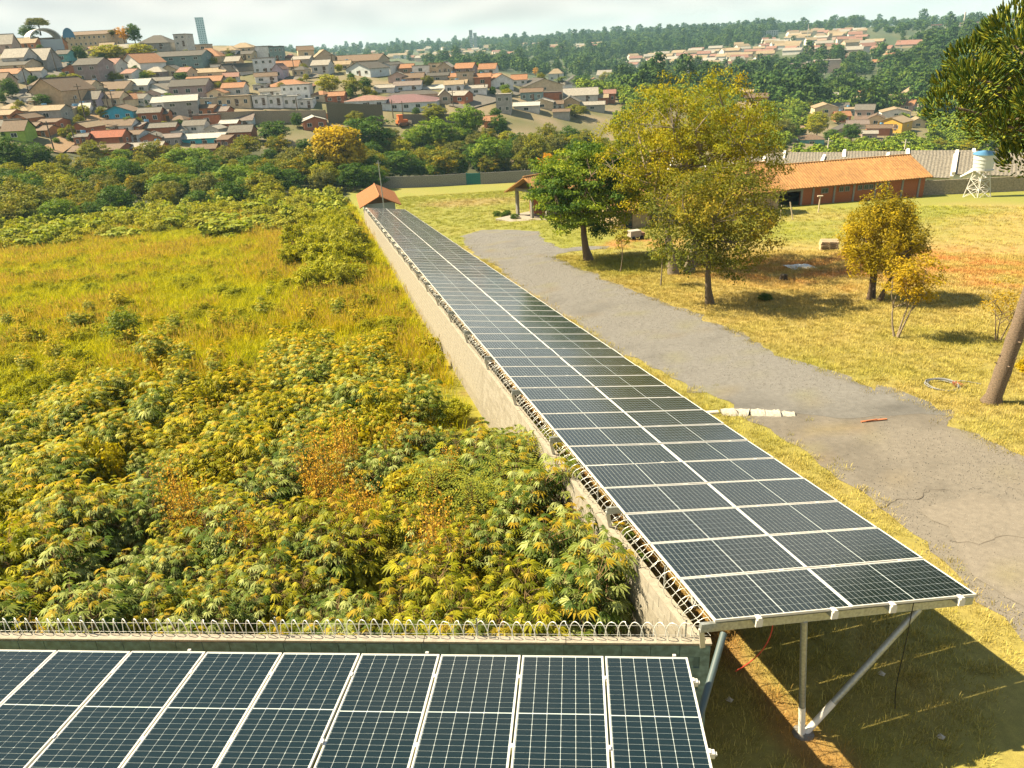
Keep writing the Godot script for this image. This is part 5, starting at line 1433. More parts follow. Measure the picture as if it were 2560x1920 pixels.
# One tree: [wood mesh, crown mesh]. h height, cb crown base, rx crown radius, shape 0 ellipsoid 1 umbrella 2 egg 3 open layered
func grow(key: String, o: Dictionary) -> Array:
	var r := RandomNumberGenerator.new()
	r.seed = hash(key)
	var f := FastNoiseLite.new()
	f.seed = hash(key) % 500
	f.frequency = 0.9
	var wood := Shape.new()
	var crown := Shape.new()
	var h: float = o.h
	var cb: float = o.cb
	var rx: float = o.rx
	var lean: Vector3 = o.get("lean", Vector3.ZERO)
	var shape: int = o.get("shape", 0)
	var tr: float = o.get("trunk", 0.2)
	var forks: int = o.get("forks", 1)
	var mid := Vector3(lean.x, (cb + h) * 0.5, lean.z)
	var ry := (h - cb) * 0.5
	var limbs := []
	for k in forks:
		var off := Vector3(r.randf_range(-1, 1), 0, r.randf_range(-1, 1)) * tr * (1.5 if forks > 1 else 0.0)
		var p := PackedVector3Array()
		var rad := PackedFloat32Array()
		var bend := Vector3(r.randf_range(-1, 1), 0, r.randf_range(-1, 1)) * 0.05 * h
		for i in 6:
			var u := i / 5.0
			p.append(off * (1.0 + u * 4.0) + lean * u * u + Vector3.UP * (cb + ry * 0.9) * u + bend * sin(u * PI))
			rad.append(tr * (1.35 if i == 0 else 1.0) * (1.0 - 0.72 * u) / sqrt(forks))
		wood.tube(p, rad, 8)
		for i in range(3, 6): limbs.append(p[i])
		limbs.append((p[2] + p[3]) * 0.5)
	var stems := limbs.duplicate()
	for k in int(o.get("limbs", 8)):
		var a: Vector3 = stems[r.randi() % stems.size()]
		var w := TAU * (k + r.randf() * 0.7) / float(o.get("limbs", 8))
		var e := mid + Vector3(cos(w) * rx * r.randf_range(0.45, 0.8), ry * r.randf_range(-0.35, 0.4), sin(w) * rx * r.randf_range(0.45, 0.8))
		var m := a.lerp(e, 0.5) + Vector3.DOWN * ry * 0.08 + Vector3(r.randf_range(-1, 1), 0, r.randf_range(-1, 1)) * rx * 0.1
		wood.tube(PackedVector3Array([a, m, e]), PackedFloat32Array([tr * 0.38, tr * 0.24, tr * 0.08]), 5)
		limbs.append(m); limbs.append(e); limbs.append(a.lerp(m, 0.5)); limbs.append(m.lerp(e, 0.5))
	var cols: Array = o.cols
	var cr: float = o.cr
	var ls: float = o.ls
	var lw: float = o.get("lw", 0.5) * ls
	var droop: float = o.get("droop", 0.0)
	var flat: float = o.get("flat", 0.7)
	for k in int(o.clumps):
		var y := 1.0 - 2.0 * (k + r.randf()) / float(o.clumps)
		var w := r.randf() * TAU
		var dir := Vector3(sqrt(1.0 - y * y) * cos(w), y, sqrt(1.0 - y * y) * sin(w))
		var lump := 0.86 + 0.34 * f.get_noise_3d(dir.x * 1.3, dir.y * 1.3, dir.z * 1.3)
		var q := dir * pow(r.randf(), o.get("fill", 0.33)) * lump
		if shape == 1: q.y = absf(q.y) * 1.6 - 0.6 + 0.25 * (q.x * q.x + q.z * q.z) * -1.0
		elif shape == 2:
			var wide := clampf(1.12 - 0.36 * (q.y * 0.5 + 0.5), 0.0, 1.2)
			q.x *= wide; q.z *= wide
		elif shape == 3 and q.y < -0.2: q.x *= 0.55; q.z *= 0.55
		var at := mid + Vector3(q.x * rx, q.y * ry, q.z * rx)
		var best: Vector3 = limbs[0]
		for p in limbs:
			if at.distance_squared_to(p) < at.distance_squared_to(best): best = p
		if k % int(o.get("twig", 2)) == 0:
			wood.tube(PackedVector3Array([best, best.lerp(at, 0.55) + Vector3.UP * 0.1 * cr, at]), PackedFloat32Array([tr * 0.075, tr * 0.05, tr * 0.02]), 3)
		var hue := r.randf()
		var tint := f.get_noise_3d(at.x * 0.25 + 50.0, at.y * 0.25, at.z * 0.25) * 0.8 + 0.5
		for i in int(o.leaves):
			var out := Vector3(r.randfn(), r.randfn() * flat, r.randfn()).normalized()
			var p := at + out * cr * sqrt(r.randf()) * Vector3(1, flat, 1)
			p.y -= droop * cr * r.randf()
			var nrm := (out * 0.55 + Vector3(r.randfn(), r.randfn(), r.randfn()) * 0.45 + Vector3.UP * 0.55 + dir * 0.25).normalized()
			var ax := nrm.cross(Vector3(r.randfn(), r.randfn(), r.randfn())).normalized()
			if droop > 0.0: ax = (ax + Vector3.DOWN * droop * 0.8).normalized()
			var bx := nrm.cross(ax).normalized()
			var s := r.randf_range(0.7, 1.25)
			crown.col = blend(cols, tint * 0.6 + hue * 0.3 + r.randf_range(-0.12, 0.22)) * r.randf_range(0.82, 1.18)
			crown.leaf(p - ax * ls * 0.5 * s, p + bx * lw * 0.5 * s, p + ax * ls * 0.5 * s, p - bx * lw * 0.5 * s, nrm)
	return [wood.done(), crown.done()]

const GREENS := {
	"dark": [Color(0.0349, 0.081, 0.0162), Color(0.0679, 0.134, 0.018), Color(0.145, 0.198, 0.018)],
	"olive": [Color(0.0969, 0.134, 0.018), Color(0.184, 0.198, 0.0198), Color(0.31, 0.252, 0.018)],
	"lime": [Color(0.155, 0.198, 0.0135), Color(0.31, 0.306, 0.018), Color(0.504, 0.414, 0.0225)],
	"grey": [Color(0.0871, 0.108, 0.027), Color(0.145, 0.154, 0.036), Color(0.232, 0.208, 0.045)],
	"round": [Color(0.0581, 0.126, 0.018), Color(0.136, 0.216, 0.018), Color(0.253, 0.306, 0.0225)],
	"gold": [Color(0.136, 0.144, 0.0135), Color(0.388, 0.288, 0.0108), Color(0.62, 0.432, 0.0072)],
	"goldtip": [Color(0.0581, 0.108, 0.018), Color(0.174, 0.18, 0.0162), Color(0.542, 0.342, 0.0108)],
	"orange": [Color(0.194, 0.126, 0.0108), Color(0.62, 0.306, 0.009), Color(0.62, 0.36, 0.009)]}

var protos := {}

func proto(kind: String) -> Array:   # [[wood, crown], height, radius]
	if protos.has(kind):
		return protos[kind]
	var o := {"h": 8.0, "cb": 0.9, "rx": 4.0, "clumps": 170, "leaves": 30, "cr": 0.8, "ls": 0.42, "lw": 0.6, "trunk": 0.24, "limbs": 7, "twig": 4, "cols": GREENS.get(kind, GREENS.dark)}
	match kind.trim_suffix("_b"):
		"umbrella": o.merge({"shape": 1, "cb": 4.2, "cols": GREENS.grey}, true)
		"gold": o.merge({"clumps": 240, "cb": 1.0, "cr": 0.7, "ls": 0.42}, true)
		"orange", "orangebare": o.merge({"clumps": 70, "cb": 1.5, "cols": GREENS.orange}, true)
		"conifer": o.merge({"rx": 1.3, "cb": 0.6, "shape": 2, "clumps": 80, "cr": 0.5, "ls": 0.35}, true)
		"shrub": o.merge({"h": 2.4, "cb": 0.05, "rx": 1.7, "clumps": 80, "cr": 0.36, "ls": 0.22, "trunk": 0.05, "limbs": 9, "forks": 3, "cols": [Color(0.135, 0.176, 0.017), Color(0.297, 0.304, 0.0238), Color(0.513, 0.459, 0.034)]}, true)
		"shrub2": o.merge({"h": 2.4, "cb": 0.05, "rx": 1.7, "clumps": 60, "cr": 0.42, "ls": 0.25, "trunk": 0.05, "limbs": 9, "forks": 3, "cols": [Color(0.108, 0.149, 0.0255), Color(0.243, 0.257, 0.034), Color(0.405, 0.378, 0.0425)]}, true)
		"castor": o.merge({"h": 2.4, "cb": 0.1, "rx": 1.6, "clumps": 60, "leaves": 9, "cr": 0.4, "ls": 0.42, "lw": 0.95, "trunk": 0.06, "limbs": 8, "forks": 3, "cols": [Color(0.108, 0.176, 0.0298), Color(0.27, 0.311, 0.0425), Color(0.446, 0.432, 0.0595)]}, true)
		"far": o.merge({"clumps": 40, "leaves": 14, "cr": 1.3, "ls": 1.2, "cb": 0.6, "limbs": 0, "twig": 99, "cols": [Color(0.027, 0.0675, 0.017), Color(0.054, 0.101, 0.0187), Color(0.101, 0.142, 0.0213)]}, true)
		"far_tall": o.merge({"h": 12.0, "rx": 3.4, "clumps": 44, "leaves": 14, "cr": 1.3, "ls": 1.1, "cb": 1.5, "limbs": 0, "twig": 99, "cols": [Color(0.0203, 0.054, 0.017), Color(0.0405, 0.081, 0.0187), Color(0.081, 0.115, 0.0213)]}, true)
	protos[kind] = [grow(kind, o), o.h, o.rx]
	return protos[kind]

func tree(called: String, kind: String, where: Vector3, h: float, rad: float, label: String, category: String, group: String, turn: float) -> Node3D:
	var p := proto(kind)
	var t := thing(called, label, category, where, turn, group)
	t.scale = Vector3(rad / p[2], h / p[1], rad / p[2])
	part(t, "trunk", p[0][0], bark())
	part(t, "crown", p[0][1], leafy("foliage"))
	return t

func bark() -> StandardMaterial3D: return paint("bark", Color(0.20, 0.15, 0.10), 0.95, noise_texture("bark", 0.05, 0.45, 1.0, 5), 1.6, 2.0)

func palm(label: String, where: Vector3, h: float, broad: bool) -> void:
	var r := RandomNumberGenerator.new()
	r.seed = hash(label)
	var t := thing("banana_plant" if broad else "palm_tree", label, "plant" if broad else "palm", where, 0.0)
	var wood := Shape.new()
	var leaves := Shape.new()
	for k in (5 if broad else 1):
		var base := Vector3(r.randf_range(-1, 1), 0, r.randf_range(-1, 1)) * (h * 0.3 if broad else 0.0)
		var top := base + Vector3(r.randf_range(-0.3, 0.3), h * r.randf_range(0.5, 0.75), r.randf_range(-0.3, 0.3))
		wood.rod(base, top, h * 0.03, 6, h * 0.02)
		for i in 11:
			var w := TAU * i / 11.0 + r.randf()
			var dir := Vector3(cos(w), 0, sin(w))
			var side := Vector3(-sin(w), 0, cos(w)) * h * (0.05 if broad else 0.04)
			var last := top
			for j in range(1, 5):
				var u := j / 4.0
				var p := top + dir * h * 0.36 * u + Vector3.UP * h * (0.34 * u - 0.36 * u * u)
				leaves.col = Color(0.10, 0.14, 0.025) * r.randf_range(0.7, 1.6)
				leaves.quad(last - side * sin((j - 1) / 4.0 * PI * 0.9 + 0.25), last + side * sin((j - 1) / 4.0 * PI * 0.9 + 0.25), p + side * sin(u * PI * 0.9 + 0.25), p - side * sin(u * PI * 0.9 + 0.25))
				last = p
	part(t, "trunk", wood.done(), bark())
	part(t, "crown", leaves.done(), leafy("foliage"))

# A cassava plant: upright stems with drooping palmate leaves on long stalks
func cassava(key: String, h: float, leaves: int, cols: Array) -> Array:
	var r := RandomNumberGenerator.new()
	r.seed = hash(key)
	var wood := Shape.new()
	var crown := Shape.new()
	wood.col = Color(0.16, 0.10, 0.06)
	var tops := []
	for k in 4:
		var w := TAU * k / 4.0 + r.randf()
		var dir := Vector3(cos(w), 0, sin(w))
		var p := PackedVector3Array([dir * 0.04, dir * 0.12 + Vector3.UP * h * 0.45, dir * r.randf_range(0.2, 0.42) + Vector3.UP * h * r.randf_range(0.82, 0.95)])
		wood.tube(p, PackedFloat32Array([0.018, 0.014, 0.009]), 5)
		tops.append(p)
	for k in leaves:
		var p: PackedVector3Array = tops[k % 4]
		var u := 1.0 - pow(r.randf(), 1.4) * 0.62
		var from := p[1].lerp(p[2], clampf(u * 2.0 - 1.0, 0.0, 1.0)) if u > 0.5 else p[0].lerp(p[1], u * 2.0)
		var w := r.randf() * TAU
		var out := Vector3(cos(w), 0, sin(w))
		var top := smoothstep(0.86, 1.0, u)
		var at := from + out * r.randf_range(0.16, 0.40) * (1.0 - 0.45 * top) + Vector3.UP * r.randf_range(0.02, 0.2) + Vector3.UP * 0.08 * top
		wood.col = Color(0.20, 0.13, 0.04)
		wood.tube(PackedVector3Array([from, at]), PackedFloat32Array([0.004, 0.003]), 3)
		var lobes := 6 + r.randi() % 3
		var len := r.randf_range(0.13, 0.235) * (1.0 - 0.25 * top)
		var tilt := r.randf_range(0.15, 0.75)
		var young := top > 0.3 and r.randf() < 0.22
		var c := blend(cols, r.randf())
		if young: c = Color(0.36, 0.31, 0.035).lerp(Color(0.38, 0.20, 0.02), r.randf() * 0.5)
		var side := Vector3(-out.z, 0, out.x)
		for i in lobes:
			var a := (i - (lobes - 1) * 0.5) * 0.56
			var d := (out * cos(a) + side * sin(a) + Vector3.DOWN * tilt * (0.7 + 0.5 * r.randf())).normalized()
			var l := len * (1.0 - 0.28 * absf(a) / 1.9)
			var b := d.cross(Vector3.UP).normalized() * l * 0.098
			var m := at + d * l * 0.55 + Vector3.UP * l * 0.10
			crown.col = c * r.randf_range(0.85, 1.15)
			var nn := (b.cross(d)).normalized()
			if nn.y < 0.0: nn = -nn
			crown.leaf(at, m + b, at + d * l + Vector3.DOWN * l * 0.12, m - b, nn)
	return [wood.done(), crown.done()]

func tuft(key: String, blades: int, h: float, spread: float, wide: float, cols: Array, seed_heads := false) -> ArrayMesh:
	var r := RandomNumberGenerator.new()
	r.seed = hash(key)
	var s := Shape.new()
	for i in blades:
		var w := r.randf() * TAU
		var dir := Vector3(cos(w), 0, sin(w))
		var at := dir * spread * sqrt(r.randf())
		var l := h * r.randf_range(0.55, 1.1)
		var side := Vector3(-dir.z, 0, dir.x).rotated(Vector3.UP, r.randf_range(-1, 1)) * wide * 0.5
		var mid := at + Vector3.UP * l * 0.6 + dir * l * 0.18
		var tip := at + Vector3.UP * l * r.randf_range(0.75, 1.0) + dir * l * r.randf_range(0.3, 0.65)
		s.col = blend(cols, r.randf()) * r.randf_range(0.8, 1.2)
		s.quad(at - side, at + side, mid + side * 0.8, mid - side * 0.8)
		s.tri(mid - side * 0.8, mid + side * 0.8, tip)
		if seed_heads and i % 3 == 0:
			s.col = Color(0.38, 0.28, 0.10) * r.randf_range(0.7, 1.2)
			s.quad(tip - side * 2.0, tip + side * 2.0, tip + side * 1.2 + Vector3.UP * l * 0.25, tip - side * 1.2 + Vector3.UP * l * 0.25)
	return s.done()

# ---------------------------------------------------------------- solar canopies

const LONG := 2.09      # a module's long side
const SHORT := 1.02     # its short side
const PITCH := 1.042

var module_frame: ArrayMesh
var module_sheet: ArrayMesh
var module_cells: ArrayMesh
var module_clamp: ArrayMesh

func steel() -> StandardMaterial3D:
	var m := paint("galvanised_steel", Color(0.46, 0.50, 0.52), 0.42, noise_texture("zinc", 0.04, 0.75, 1.0, 4), 1.5)
	m.metallic = 0.55
	return m

func cell_glass() -> StandardMaterial3D:
	var m := paint("cell_glass", Color(0.004, 0.011, 0.013), 0.2)
	m.metallic_specular = 0.5
	m.roughness_texture = noise_texture("dust", 0.03, 0.35, 1.0, 5)   # a film of dust, patchy
	m.uv1_triplanar = true
	m.uv1_world_triplanar = true
	m.uv1_scale = Vector3.ONE * 0.6
	m.roughness = 0.24
	m.clearcoat_enabled = true
	m.clearcoat = 0.5
	m.clearcoat_roughness = 0.14
	return m

var sway := RandomNumberGenerator.new()   # modules never lie perfectly level with one another

func make_module() -> void:
	sway.seed = 15   # x 0..LONG, z 0..-SHORT, the glass at y 0
	var s := Shape.new()
	var b := 0.018
	for side in [[Vector3(0, -0.034, -SHORT), Vector3(0.012, 0.003, 0)], [Vector3(LONG - 0.012, -0.034, -SHORT), Vector3(LONG, 0.003, 0)], [Vector3(0.012, -0.034, -b), Vector3(LONG - 0.012, 0.003, 0)], [Vector3(0.012, -0.034, -SHORT), Vector3(LONG - 0.012, 0.003, -SHORT + b)]]:
		s.box(side[0], side[1])
	module_frame = s.done()
	s = Shape.new()
	s.box(Vector3(0.012, -0.012, -SHORT + b), Vector3(LONG - 0.012, -0.004, -b))
	module_sheet = s.done()
	s = Shape.new()
	var ex := 0.014
	var px := (LONG - 2.0 * (b + ex * 0.5) - 0.012) / 24.0
	var pz := (SHORT - 2.0 * (b + ex * 0.4)) / 6.0
	for i in 24:
		for j in 6:
			var x := b + ex * 0.5 + px * i + (0.012 if i >= 12 else 0.0)
			var z := -(b + ex * 0.4) - pz * j
			var x0 := x + 0.0021
			var x1 := x + px - 0.0021
			var z0 := z - 0.003
			var z1 := z - pz + 0.003
			var k := 0.005
			var y := -0.0015
			# a wafer half: two of its corners are cut
			var lowcut := i % 2 == 0
			var a := Vector3(x0, y, z0 - (k if lowcut else 0.0))
			var a2 := Vector3(x0 + (k if lowcut else 0.0), y, z0)
			var d := Vector3(x1 - (0.0 if lowcut else k), y, z0)
			var d2 := Vector3(x1, y, z0 - (0.0 if lowcut else k))
			var e := Vector3(x1, y, z1 + (0.0 if lowcut else k))
			var e2 := Vector3(x1 - (0.0 if lowcut else k), y, z1)
			var g := Vector3(x0 + (k if lowcut else 0.0), y, z1)
			var g2 := Vector3(x0, y, z1 + (k if lowcut else 0.0))
			if lowcut:
				s.quad(a2, d, e, g); s.quad(a, a2, g, g2)
			else:
				s.quad(a, d, e2, g); s.quad(d, d2, e, e2)
	module_cells = s.done()
	s = Shape.new()
	s.box(Vector3(-0.03, -0.03, -0.013), Vector3(0.03, 0.009, 0.013))
	module_clamp = s.done()

func module(parent: Node3D, t: Transform3D, clamps: Array) -> void:
	var p := Node3D.new()
	p.name = "panel"
	parent.add_child(p, true)
	p.transform = Transform3D(t.basis * Basis.from_euler(Vector3(sway.randfn() * 0.0036, 0, sway.randfn() * 0.0036)), t.origin)
	part(p, "frame", module_frame, paint("aluminium", Color(0.52, 0.515, 0.50), 0.45))
	part(p, "backsheet", module_sheet, paint("backsheet", Color(0.42, 0.48, 0.50), 0.3))
	part(p, "cells", module_cells, cell_glass()).set_meta("kind", "stuff")
	for x in clamps:
		part(p, "clamp", module_clamp, paint("aluminium", Color(0.52, 0.515, 0.50), 0.45), Vector3(x, 0, -SHORT - 0.011))

func long_canopy() -> void:
	var a := Vector3(2.50181, 2.70583, -7.64668)
	var l := Vector3(-0.22361, -0.105641, -0.968937).normalized()
	var x := Vector3(0.968951, -0.131705, -0.209254).normalized()
	var up := x.cross(-l).normalized() * -1.0
	var basis := Basis(x, up, x.cross(up))
	var t := thing("solar_canopy", "long two-panel-wide solar canopy running downhill beside the block wall", "solar canopy", a)
	t.basis = basis
	for i in 75:
		for j in 2:
			module(t, Transform3D(Basis(), Vector3(j * (LONG + 0.008), 0.0, -PITCH * i)), [0.45, 1.65] if i < 14 else [])
	var end := -PITCH * 75
	for k in 4:   # purlins along the canopy; their cut ends show at the front
		var px: float = [0.62, 1.78, 2.72, 3.88][k]
		var s := Shape.new()
		s.box(Vector3(px - 0.03, -0.115, end), Vector3(px + 0.03, -0.036, 0.05))
		part(t, "purlin", s.done(), steel())
		s = Shape.new()
		s.box(Vector3(px - 0.05, -0.12, 0.052), Vector3(px + 0.05, -0.02, 0.075))
		s.box(Vector3(px - 0.03, -0.02, -0.02), Vector3(px + 0.03, 0.012, 0.075))
		part(t, "end_clamp", s.done(), paint("aluminium", Color(0.52, 0.515, 0.50), 0.45))
	var inv := t.transform.affine_inverse()
	for k in 22:
		var z := -0.12 - 3.5 * k
		var s := Shape.new()
		s.box(Vector3(-0.13, -0.24, z - 0.03), Vector3(4.26, -0.118, z + 0.03))
		part(t, "rafter", s.done(), steel())
		var foot_w: Vector3 = t.transform * Vector3(1.72, 0, z)
		foot_w = on_ground(foot_w.x, foot_w.z)
		var foot := inv * foot_w
		for q in [1.46, 3.36]:
			s = Shape.new()
			var base := foot + (Vector3(0.03, 0, 0) if q > 2.0 else Vector3(-0.03, 0, 0))
			s.rod(base, Vector3(q, -0.24, z), 0.048, 12)
			var post := part(t, "post", s.done(), steel())
			s = Shape.new()   # white paint on the lowest stretch
			s.rod(base, base.lerp(Vector3(q, -0.24, z), 0.26), 0.0495, 12)
			part(post, "painted_sleeve", s.done(), paint("white_paint", Color(0.66, 0.65, 0.62), 0.6))
		s = Shape.new()
		s.rod(foot_w + Vector3.DOWN * 0.1, foot_w + Vector3.UP * 0.035, 0.2, 10, 0.15)
		part(t, "concrete_foot", s.done(), paint("concrete", Color(0.36, 0.35, 0.33), 0.95, speckle_texture("grit", 0.6, 1.0), 1.0)).transform = inv
		s = Shape.new()   # flat strut down to the top of the wall
		var top_w: Vector3 = t.transform * Vector3(-0.11, -0.2, z)
		var wall_w := st(plane_s(top_w.x, top_w.z) + 0.12, -1.70, 2.08)
		s.box(Vector3(-0.035, 0, -0.012), Vector3(0.035, top_w.distance_to(wall_w), 0.012), Transform3D(frame_to(top_w - wall_w), wall_w))
		part(t, "strut", s.done(), paint("aluminium", Color(0.52, 0.515, 0.50), 0.45)).transform = inv
	# the dark tube that ties the canopy to the front array
	var s := Shape.new()
	s.rod(inv * Vector3(2.62, 2.50, -7.62), inv * Vector3(2.02, 2.02, -6.55), 0.045, 10)
	part(t, "tie_tube", s.done(), paint("dark_tube", Color(0.06, 0.09, 0.10), 0.5))
	var curve := PackedVector3Array()
	for i in 12:
		var u := i / 11.0
		curve.append(inv * (Vector3(3.42, 2.48, -8.05) + Vector3(0.06 * sin(u * 3.0) - 0.35 * u * u, -1.35 * u, 0.1 * u - 0.35 * u * u)))
	s = Shape.new()
	s.tube(curve, PackedFloat32Array([0.009]), 5)
	part(t, "red_cable", s.done(), paint("red_cable", Color(0.45, 0.05, 0.03), 0.5))
	curve.clear()
	for i in 12:
		var u := i / 11.0
		curve.append(inv * (Vector3(5.55, 2.2, -8.35) + Vector3(-0.15 * u + 0.25 * u * u, -2.1 * u, 0.05 * sin(u * 5.0))))
	s = Shape.new()
	s.tube(curve, PackedFloat32Array([0.007]), 5)
	part(t, "black_cable", s.done(), paint("black_cable", Color(0.01, 0.01, 0.01), 0.5))

func frame_to(dir: Vector3) -> Basis:   # a basis whose y points along dir
	var y := dir.normalized()
	var x := y.cross(Vector3.FORWARD if absf(y.z) < 0.9 else Vector3.RIGHT).normalized()
	return Basis(x, y, x.cross(y))

func front_canopy() -> void:
	var p := Vector3(2.01671, 2.62159, -7.11148)
	var v := Vector3(0.093144, -0.133227, -0.986699).normalized()
	var x := Vector3(-0.99565, -0.010064, -0.09263)
	var bx := -v
	var bz := (x - bx * x.dot(bx)).normalized()
	var by := bz.cross(bx)
	var t := thing("solar_array", "near row of upright solar panels tilted behind the dark front wall", "solar array", p)
	t.basis = Basis(bx, by, bz)
	for k in 12:
		module(t, Transform3D(Basis(), Vector3(0, 0, 1.045 * k + SHORT)), [0.42, 1.55])
	for q in [0.42, 1.55]:
		var s := Shape.new()
		s.box(Vector3(q - 0.02, -0.09, -0.06), Vector3(q + 0.02, -0.036, 12.6))
		part(t, "rail", s.done(), steel())
		s = Shape.new()
		s.box(Vector3(q - 0.035, -0.07, -0.062), Vector3(q + 0.035, -0.012, -0.018))
		s.box(Vector3(q - 0.022, -0.05, -0.085), Vector3(q + 0.022, -0.03, -0.062))
		part(t, "rail_end", s.done(), paint("aluminium", Color(0.52, 0.515, 0.50), 0.45))
	for z in [0.16, 3.3, 6.5, 9.7]:
		var s := Shape.new()
		s.box(Vector3(-0.05, -0.2, z - 0.03), Vector3(2.1, -0.092, z + 0.03))
		part(t, "rafter", s.done(), steel())
		s = Shape.new()
		s.box(Vector3(-0.035, -0.09, z - 0.02), Vector3(-0.002, 0.02, z + 0.02))
		part(t, "end_clamp", s.done(), paint("aluminium", Color(0.52, 0.515, 0.50), 0.45))
		for q in [0.35, 1.8]:
			var top: Vector3 = t.transform * Vector3(q, -0.2, z)
			s = Shape.new()
			s.rod(on_ground(top.x, top.z, -0.05), top, 0.045, 10)
			part(t, "post", s.done(), steel()).transform = t.transform.affine_inverse()


# ---------------------------------------------------------------- walls and razor wire

func block_mat(i: int) -> StandardMaterial3D:
	return paint("block_%d" % i, [Color(0.42, 0.39, 0.33), Color(0.45, 0.42, 0.36), Color(0.385, 0.355, 0.295)][i], 0.95, speckle_texture("grit", 0.6, 1.0), 1.3, 0.4)

func long_wall() -> void:
	# local x along the wall, y up, z towards the field
	var a := st(0.3, -1.70)
	var b := st(84.0, -1.70)
	var t := thing("block_wall", "long cream concrete block wall between the field and solar canopy", "wall", a)
	var x := (b - a).normalized()
	var z := x.cross(Vector3.UP).normalized()
	if z.dot(ACROSS) > 0.0: z = -z
	t.basis = Basis(x, Vector3.UP, z)
	var len := a.distance_to(b)
	var s := Shape.new()
	s.box(Vector3(0, -0.6, -0.07), Vector3(len, 2.085, 0.06))
	part(t, "core", s.done(), paint("mortar", Color(0.36, 0.33, 0.28), 0.95, speckle_texture("grit", 0.6, 1.0), 1.3, 0.3))
	var unit := Shape.new()
	unit.box(Vector3(0.006, 0.006, 0), Vector3(0.394, 0.194, 0.014))
	var brick := unit.done()
	var r := RandomNumberGenerator.new()
	r.seed = 5
	var rest := Shape.new()
	var made := 0
	for i in int(len / 0.4):
		for j in range(3, 11):
			var at := Vector3(i * 0.4 + (0.2 if j % 2 else 0.0), -0.115 + j * 0.2, 0.061 + r.randf() * 0.003)
			if made < 300 and i < 38:
				part(t, "block", brick, block_mat(r.randi() % 3), at)
				made += 1
			else:
				rest.box(at + Vector3(0.006, 0.006, 0), at + Vector3(0.394, 0.194, 0.014))
	part(t, "distant_blocks", rest.done(), block_mat(0)).set_meta("kind", "stuff")
	s = Shape.new()
	for i in 42:
		s.box(Vector3(i * 2.0 + 0.01, 2.087, -0.085), Vector3(minf(i * 2.0 + 1.99, len), 2.12, 0.08))
	part(t, "coping", s.done(), paint("coping", Color(0.42, 0.385, 0.325), 0.95, speckle_texture("grit", 0.6, 1.0), 1.3, 0.3))
	for i in 28:
		s = Shape.new()
		s.box(Vector3(i * 3.0 + 1.4, 2.1, -0.12), Vector3(i * 3.0 + 1.425, 2.5, -0.1))
		part(t, "wire_rod", s.done(), steel())
	var w := thing("razor_wire", "coils of razor wire along the long block wall under the canopy edge", "razor wire", a)
	w.basis = t.basis
	s = Shape.new()
	var pts := PackedVector3Array()
	var turns := int(len / 0.25)
	var jog := Vector3.ZERO
	var y0 := 2.27
	for k in turns:
		var seg := 16 if k < 60 else 9
		jog = jog.lerp(Vector3(r.randf_range(-0.09, 0.09), r.randf_range(-0.05, 0.04), r.randf_range(-0.22, 0.15)), 0.7)
		for i in seg:
			var u := TAU * i / seg
			pts.append(Vector3(0.1 + (k + i / float(seg)) * 0.25 + jog.x, y0 + jog.y + 0.20 * cos(u) * (1.0 + jog.z), -0.15 + 0.19 * sin(u) * (1.0 - jog.z) + jog.y))
	s.tube(pts, PackedFloat32Array([0.0065]), 4)
	part(w, "coil", s.done(), wire_mat())
	s = Shape.new()
	for h in [2.2, 2.44]:
		s.rod(Vector3(0, h, -0.14), Vector3(len, h, -0.14), 0.003, 3)
	part(w, "tension_wire", s.done(), wire_mat())

func wire_mat() -> StandardMaterial3D:
	var m := paint("razor_wire", Color(0.74, 0.76, 0.76), 0.35)
	m.metallic = 0.3
	return m

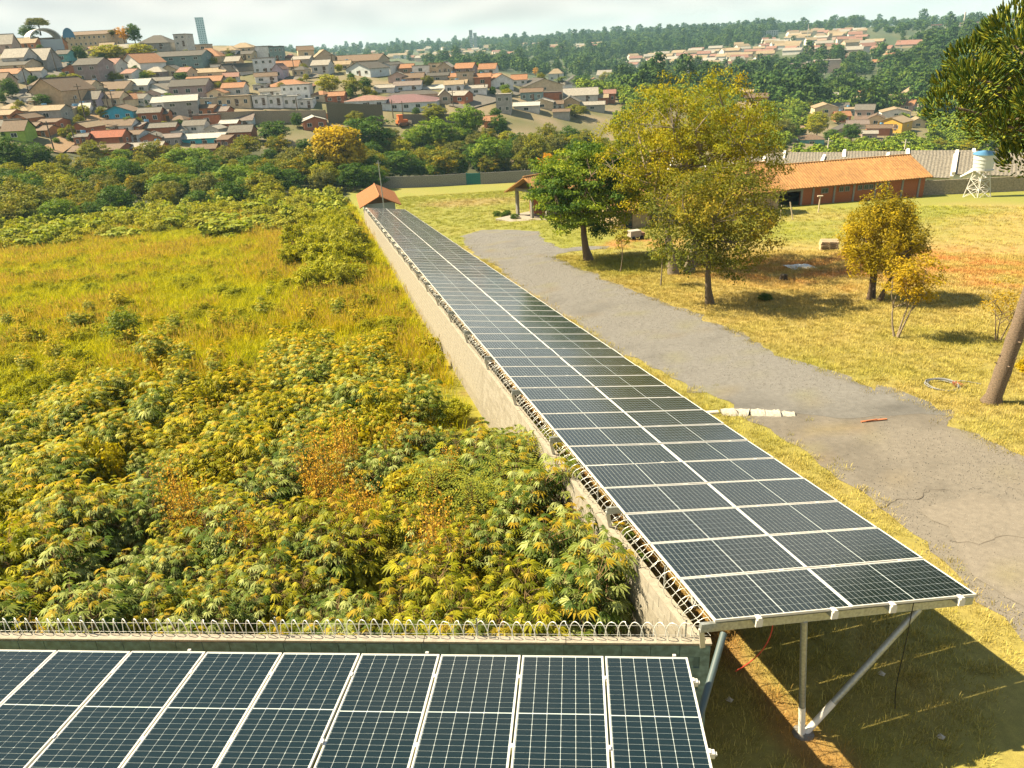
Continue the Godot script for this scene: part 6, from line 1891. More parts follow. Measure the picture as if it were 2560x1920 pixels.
func front_wall() -> void:
	var top := 2.10
	var a := Vector3(2.53, 0, -7.90)
	var b := Vector3(-13.0, 0, -9.13)
	var x := (b - a).normalized()          # local x runs to the left, z away from the camera
	var z := x.cross(Vector3.UP)
	var t := thing("front_wall", "low wall with dark teal painted blocks and pale coping behind the near panels", "wall", a)
	t.basis = Basis(x, Vector3.UP, z)
	var len := a.distance_to(b)
	var s := Shape.new()
	s.box(Vector3(0, -1.5, -0.02), Vector3(len, top - 0.035, 0.075))
	part(t, "core", s.done(), paint("teal_core", Color(0.12, 0.205, 0.225), 0.8, speckle_texture("grit", 0.6, 1.0), 1.3))
	var unit := Shape.new()
	unit.box(Vector3(0.004, 0.004, -0.012), Vector3(0.396, 0.196, 0))
	var block := unit.done()
	var r := RandomNumberGenerator.new()
	r.seed = 9
	for j in 6:
		for i in 38:
			var at := Vector3(i * 0.4 + (0.2 if j % 2 else 0.0), top - 0.24 - 0.2 * j, -0.021 - r.randf() * 0.003)
			var k := r.randi() % 9
			var m := paint("teal_block_%d" % (k if k < 3 else 0), [Color(0.15, 0.255, 0.28), Color(0.18, 0.29, 0.31), Color(0.125, 0.22, 0.245)][k if k < 3 else 0], 0.6, noise_texture("scuffed", 0.03, 0.65, 1.0, 5), 0.9)
			if j > 2 and i > 2: continue
			part(t, "block", block, m, at)
	for i in 8:
		s = Shape.new()
		s.box(Vector3(i * 2.0 - 0.03, top - 0.033, -0.035), Vector3(i * 2.0 + 1.96, top, 0.09))
		part(t, "coping_slab", s.done(), paint("coping", Color(0.42, 0.385, 0.325), 0.95, speckle_texture("grit", 0.6, 1.0), 1.3, 0.3))
	s = Shape.new()
	s.box(Vector3(-0.012, -1.5, -0.035), Vector3(0.12, top - 0.04, -0.022))
	part(t, "corner_pilaster", s.done(), paint("teal_block_1", Color(0.18, 0.29, 0.31), 0.6))
	var w := thing("razor_wire", "arching coils of razor wire on the front wall coping", "razor wire", a)
	w.basis = t.basis
	s = Shape.new()
	var pts := PackedVector3Array()
	var jog := Vector3.ZERO
	for k in 92:
		jog = jog.lerp(Vector3(r.randf_range(-0.05, 0.05), r.randf_range(-0.1, 0.1), r.randf_range(-0.03, 0.03)), 0.35)
		for i in 20:
			var u := TAU * i / 20.0
			pts.append(Vector3(0.12 + (k + i / 20.0) * 0.168 + 0.05 * sin(u) + jog.x, top + 0.06 + 0.19 * cos(u) * (1.0 + jog.y), 0.10 + 0.06 * sin(u) + jog.z))
	s.tube(pts, PackedFloat32Array([0.0065]), 5)
	part(w, "coil", s.done(), wire_mat())
	s = Shape.new()
	s.rod(Vector3(0, top + 0.19, 0.1), Vector3(len, top + 0.19, 0.1), 0.003, 3)
	s.rod(Vector3(0, top + 0.03, 0.095), Vector3(len, top + 0.03, 0.095), 0.003, 3)
	part(w, "tension_wire", s.done(), wire_mat())
	for i in 5:
		s = Shape.new()
		s.box(Vector3(0.3 + i * 2.9, top - 0.2, 0.092), Vector3(0.32 + i * 2.9, top + 0.3, 0.11))
		part(t, "wire_rod", s.done(), steel())


# ---------------------------------------------------------------- grounds

var dirt_noise := FastNoiseLite.new()
var fine_noise := FastNoiseLite.new()

func patch(x: float, z: float, cx: float, cz: float, rx: float, rz: float) -> float:
	var dx := (x - cx) / rx
	var dz := (z - cz) / rz
	return clampf(1.35 - sqrt(dx * dx + dz * dz) + 0.55 * dirt_noise.get_noise_2d(x * 1.4, z * 1.4), 0.0, 1.0)

func ground_colour(x: float, z: float) -> Color:
	var d := sqrt(x * x + z * z)
	var n1 := dirt_noise.get_noise_2d(x, z)
	var n2 := fine_noise.get_noise_2d(x, z)
	var s := plane_s(x, z)
	var t := plane_t(x, z)
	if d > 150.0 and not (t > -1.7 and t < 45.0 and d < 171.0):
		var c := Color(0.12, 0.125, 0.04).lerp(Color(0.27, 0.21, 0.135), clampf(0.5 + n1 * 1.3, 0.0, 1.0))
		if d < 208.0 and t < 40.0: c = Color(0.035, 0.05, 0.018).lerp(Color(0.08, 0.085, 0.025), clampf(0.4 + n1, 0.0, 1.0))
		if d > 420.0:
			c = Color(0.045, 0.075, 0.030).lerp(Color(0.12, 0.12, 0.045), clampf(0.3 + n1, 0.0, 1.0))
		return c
	if t < -1.70:
		var c := Color(0.25, 0.24, 0.02).lerp(Color(0.36, 0.32, 0.025), clampf(0.5 + n1, 0.0, 1.0))
		return c.lerp(Color(0.20, 0.12, 0.06), clampf(n2 * 1.5 - 0.3, 0.0, 1.0))
	var dry := Color(0.36, 0.285, 0.085)
	var green := Color(0.25, 0.262, 0.032)
	var soil := Color(0.44, 0.20, 0.065)
	var k := clampf(0.28 + n1 * 0.7 + n2 * 0.25, 0.0, 1.0)
	k = clampf(k + 0.7 * smoothstep(42.0, 62.0, s + 12.0 * n1), 0.0, 1.0)
	k = clampf(k - patch(x, z, 20, -36, 14, 8) * 0.2, 0.0, 1.0)
	var c := dry.lerp(green, k)
	c = c.lerp(soil, clampf(patch(x, z, 26, -46, 15, 7) * (0.55 + n2) - 0.1, 0.0, 0.85))
	c = c.lerp(soil, clampf(patch(x, z, 33, -38, 12, 5) * (0.5 + n2) - 0.12, 0.0, 0.8))
	c = c.lerp(soil, clampf(patch(x, z, 11, -63, 5, 3) * (0.6 + n2) - 0.1, 0.0, 0.8))
	c = c.lerp(Color(0.33, 0.24, 0.09), clampf(patch(x, z, -4, -118, 13, 9) - 0.25, 0.0, 0.7))
	c = c.lerp(Color(0.30, 0.15, 0.045), clampf((0.55 - absf(t + 0.05)) * 1.6 + n2 * 0.7, 0.0, 0.75) if s < 60.0 else 0.0)
	return c

func lay_ground() -> void:
	dirt_noise.seed = 3; dirt_noise.frequency = 0.045; dirt_noise.fractal_octaves = 4
	fine_noise.seed = 8; fine_noise.frequency = 0.35; fine_noise.fractal_octaves = 3
	var rings := PackedFloat32Array([0.0, 2.0, 4.0, 5.0])
	while rings[-1] < 2300.0:
		rings.append(rings[-1] * (1.022 if rings[-1] < 110.0 else 1.03 if rings[-1] < 450.0 else 1.08) + 0.03)
	var az := PackedFloat32Array()
	for i in 14: az.append(-180.0 + i * 10.0)
	for i in 241: az.append(-48.0 + i * 0.4)
	for i in 14: az.append(50.0 + i * 10.0)
	var s := Shape.new()
	var w := az.size()
	for i in rings.size():
		for j in w:
			var x := rings[i] * sin(deg_to_rad(az[j]))
			var z := -rings[i] * cos(deg_to_rad(az[j]))
			s.v.append(on_ground(x, z))
			s.c.append(ground_colour(x, z))
			s.n.append(Vector3.UP)
	for i in rings.size() - 1:
		for j in w:
			var a := i * w + j
			var b := i * w + (j + 1) % w
			s.ix.append(a); s.ix.append(a + w); s.ix.append(b)
			s.ix.append(b); s.ix.append(a + w); s.ix.append(b + w)
	for i in rings.size():
		for j in w:
			var x := s.v[i * w + j].x
			var z := s.v[i * w + j].z
			var e := maxf(0.3, rings[i] * 0.02)
			s.n[i * w + j] = Vector3(ground(x - e, z) - ground(x + e, z), 2.0 * e, ground(x, z - e) - ground(x, z + e)).normalized()
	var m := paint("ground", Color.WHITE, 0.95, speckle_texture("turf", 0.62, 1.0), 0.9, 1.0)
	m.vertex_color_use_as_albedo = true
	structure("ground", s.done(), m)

# a flat sheet draped on the ground, cut to an outline, with ragged edges
func drape(called: String, outline: Array, up: float, step: float, m: StandardMaterial3D, rag: float, crumble: float) -> void:
	var poly := PackedVector2Array()
	for i in range(0, outline.size(), 2):
		var p := Vector2(outline[i], outline[i + 1])
		var q := Vector2(outline[(i + 2) % outline.size()], outline[(i + 3) % outline.size()])
		var n := maxi(1, int(p.distance_to(q) / 0.35))
		for k in n:
			var u := p.lerp(q, k / float(n))
			var nor := (q - p).orthogonal().normalized()
			poly.append(u + nor * (rag * fine_noise.get_noise_2d(u.x * 2.2, u.y * 2.2) + rag * 1.6 * dirt_noise.get_noise_2d(u.x * 4.0, u.y * 4.0)))
	var lo := poly[0]
	var hi := poly[0]
	for p in poly:
		lo = lo.min(p); hi = hi.max(p)
	var s := Shape.new()
	var y := lo.y
	while y < hi.y:
		var x := lo.x
		while x < hi.x:
			var cell := PackedVector2Array([Vector2(x, y), Vector2(x + step, y), Vector2(x + step, y + step), Vector2(x, y + step)])
			for bit in Geometry2D.intersect_polygons(poly, cell):
				if bit.size() < 3 or Geometry2D.is_polygon_clockwise(bit) and bit.size() < 3: continue
				var tri := Geometry2D.triangulate_polygon(bit)
				for k in range(0, tri.size(), 3):
					var p3 := []
					for q in 3:
						var c: Vector2 = bit[tri[k + q]]
						p3.append(on_ground(c.x, c.y, up))
					if (p3[1] - p3[0]).cross(p3[2] - p3[0]).y < 0.0:
						p3 = [p3[0], p3[2], p3[1]]
					if true:
						s.tri(p3[0], p3[1], p3[2])
						for q in 3:
							s.c[s.c.size() - 3 + q] = worn(p3[q].x, p3[q].z)
			x += step
		y += step
	m.vertex_color_use_as_albedo = true
	structure(called, s.done(), m)

# patchy wear of the gravel and asphalt: paler worn tracks, darker damp spots, dry grass litter
func worn(x: float, z: float) -> Color:
	var a := 1.0 + 0.42 * dirt_noise.get_noise_2d(x * 2.4, z * 2.4) + 0.32 * fine_noise.get_noise_2d(x * 1.7, z * 1.7)
	var b := clampf(fine_noise.get_noise_2d(x * 0.9 + 60.0, z * 0.9) * 2.2 - 0.55, 0.0, 0.5)
	return Color(a, a, a).lerp(Color(1.35, 1.05, 0.55), b)

func strip(called: String, width: float, flat: Array, m: Material, up: float) -> void:
	var s := Shape.new()
	var pts := []
	for i in range(0, flat.size() - 2, 2):
		var p := Vector2(flat[i], flat[i + 1])
		var q := Vector2(flat[i + 2], flat[i + 3])
		var n := maxi(1, int(p.distance_to(q) / 4.0))
		for k in n: pts.append(p.lerp(q, k / float(n)))
	pts.append(Vector2(flat[-2], flat[-1]))
	for i in pts.size() - 1:
		var d: Vector2 = (pts[i + 1] - pts[i]).orthogonal().normalized() * width * 0.5
		var d2: Vector2 = (pts[mini(i + 2, pts.size() - 1)] - pts[mini(i + 1, pts.size() - 2)]).orthogonal().normalized() * width * 0.5
		var a: Vector2 = pts[i] + d
		var b: Vector2 = pts[i] - d
		var e: Vector2 = pts[i + 1] - d2
		var f: Vector2 = pts[i + 1] + d2
		var q := [on_ground(a.x, a.y, up), on_ground(b.x, b.y, up), on_ground(e.x, e.y, up), on_ground(f.x, f.y, up)]
		if (q[1] - q[0]).cross(q[2] - q[0]).y < 0.0: s.quad(q[3], q[2], q[1], q[0])
		else: s.quad(q[0], q[1], q[2], q[3])
	structure(called, s.done(), m)

# ---------------------------------------------------------------- buildings

func window(parent: Node3D, at: Vector3, w: float, h: float, turn: float, called := "window", rim: Material = null) -> void:
	var key := "win_%.1f_%.1f" % [w, h]
	if not mats.has(key):
		var s := Shape.new()
		var f := 0.07
		for b in [[Vector3(-w / 2, -h / 2, -0.02), Vector3(-w / 2 + f, h / 2, 0.05)], [Vector3(w / 2 - f, -h / 2, -0.02), Vector3(w / 2, h / 2, 0.05)], [Vector3(-w / 2 + f, h / 2 - f, -0.02), Vector3(w / 2 - f, h / 2, 0.05)], [Vector3(-w / 2 + f, -h / 2, -0.02), Vector3(w / 2 - f, -h / 2 + f, 0.06)], [Vector3(-0.025, -h / 2 + f, -0.01), Vector3(0.025, h / 2 - f, 0.03)]]:
			s.box(b[0], b[1])
		var g := Shape.new()
		g.box(Vector3(-w / 2 + f, -h / 2 + f, -0.02), Vector3(w / 2 - f, h / 2 - f, 0.012))
		mats[key] = [s.done(), g.done()]
	var o := part(parent, called, mats[key][0], rim if rim else frame_mat(), at)
	o.rotation.y = turn
	part(o, "pane", mats[key][1], glass_mat())

# x to the right of the front, z towards the front; base at y 0
func house(h: Array) -> void:
	var w: float = h[4]
	var d: float = h[5]
	var e: float = h[6]
	var rh: float = h[7]
	var kind: String = h[8]
	var t := thing("house", h[13], "house", Vector3(h[0], h[1], h[2]), deg_to_rad(h[3]), "houses on the town hillside")
	var s := Shape.new()
	s.box(Vector3(-w / 2, -5.0, -d / 2), Vector3(w / 2, e, d / 2))
	var roof := Shape.new()
	var o := 0.35
	match kind:
		"s":
			for q in [-1.0, 1.0]:
				var a := Vector3(q * w / 2, e, d / 2)
				var b := Vector3(q * w / 2, e, -d / 2)
				var c := Vector3(q * w / 2, e + rh, 0)
				if q > 0: s.tri(a, b, c)
				else: s.tri(b, a, c)
			var k := rh / (d / 2)
			roof.slab(Vector3(-w / 2 - o, e - o * k + 0.08, d / 2 + o), Vector3(w / 2 + o, e - o * k + 0.08, d / 2 + o), Vector3(w / 2 + o, e + rh + 0.08, 0), Vector3(-w / 2 - o, e + rh + 0.08, 0), 0.07)
			roof.slab(Vector3(w / 2 + o, e - o * k + 0.08, -d / 2 - o), Vector3(-w / 2 - o, e - o * k + 0.08, -d / 2 - o), Vector3(-w / 2 - o, e + rh + 0.08, 0), Vector3(w / 2 + o, e + rh + 0.08, 0), 0.07)
		"g":
			s.tri(Vector3(-w / 2, e, d / 2), Vector3(w / 2, e, d / 2), Vector3(0, e + rh, d / 2))
			s.tri(Vector3(w / 2, e, -d / 2), Vector3(-w / 2, e, -d / 2), Vector3(0, e + rh, -d / 2))
			var k := rh / (w / 2)
			roof.slab(Vector3(w / 2 + o, e - o * k + 0.08, d / 2 + o), Vector3(w / 2 + o, e - o * k + 0.08, -d / 2 - o), Vector3(0, e + rh + 0.08, -d / 2 - o), Vector3(0, e + rh + 0.08, d / 2 + o), 0.09)
			roof.slab(Vector3(-w / 2 - o, e - o * k + 0.08, -d / 2 - o), Vector3(-w / 2 - o, e - o * k + 0.08, d / 2 + o), Vector3(0, e + rh + 0.08, d / 2 + o), Vector3(0, e + rh + 0.08, -d / 2 - o), 0.09)
		"h":
			var x := w / 2 + o
			var z := d / 2 + o
			var g := maxf(w / 2 - d / 2, w * 0.12)
			var y0 := e - 0.1
			var y1 := e + rh
			roof.quad(Vector3(-x, y0, z), Vector3(x, y0, z), Vector3(g, y1, 0), Vector3(-g, y1, 0))
			roof.quad(Vector3(x, y0, -z), Vector3(-x, y0, -z), Vector3(-g, y1, 0), Vector3(g, y1, 0))
			roof.tri(Vector3(x, y0, z), Vector3(x, y0, -z), Vector3(g, y1, 0))
			roof.tri(Vector3(-x, y0, -z), Vector3(-x, y0, z), Vector3(-g, y1, 0))
			roof.quad(Vector3(-x, y0, -z), Vector3(x, y0, -z), Vector3(x, y0, z), Vector3(-x, y0, z))
		"f":
			roof.box(Vector3(-w / 2 - 0.1, e, -d / 2 - 0.1), Vector3(w / 2 + 0.1, e + 0.12, d / 2 + 0.1))
			roof.box(Vector3(-w / 2 - 0.1, e + 0.12, d / 2 - 0.1), Vector3(w / 2 + 0.1, e + rh, d / 2 + 0.1))
			roof.box(Vector3(-w / 2 - 0.1, e + 0.12, -d / 2 - 0.1), Vector3(-w / 2 + 0.1, e + rh, d / 2 - 0.1))
			roof.box(Vector3(w / 2 - 0.1, e + 0.12, -d / 2 - 0.1), Vector3(w / 2 + 0.1, e + rh, d / 2 - 0.1))
	part(t, "wall", s.done(), wall_mat(h[9]))
	var rf := part(t, "roof", roof.done(), roof_mat(h[10]))
	if kind == "s" or kind == "g":
		s = Shape.new()
		if kind == "s": s.box(Vector3(-w / 2 - o, e + rh + 0.03, -0.14), Vector3(w / 2 + o, e + rh + 0.16, 0.14))
		else: s.box(Vector3(-0.14, e + rh + 0.03, -d / 2 - o), Vector3(0.14, e + rh + 0.16, d / 2 + o))
		part(rf, "ridge", s.done(), roof_mat(h[10]))
	var r := RandomNumberGenerator.new()
	r.seed = hash(h[13])
	var floors: int = h[12]
	var n: int = h[11]
	for f in floors:
		var y := e * (f + 0.56) / floors
		for i in n:
			var x := -w / 2 + w * (i + 0.5) / n
			window(t, Vector3(x, y, d / 2), clampf(w / n * 0.42, 0.7, 1.5), clampf(e / floors * 0.4, 0.8, 1.2), 0.0)
		if d > 5.0 and r.randf() < 0.7:
			for q in [-1.0, 1.0]:
				window(t, Vector3(q * w / 2, y, d * r.randf_range(-0.1, 0.25)), 0.9, 0.9, q * PI / 2)
	if n != 1 and r.randf() < 0.75:
		s = Shape.new()
		s.box(Vector3(-0.45, 0, 0), Vector3(0.45, 2.0, 0.05))
		part(t, "door", s.done(), paint("door_brown", Color(0.10, 0.06, 0.04), 0.7), Vector3(w * (0.5 / maxi(n, 1) if n % 2 == 0 else 0.25 / maxi(n, 2)) * 1.0 - w * 0.02, maxf(0.0, e - 2.6) if floors == 1 else 0.0, d / 2))
	if kind == "s" and r.randf() < 0.3:
		s = Shape.new()
		s.rod(Vector3(0, 0, 0), Vector3(0, 0.9, 0), 0.55, 12, 0.6)
		part(rf, "water_tank", s.done(), paint("tank_blue", Color(0.12, 0.30, 0.52), 0.5), Vector3(w * r.randf_range(-0.3, 0.3), e + rh * 0.6, -d * 0.2))

func ribbed(s: Shape, a: Vector3, b: Vector3, c: Vector3, d: Vector3, n: int, lift: float) -> void:
	# rows of half-round tiles running up the slope: a b is the eave, d c the ridge
	var up := (b - a).cross(c - a).normalized() * lift
	for i in n:
		var u := i / float(n)
		var m := (i + 0.5) / n
		var w := (i + 1) / float(n)
		var p := a.lerp(b, u); var q := a.lerp(b, m) + up; var r := a.lerp(b, w)
		var p2 := d.lerp(c, u); var q2 := d.lerp(c, m) + up; var r2 := d.lerp(c, w)
		s.quad(p, q, q2, p2); s.quad(q, r, r2, q2)

func clay() -> StandardMaterial3D: return paint("clay_tiles", Color(0.46, 0.235, 0.08), 0.9, speckle_texture("tile_tones", 0.55, 1.0, 64), 0.06)
func bricks() -> StandardMaterial3D: return paint("red_brick", Color(0.47, 0.15, 0.05), 0.95, speckle_texture("brick_grain", 0.6, 1.0), 1.1)
func concrete() -> StandardMaterial3D: return paint("concrete", Color(0.36, 0.35, 0.33), 0.95, speckle_texture("grit", 0.6, 1.0), 1.0)

func placed(called: String, label: String, category: String, a: Vector3, b: Vector3) -> Array:   # x from a to b, z to the front
	var x := Vector3(b.x - a.x, 0, b.z - a.z)
	var t := thing(called, label, category, Vector3(a.x, minf(a.y, b.y), a.z))
	var xn := x.normalized()
	t.basis = Basis(xn, Vector3.UP, xn.cross(Vector3.UP))
	return [t, x.length()]

func warehouse() -> void:
	var g := placed("warehouse", "long red brick warehouse with orange tiled roof and dark doorway", "warehouse", SITE.whL, SITE.whR)
	var t: Node3D = g[0]
	var w: float = g[1]
	var e := 2.55
	var d := 8.0
	var k := w / 22.0
	var x0 := 1.9 * k + 0.12
	var x1 := 5.4 * k - 0.12
	var s := Shape.new()   # a hollow shell with one open doorway
	s.box(Vector3(0, -0.8, -0.24), Vector3(x0, e, -0.02))
	s.box(Vector3(x1, -0.8, -0.24), Vector3(w, e, -0.02))
	s.box(Vector3(x0, 1.95, -0.24), Vector3(x1, e, -0.02))
	s.box(Vector3(0, -0.8, -d), Vector3(w, e, -d + 0.22))
	s.box(Vector3(0, -0.8, -d + 0.22), Vector3(0.22, e, -0.24))
	s.box(Vector3(w - 0.22, -0.8, -d + 0.22), Vector3(w, e, -0.24))
	s.box(Vector3(0.22, -0.8, -d + 0.22), Vector3(w - 0.22, -0.3, -0.24))
	s.tri(Vector3(w, e, -0.02), Vector3(w, e, -d), Vector3(w, e + 1.8, -d / 2))
	s.tri(Vector3(0, e, -d), Vector3(0, e, -0.02), Vector3(0, e + 1.8, -d / 2))
	part(t, "wall", s.done(), bricks())
	var roof := Shape.new()
	roof.slab(Vector3(-0.6, e - 0.2, 0.55), Vector3(w + 0.6, e - 0.2, 0.55), Vector3(w + 0.6, e + 1.8, -d / 2), Vector3(-0.6, e + 1.8, -d / 2), 0.08)
	roof.slab(Vector3(w + 0.6, e - 0.2, -d - 0.55), Vector3(-0.6, e - 0.2, -d - 0.55), Vector3(-0.6, e + 1.8, -d / 2), Vector3(w + 0.6, e + 1.8, -d / 2), 0.08)
	ribbed(roof, Vector3(-0.6, e - 0.195, 0.55), Vector3(w + 0.6, e - 0.195, 0.55), Vector3(w + 0.6, e + 1.805, -d / 2), Vector3(-0.6, e + 1.805, -d / 2), 64, 0.08)
	roof.rod(Vector3(-0.6, e + 1.84, -d / 2), Vector3(w + 0.6, e + 1.84, -d / 2), 0.11, 6)
	part(t, "roof", roof.done(), clay())
	for x in [0.4, 1.9, 5.4, 6.9, 9.7, 12.3, 15.2, 16.9, 18.9, 21.2]:
		s = Shape.new()
		s.box(Vector3(x * k - 0.12, -0.8, -0.02), Vector3(x * k + 0.12, e, 0.06))
		part(t, "pilaster", s.done(), concrete())
	s = Shape.new()
	s.box(Vector3(1.9 * k + 0.12, 1.95, -0.02), Vector3(5.4 * k - 0.12, 2.2, 0.05))
	part(t, "lintel", s.done(), concrete())
	for x in [8.4, 10.6, 11.4, 13.1, 13.9, 14.6, 15.9]:
		window(t, Vector3(x * k, 1.75, 0.0), 0.9 if x < 9.0 else 0.6, 0.6, 0.0, "window", concrete())
	s = Shape.new()
	s.box(Vector3(8.0, -0.9, 0.07), Vector3(w + 0.9, -0.06, 0.9))
	part(t, "plinth", s.done(), concrete())

func pavilion() -> void:
	var a: Vector3 = SITE.pavL
	var b: Vector3 = SITE.pavR
	var mid := (a + b) * 0.5
	var t := thing("pavilion", "open brick pavilion with gabled tile roof on a pale concrete terrace", "pavilion", on_ground(3.2, -87.6), deg_to_rad(-52.0))
	t.scale = Vector3.ONE * 1.22
	# z is the open gable front, x to its right
	var w := 4.6
	var d := 6.5
	var e := 2.7
	var s := Shape.new()
	s.box(Vector3(-w / 2 - 0.3, -1.6, -d), Vector3(w / 2 + 1.9, 0.12, 2.3))
	part(t, "terrace", s.done(), paint("pale_concrete", Color(0.40, 0.36, 0.31), 0.9, speckle_texture("grit", 0.6, 1.0), 0.7))
	for q in [-1.0, 0.0, 1.0]:
		s = Shape.new()
		s.box(Vector3(q * (w / 2 - 0.15) - 0.13, 0.12, -0.26), Vector3(q * (w / 2 - 0.15) + 0.13, e + (1.0 if q == 0.0 else 0.0), 0))
		part(t, "pillar", s.done(), concrete())
		if q != 0.0:
			s = Shape.new()
			s.box(Vector3(q * (w / 2 - 0.15) - 0.13, 0.12, -3.2), Vector3(q * (w / 2 - 0.15) + 0.13, e, -2.94))
			part(t, "pillar", s.done(), concrete())
	s = Shape.new()
	s.box(Vector3(-w / 2, 0.12, -d), Vector3(w / 2, e, -d + 0.2))
	s.box(Vector3(-w / 2, 0.12, -d + 0.2), Vector3(-w / 2 + 0.2, e, -2.95))
	s.box(Vector3(-w / 2 + 0.2, 0.12, -1.75), Vector3(0.1, e, -1.6))
	part(t, "wall", s.done(), bricks())
	s = Shape.new()
	s.box(Vector3(-w / 2, e - 0.22, -0.25), Vector3(w / 2, e, -0.02))
	s.box(Vector3(w / 2 - 0.24, e - 0.22, -d), Vector3(w / 2, e, -0.25))
	part(t, "beam", s.done(), concrete())
	s = Shape.new()
	s.tri(Vector3(-w / 2, e, -0.3), Vector3(w / 2, e, -0.3), Vector3(0, e + 1.25, -0.3))
	s.tri(Vector3(w / 2, e, -0.34), Vector3(-w / 2, e, -0.34), Vector3(0, e + 1.25, -0.34))
	part(t, "gable", s.done(), paint("dark_wood", Color(0.10, 0.06, 0.035), 0.8))
	var roof := Shape.new()
	for q in [-1.0, 1.0]:
		var p := [Vector3(q * (w / 2 + 0.7), e - 0.32, 0.8), Vector3(q * (w / 2 + 0.7), e - 0.32, -d - 0.5), Vector3(0, e + 1.3, -d - 0.5), Vector3(0, e + 1.3, 0.8)]
		if q < 0: p = [p[1], p[0], p[3], p[2]]
		roof.slab(p[0], p[1], p[2], p[3], 0.09)
		var lift := Vector3.UP * 0.005
		ribbed(roof, p[0] + lift, p[1] + lift, p[2] + lift, p[3] + lift, 32, 0.05)
	roof.rod(Vector3(0, e + 1.33, 0.8), Vector3(0, e + 1.33, -d - 0.5), 0.1, 6)
	part(t, "roof", roof.done(), clay())

func stucco_house() -> void:
	var g := placed("stucco_house", "pale stucco house with broad orange tile roof behind the lawn trees", "house", SITE.h2L, SITE.h2R)
	var t: Node3D = g[0]
	var w: float = g[1]
	var e := 2.8
	var d := 7.0
	var s := Shape.new()
	s.box(Vector3(0, -1.2, -d), Vector3(w, e, 0))
	s.tri(Vector3(0, e, -d), Vector3(0, e, 0), Vector3(0, e + 2.0, -d / 2))
	s.tri(Vector3(w, e, 0), Vector3(w, e, -d), Vector3(w, e + 2.0, -d / 2))
	part(t, "wall", s.done(), paint("stucco", Color(0.50, 0.38, 0.23), 0.95, noise_texture("plaster", 0.02, 0.72, 1.0), 0.5))
	var roof := Shape.new()
	roof.slab(Vector3(-0.7, e - 0.25, 0.7), Vector3(w + 0.7, e - 0.25, 0.7), Vector3(w + 0.7, e + 2.05, -d / 2), Vector3(-0.7, e + 2.05, -d / 2), 0.09)
	roof.slab(Vector3(w + 0.7, e - 0.25, -d - 0.7), Vector3(-0.7, e - 0.25, -d - 0.7), Vector3(-0.7, e + 2.05, -d / 2), Vector3(w + 0.7, e + 2.05, -d / 2), 0.09)
	ribbed(roof, Vector3(-0.7, e - 0.245, 0.7), Vector3(w + 0.7, e - 0.245, 0.7), Vector3(w + 0.7, e + 2.055, -d / 2), Vector3(-0.7, e + 2.055, -d / 2), 80, 0.05)
	roof.rod(Vector3(-0.7, e + 2.1, -d / 2), Vector3(w + 0.7, e + 2.1, -d / 2), 0.11, 6)
	part(t, "roof", roof.done(), clay())
	for x in [1.1, 4.0]:
		var f := Shape.new()
		f.box(Vector3(x - 0.5, 0.05, 0), Vector3(x + 0.5, 2.15, 0.05))
		var dr := part(t, "door", f.done(), paint("door_glass_frame", Color(0.16, 0.09, 0.045), 0.6))
		f = Shape.new()
		for k in 6: f.box(Vector3(x - 0.42 + (k % 2) * 0.44, 0.2 + (k / 2) * 0.64, 0.04), Vector3(x - 0.02 + (k % 2) * 0.44, 0.78 + (k / 2) * 0.64, 0.056))
		part(dr, "pane", f.done(), glass_mat())
	for x in [6.5, 9.5, 12.5, 15.5]: window(t, Vector3(x, 1.5, 0.0), 1.2, 1.0, 0.0)
	s = Shape.new()
	s.box(Vector3(-0.4, -1.2, 0), Vector3(6.0, 0.05, 1.6))
	part(t, "porch", s.done(), paint("pale_concrete", Color(0.40, 0.36, 0.31), 0.9))

func guard_house() -> void:
	var at := on_ground(-14.35, -88.8)
	var t := thing("guard_house", "small gabled guard house with orange tile roof at the canopy's far end", "guard house", at, deg_to_rad(12.0))
	var w := 3.5
	var d := 8.2
	var e := 2.75
	var rh := 0.85
	var s := Shape.new()
	s.box(Vector3(-w / 2, -0.5, -d), Vector3(w / 2, e, 0))
	part(t, "wall", s.done(), paint("guard_wall", Color(0.30, 0.35, 0.37), 0.9))
	s = Shape.new()
	s.tri(Vector3(-w / 2, e, 0), Vector3(w / 2, e, 0), Vector3(0, e + rh, 0))
	s.tri(Vector3(w / 2, e, -d), Vector3(-w / 2, e, -d), Vector3(0, e + rh, -d))
	part(t, "gable", s.done(), paint("dark_wood", Color(0.10, 0.06, 0.035), 0.8))
	var roof := Shape.new()
	for q in [-1.0, 1.0]:
		var p := [Vector3(q * (w / 2 + 0.65), e - 0.25, 0.7), Vector3(q * (w / 2 + 0.65), e - 0.25, -d - 0.5), Vector3(0, e + rh + 0.08, -d - 0.5), Vector3(0, e + rh + 0.08, 0.7)]
		if q < 0: p = [p[1], p[0], p[3], p[2]]
		roof.slab(p[0], p[1], p[2], p[3], 0.09)
		var lift := Vector3.UP * 0.005
		ribbed(roof, p[0] + lift, p[1] + lift, p[2] + lift, p[3] + lift, 38, 0.05)
	roof.rod(Vector3(0, e + rh + 0.1, 0.7), Vector3(0, e + rh + 0.1, -d - 0.5), 0.1, 6)
	part(t, "roof", roof.done(), paint("guard_tiles", Color(0.42, 0.17, 0.062), 0.9, noise_texture("tiles", 0.06, 0.6, 1.0, 4), 0.8))
	s = Shape.new()
	var q := on_ground(-13.6, -86.9)
	s.rod(Vector3.ZERO, Vector3(-0.1, 7.6, 0), 0.07, 8, 0.045)
	t = thing("steel_mast", "slim grey steel mast in front of the guard house", "mast", q)
	part(t, "pole", s.done(), steel())
	s = Shape.new()
	s.rod(Vector3(-0.35, 7.3, 0), Vector3(0.15, 7.3, 0), 0.03, 6)
	part(t, "bracket", s.done(), steel())

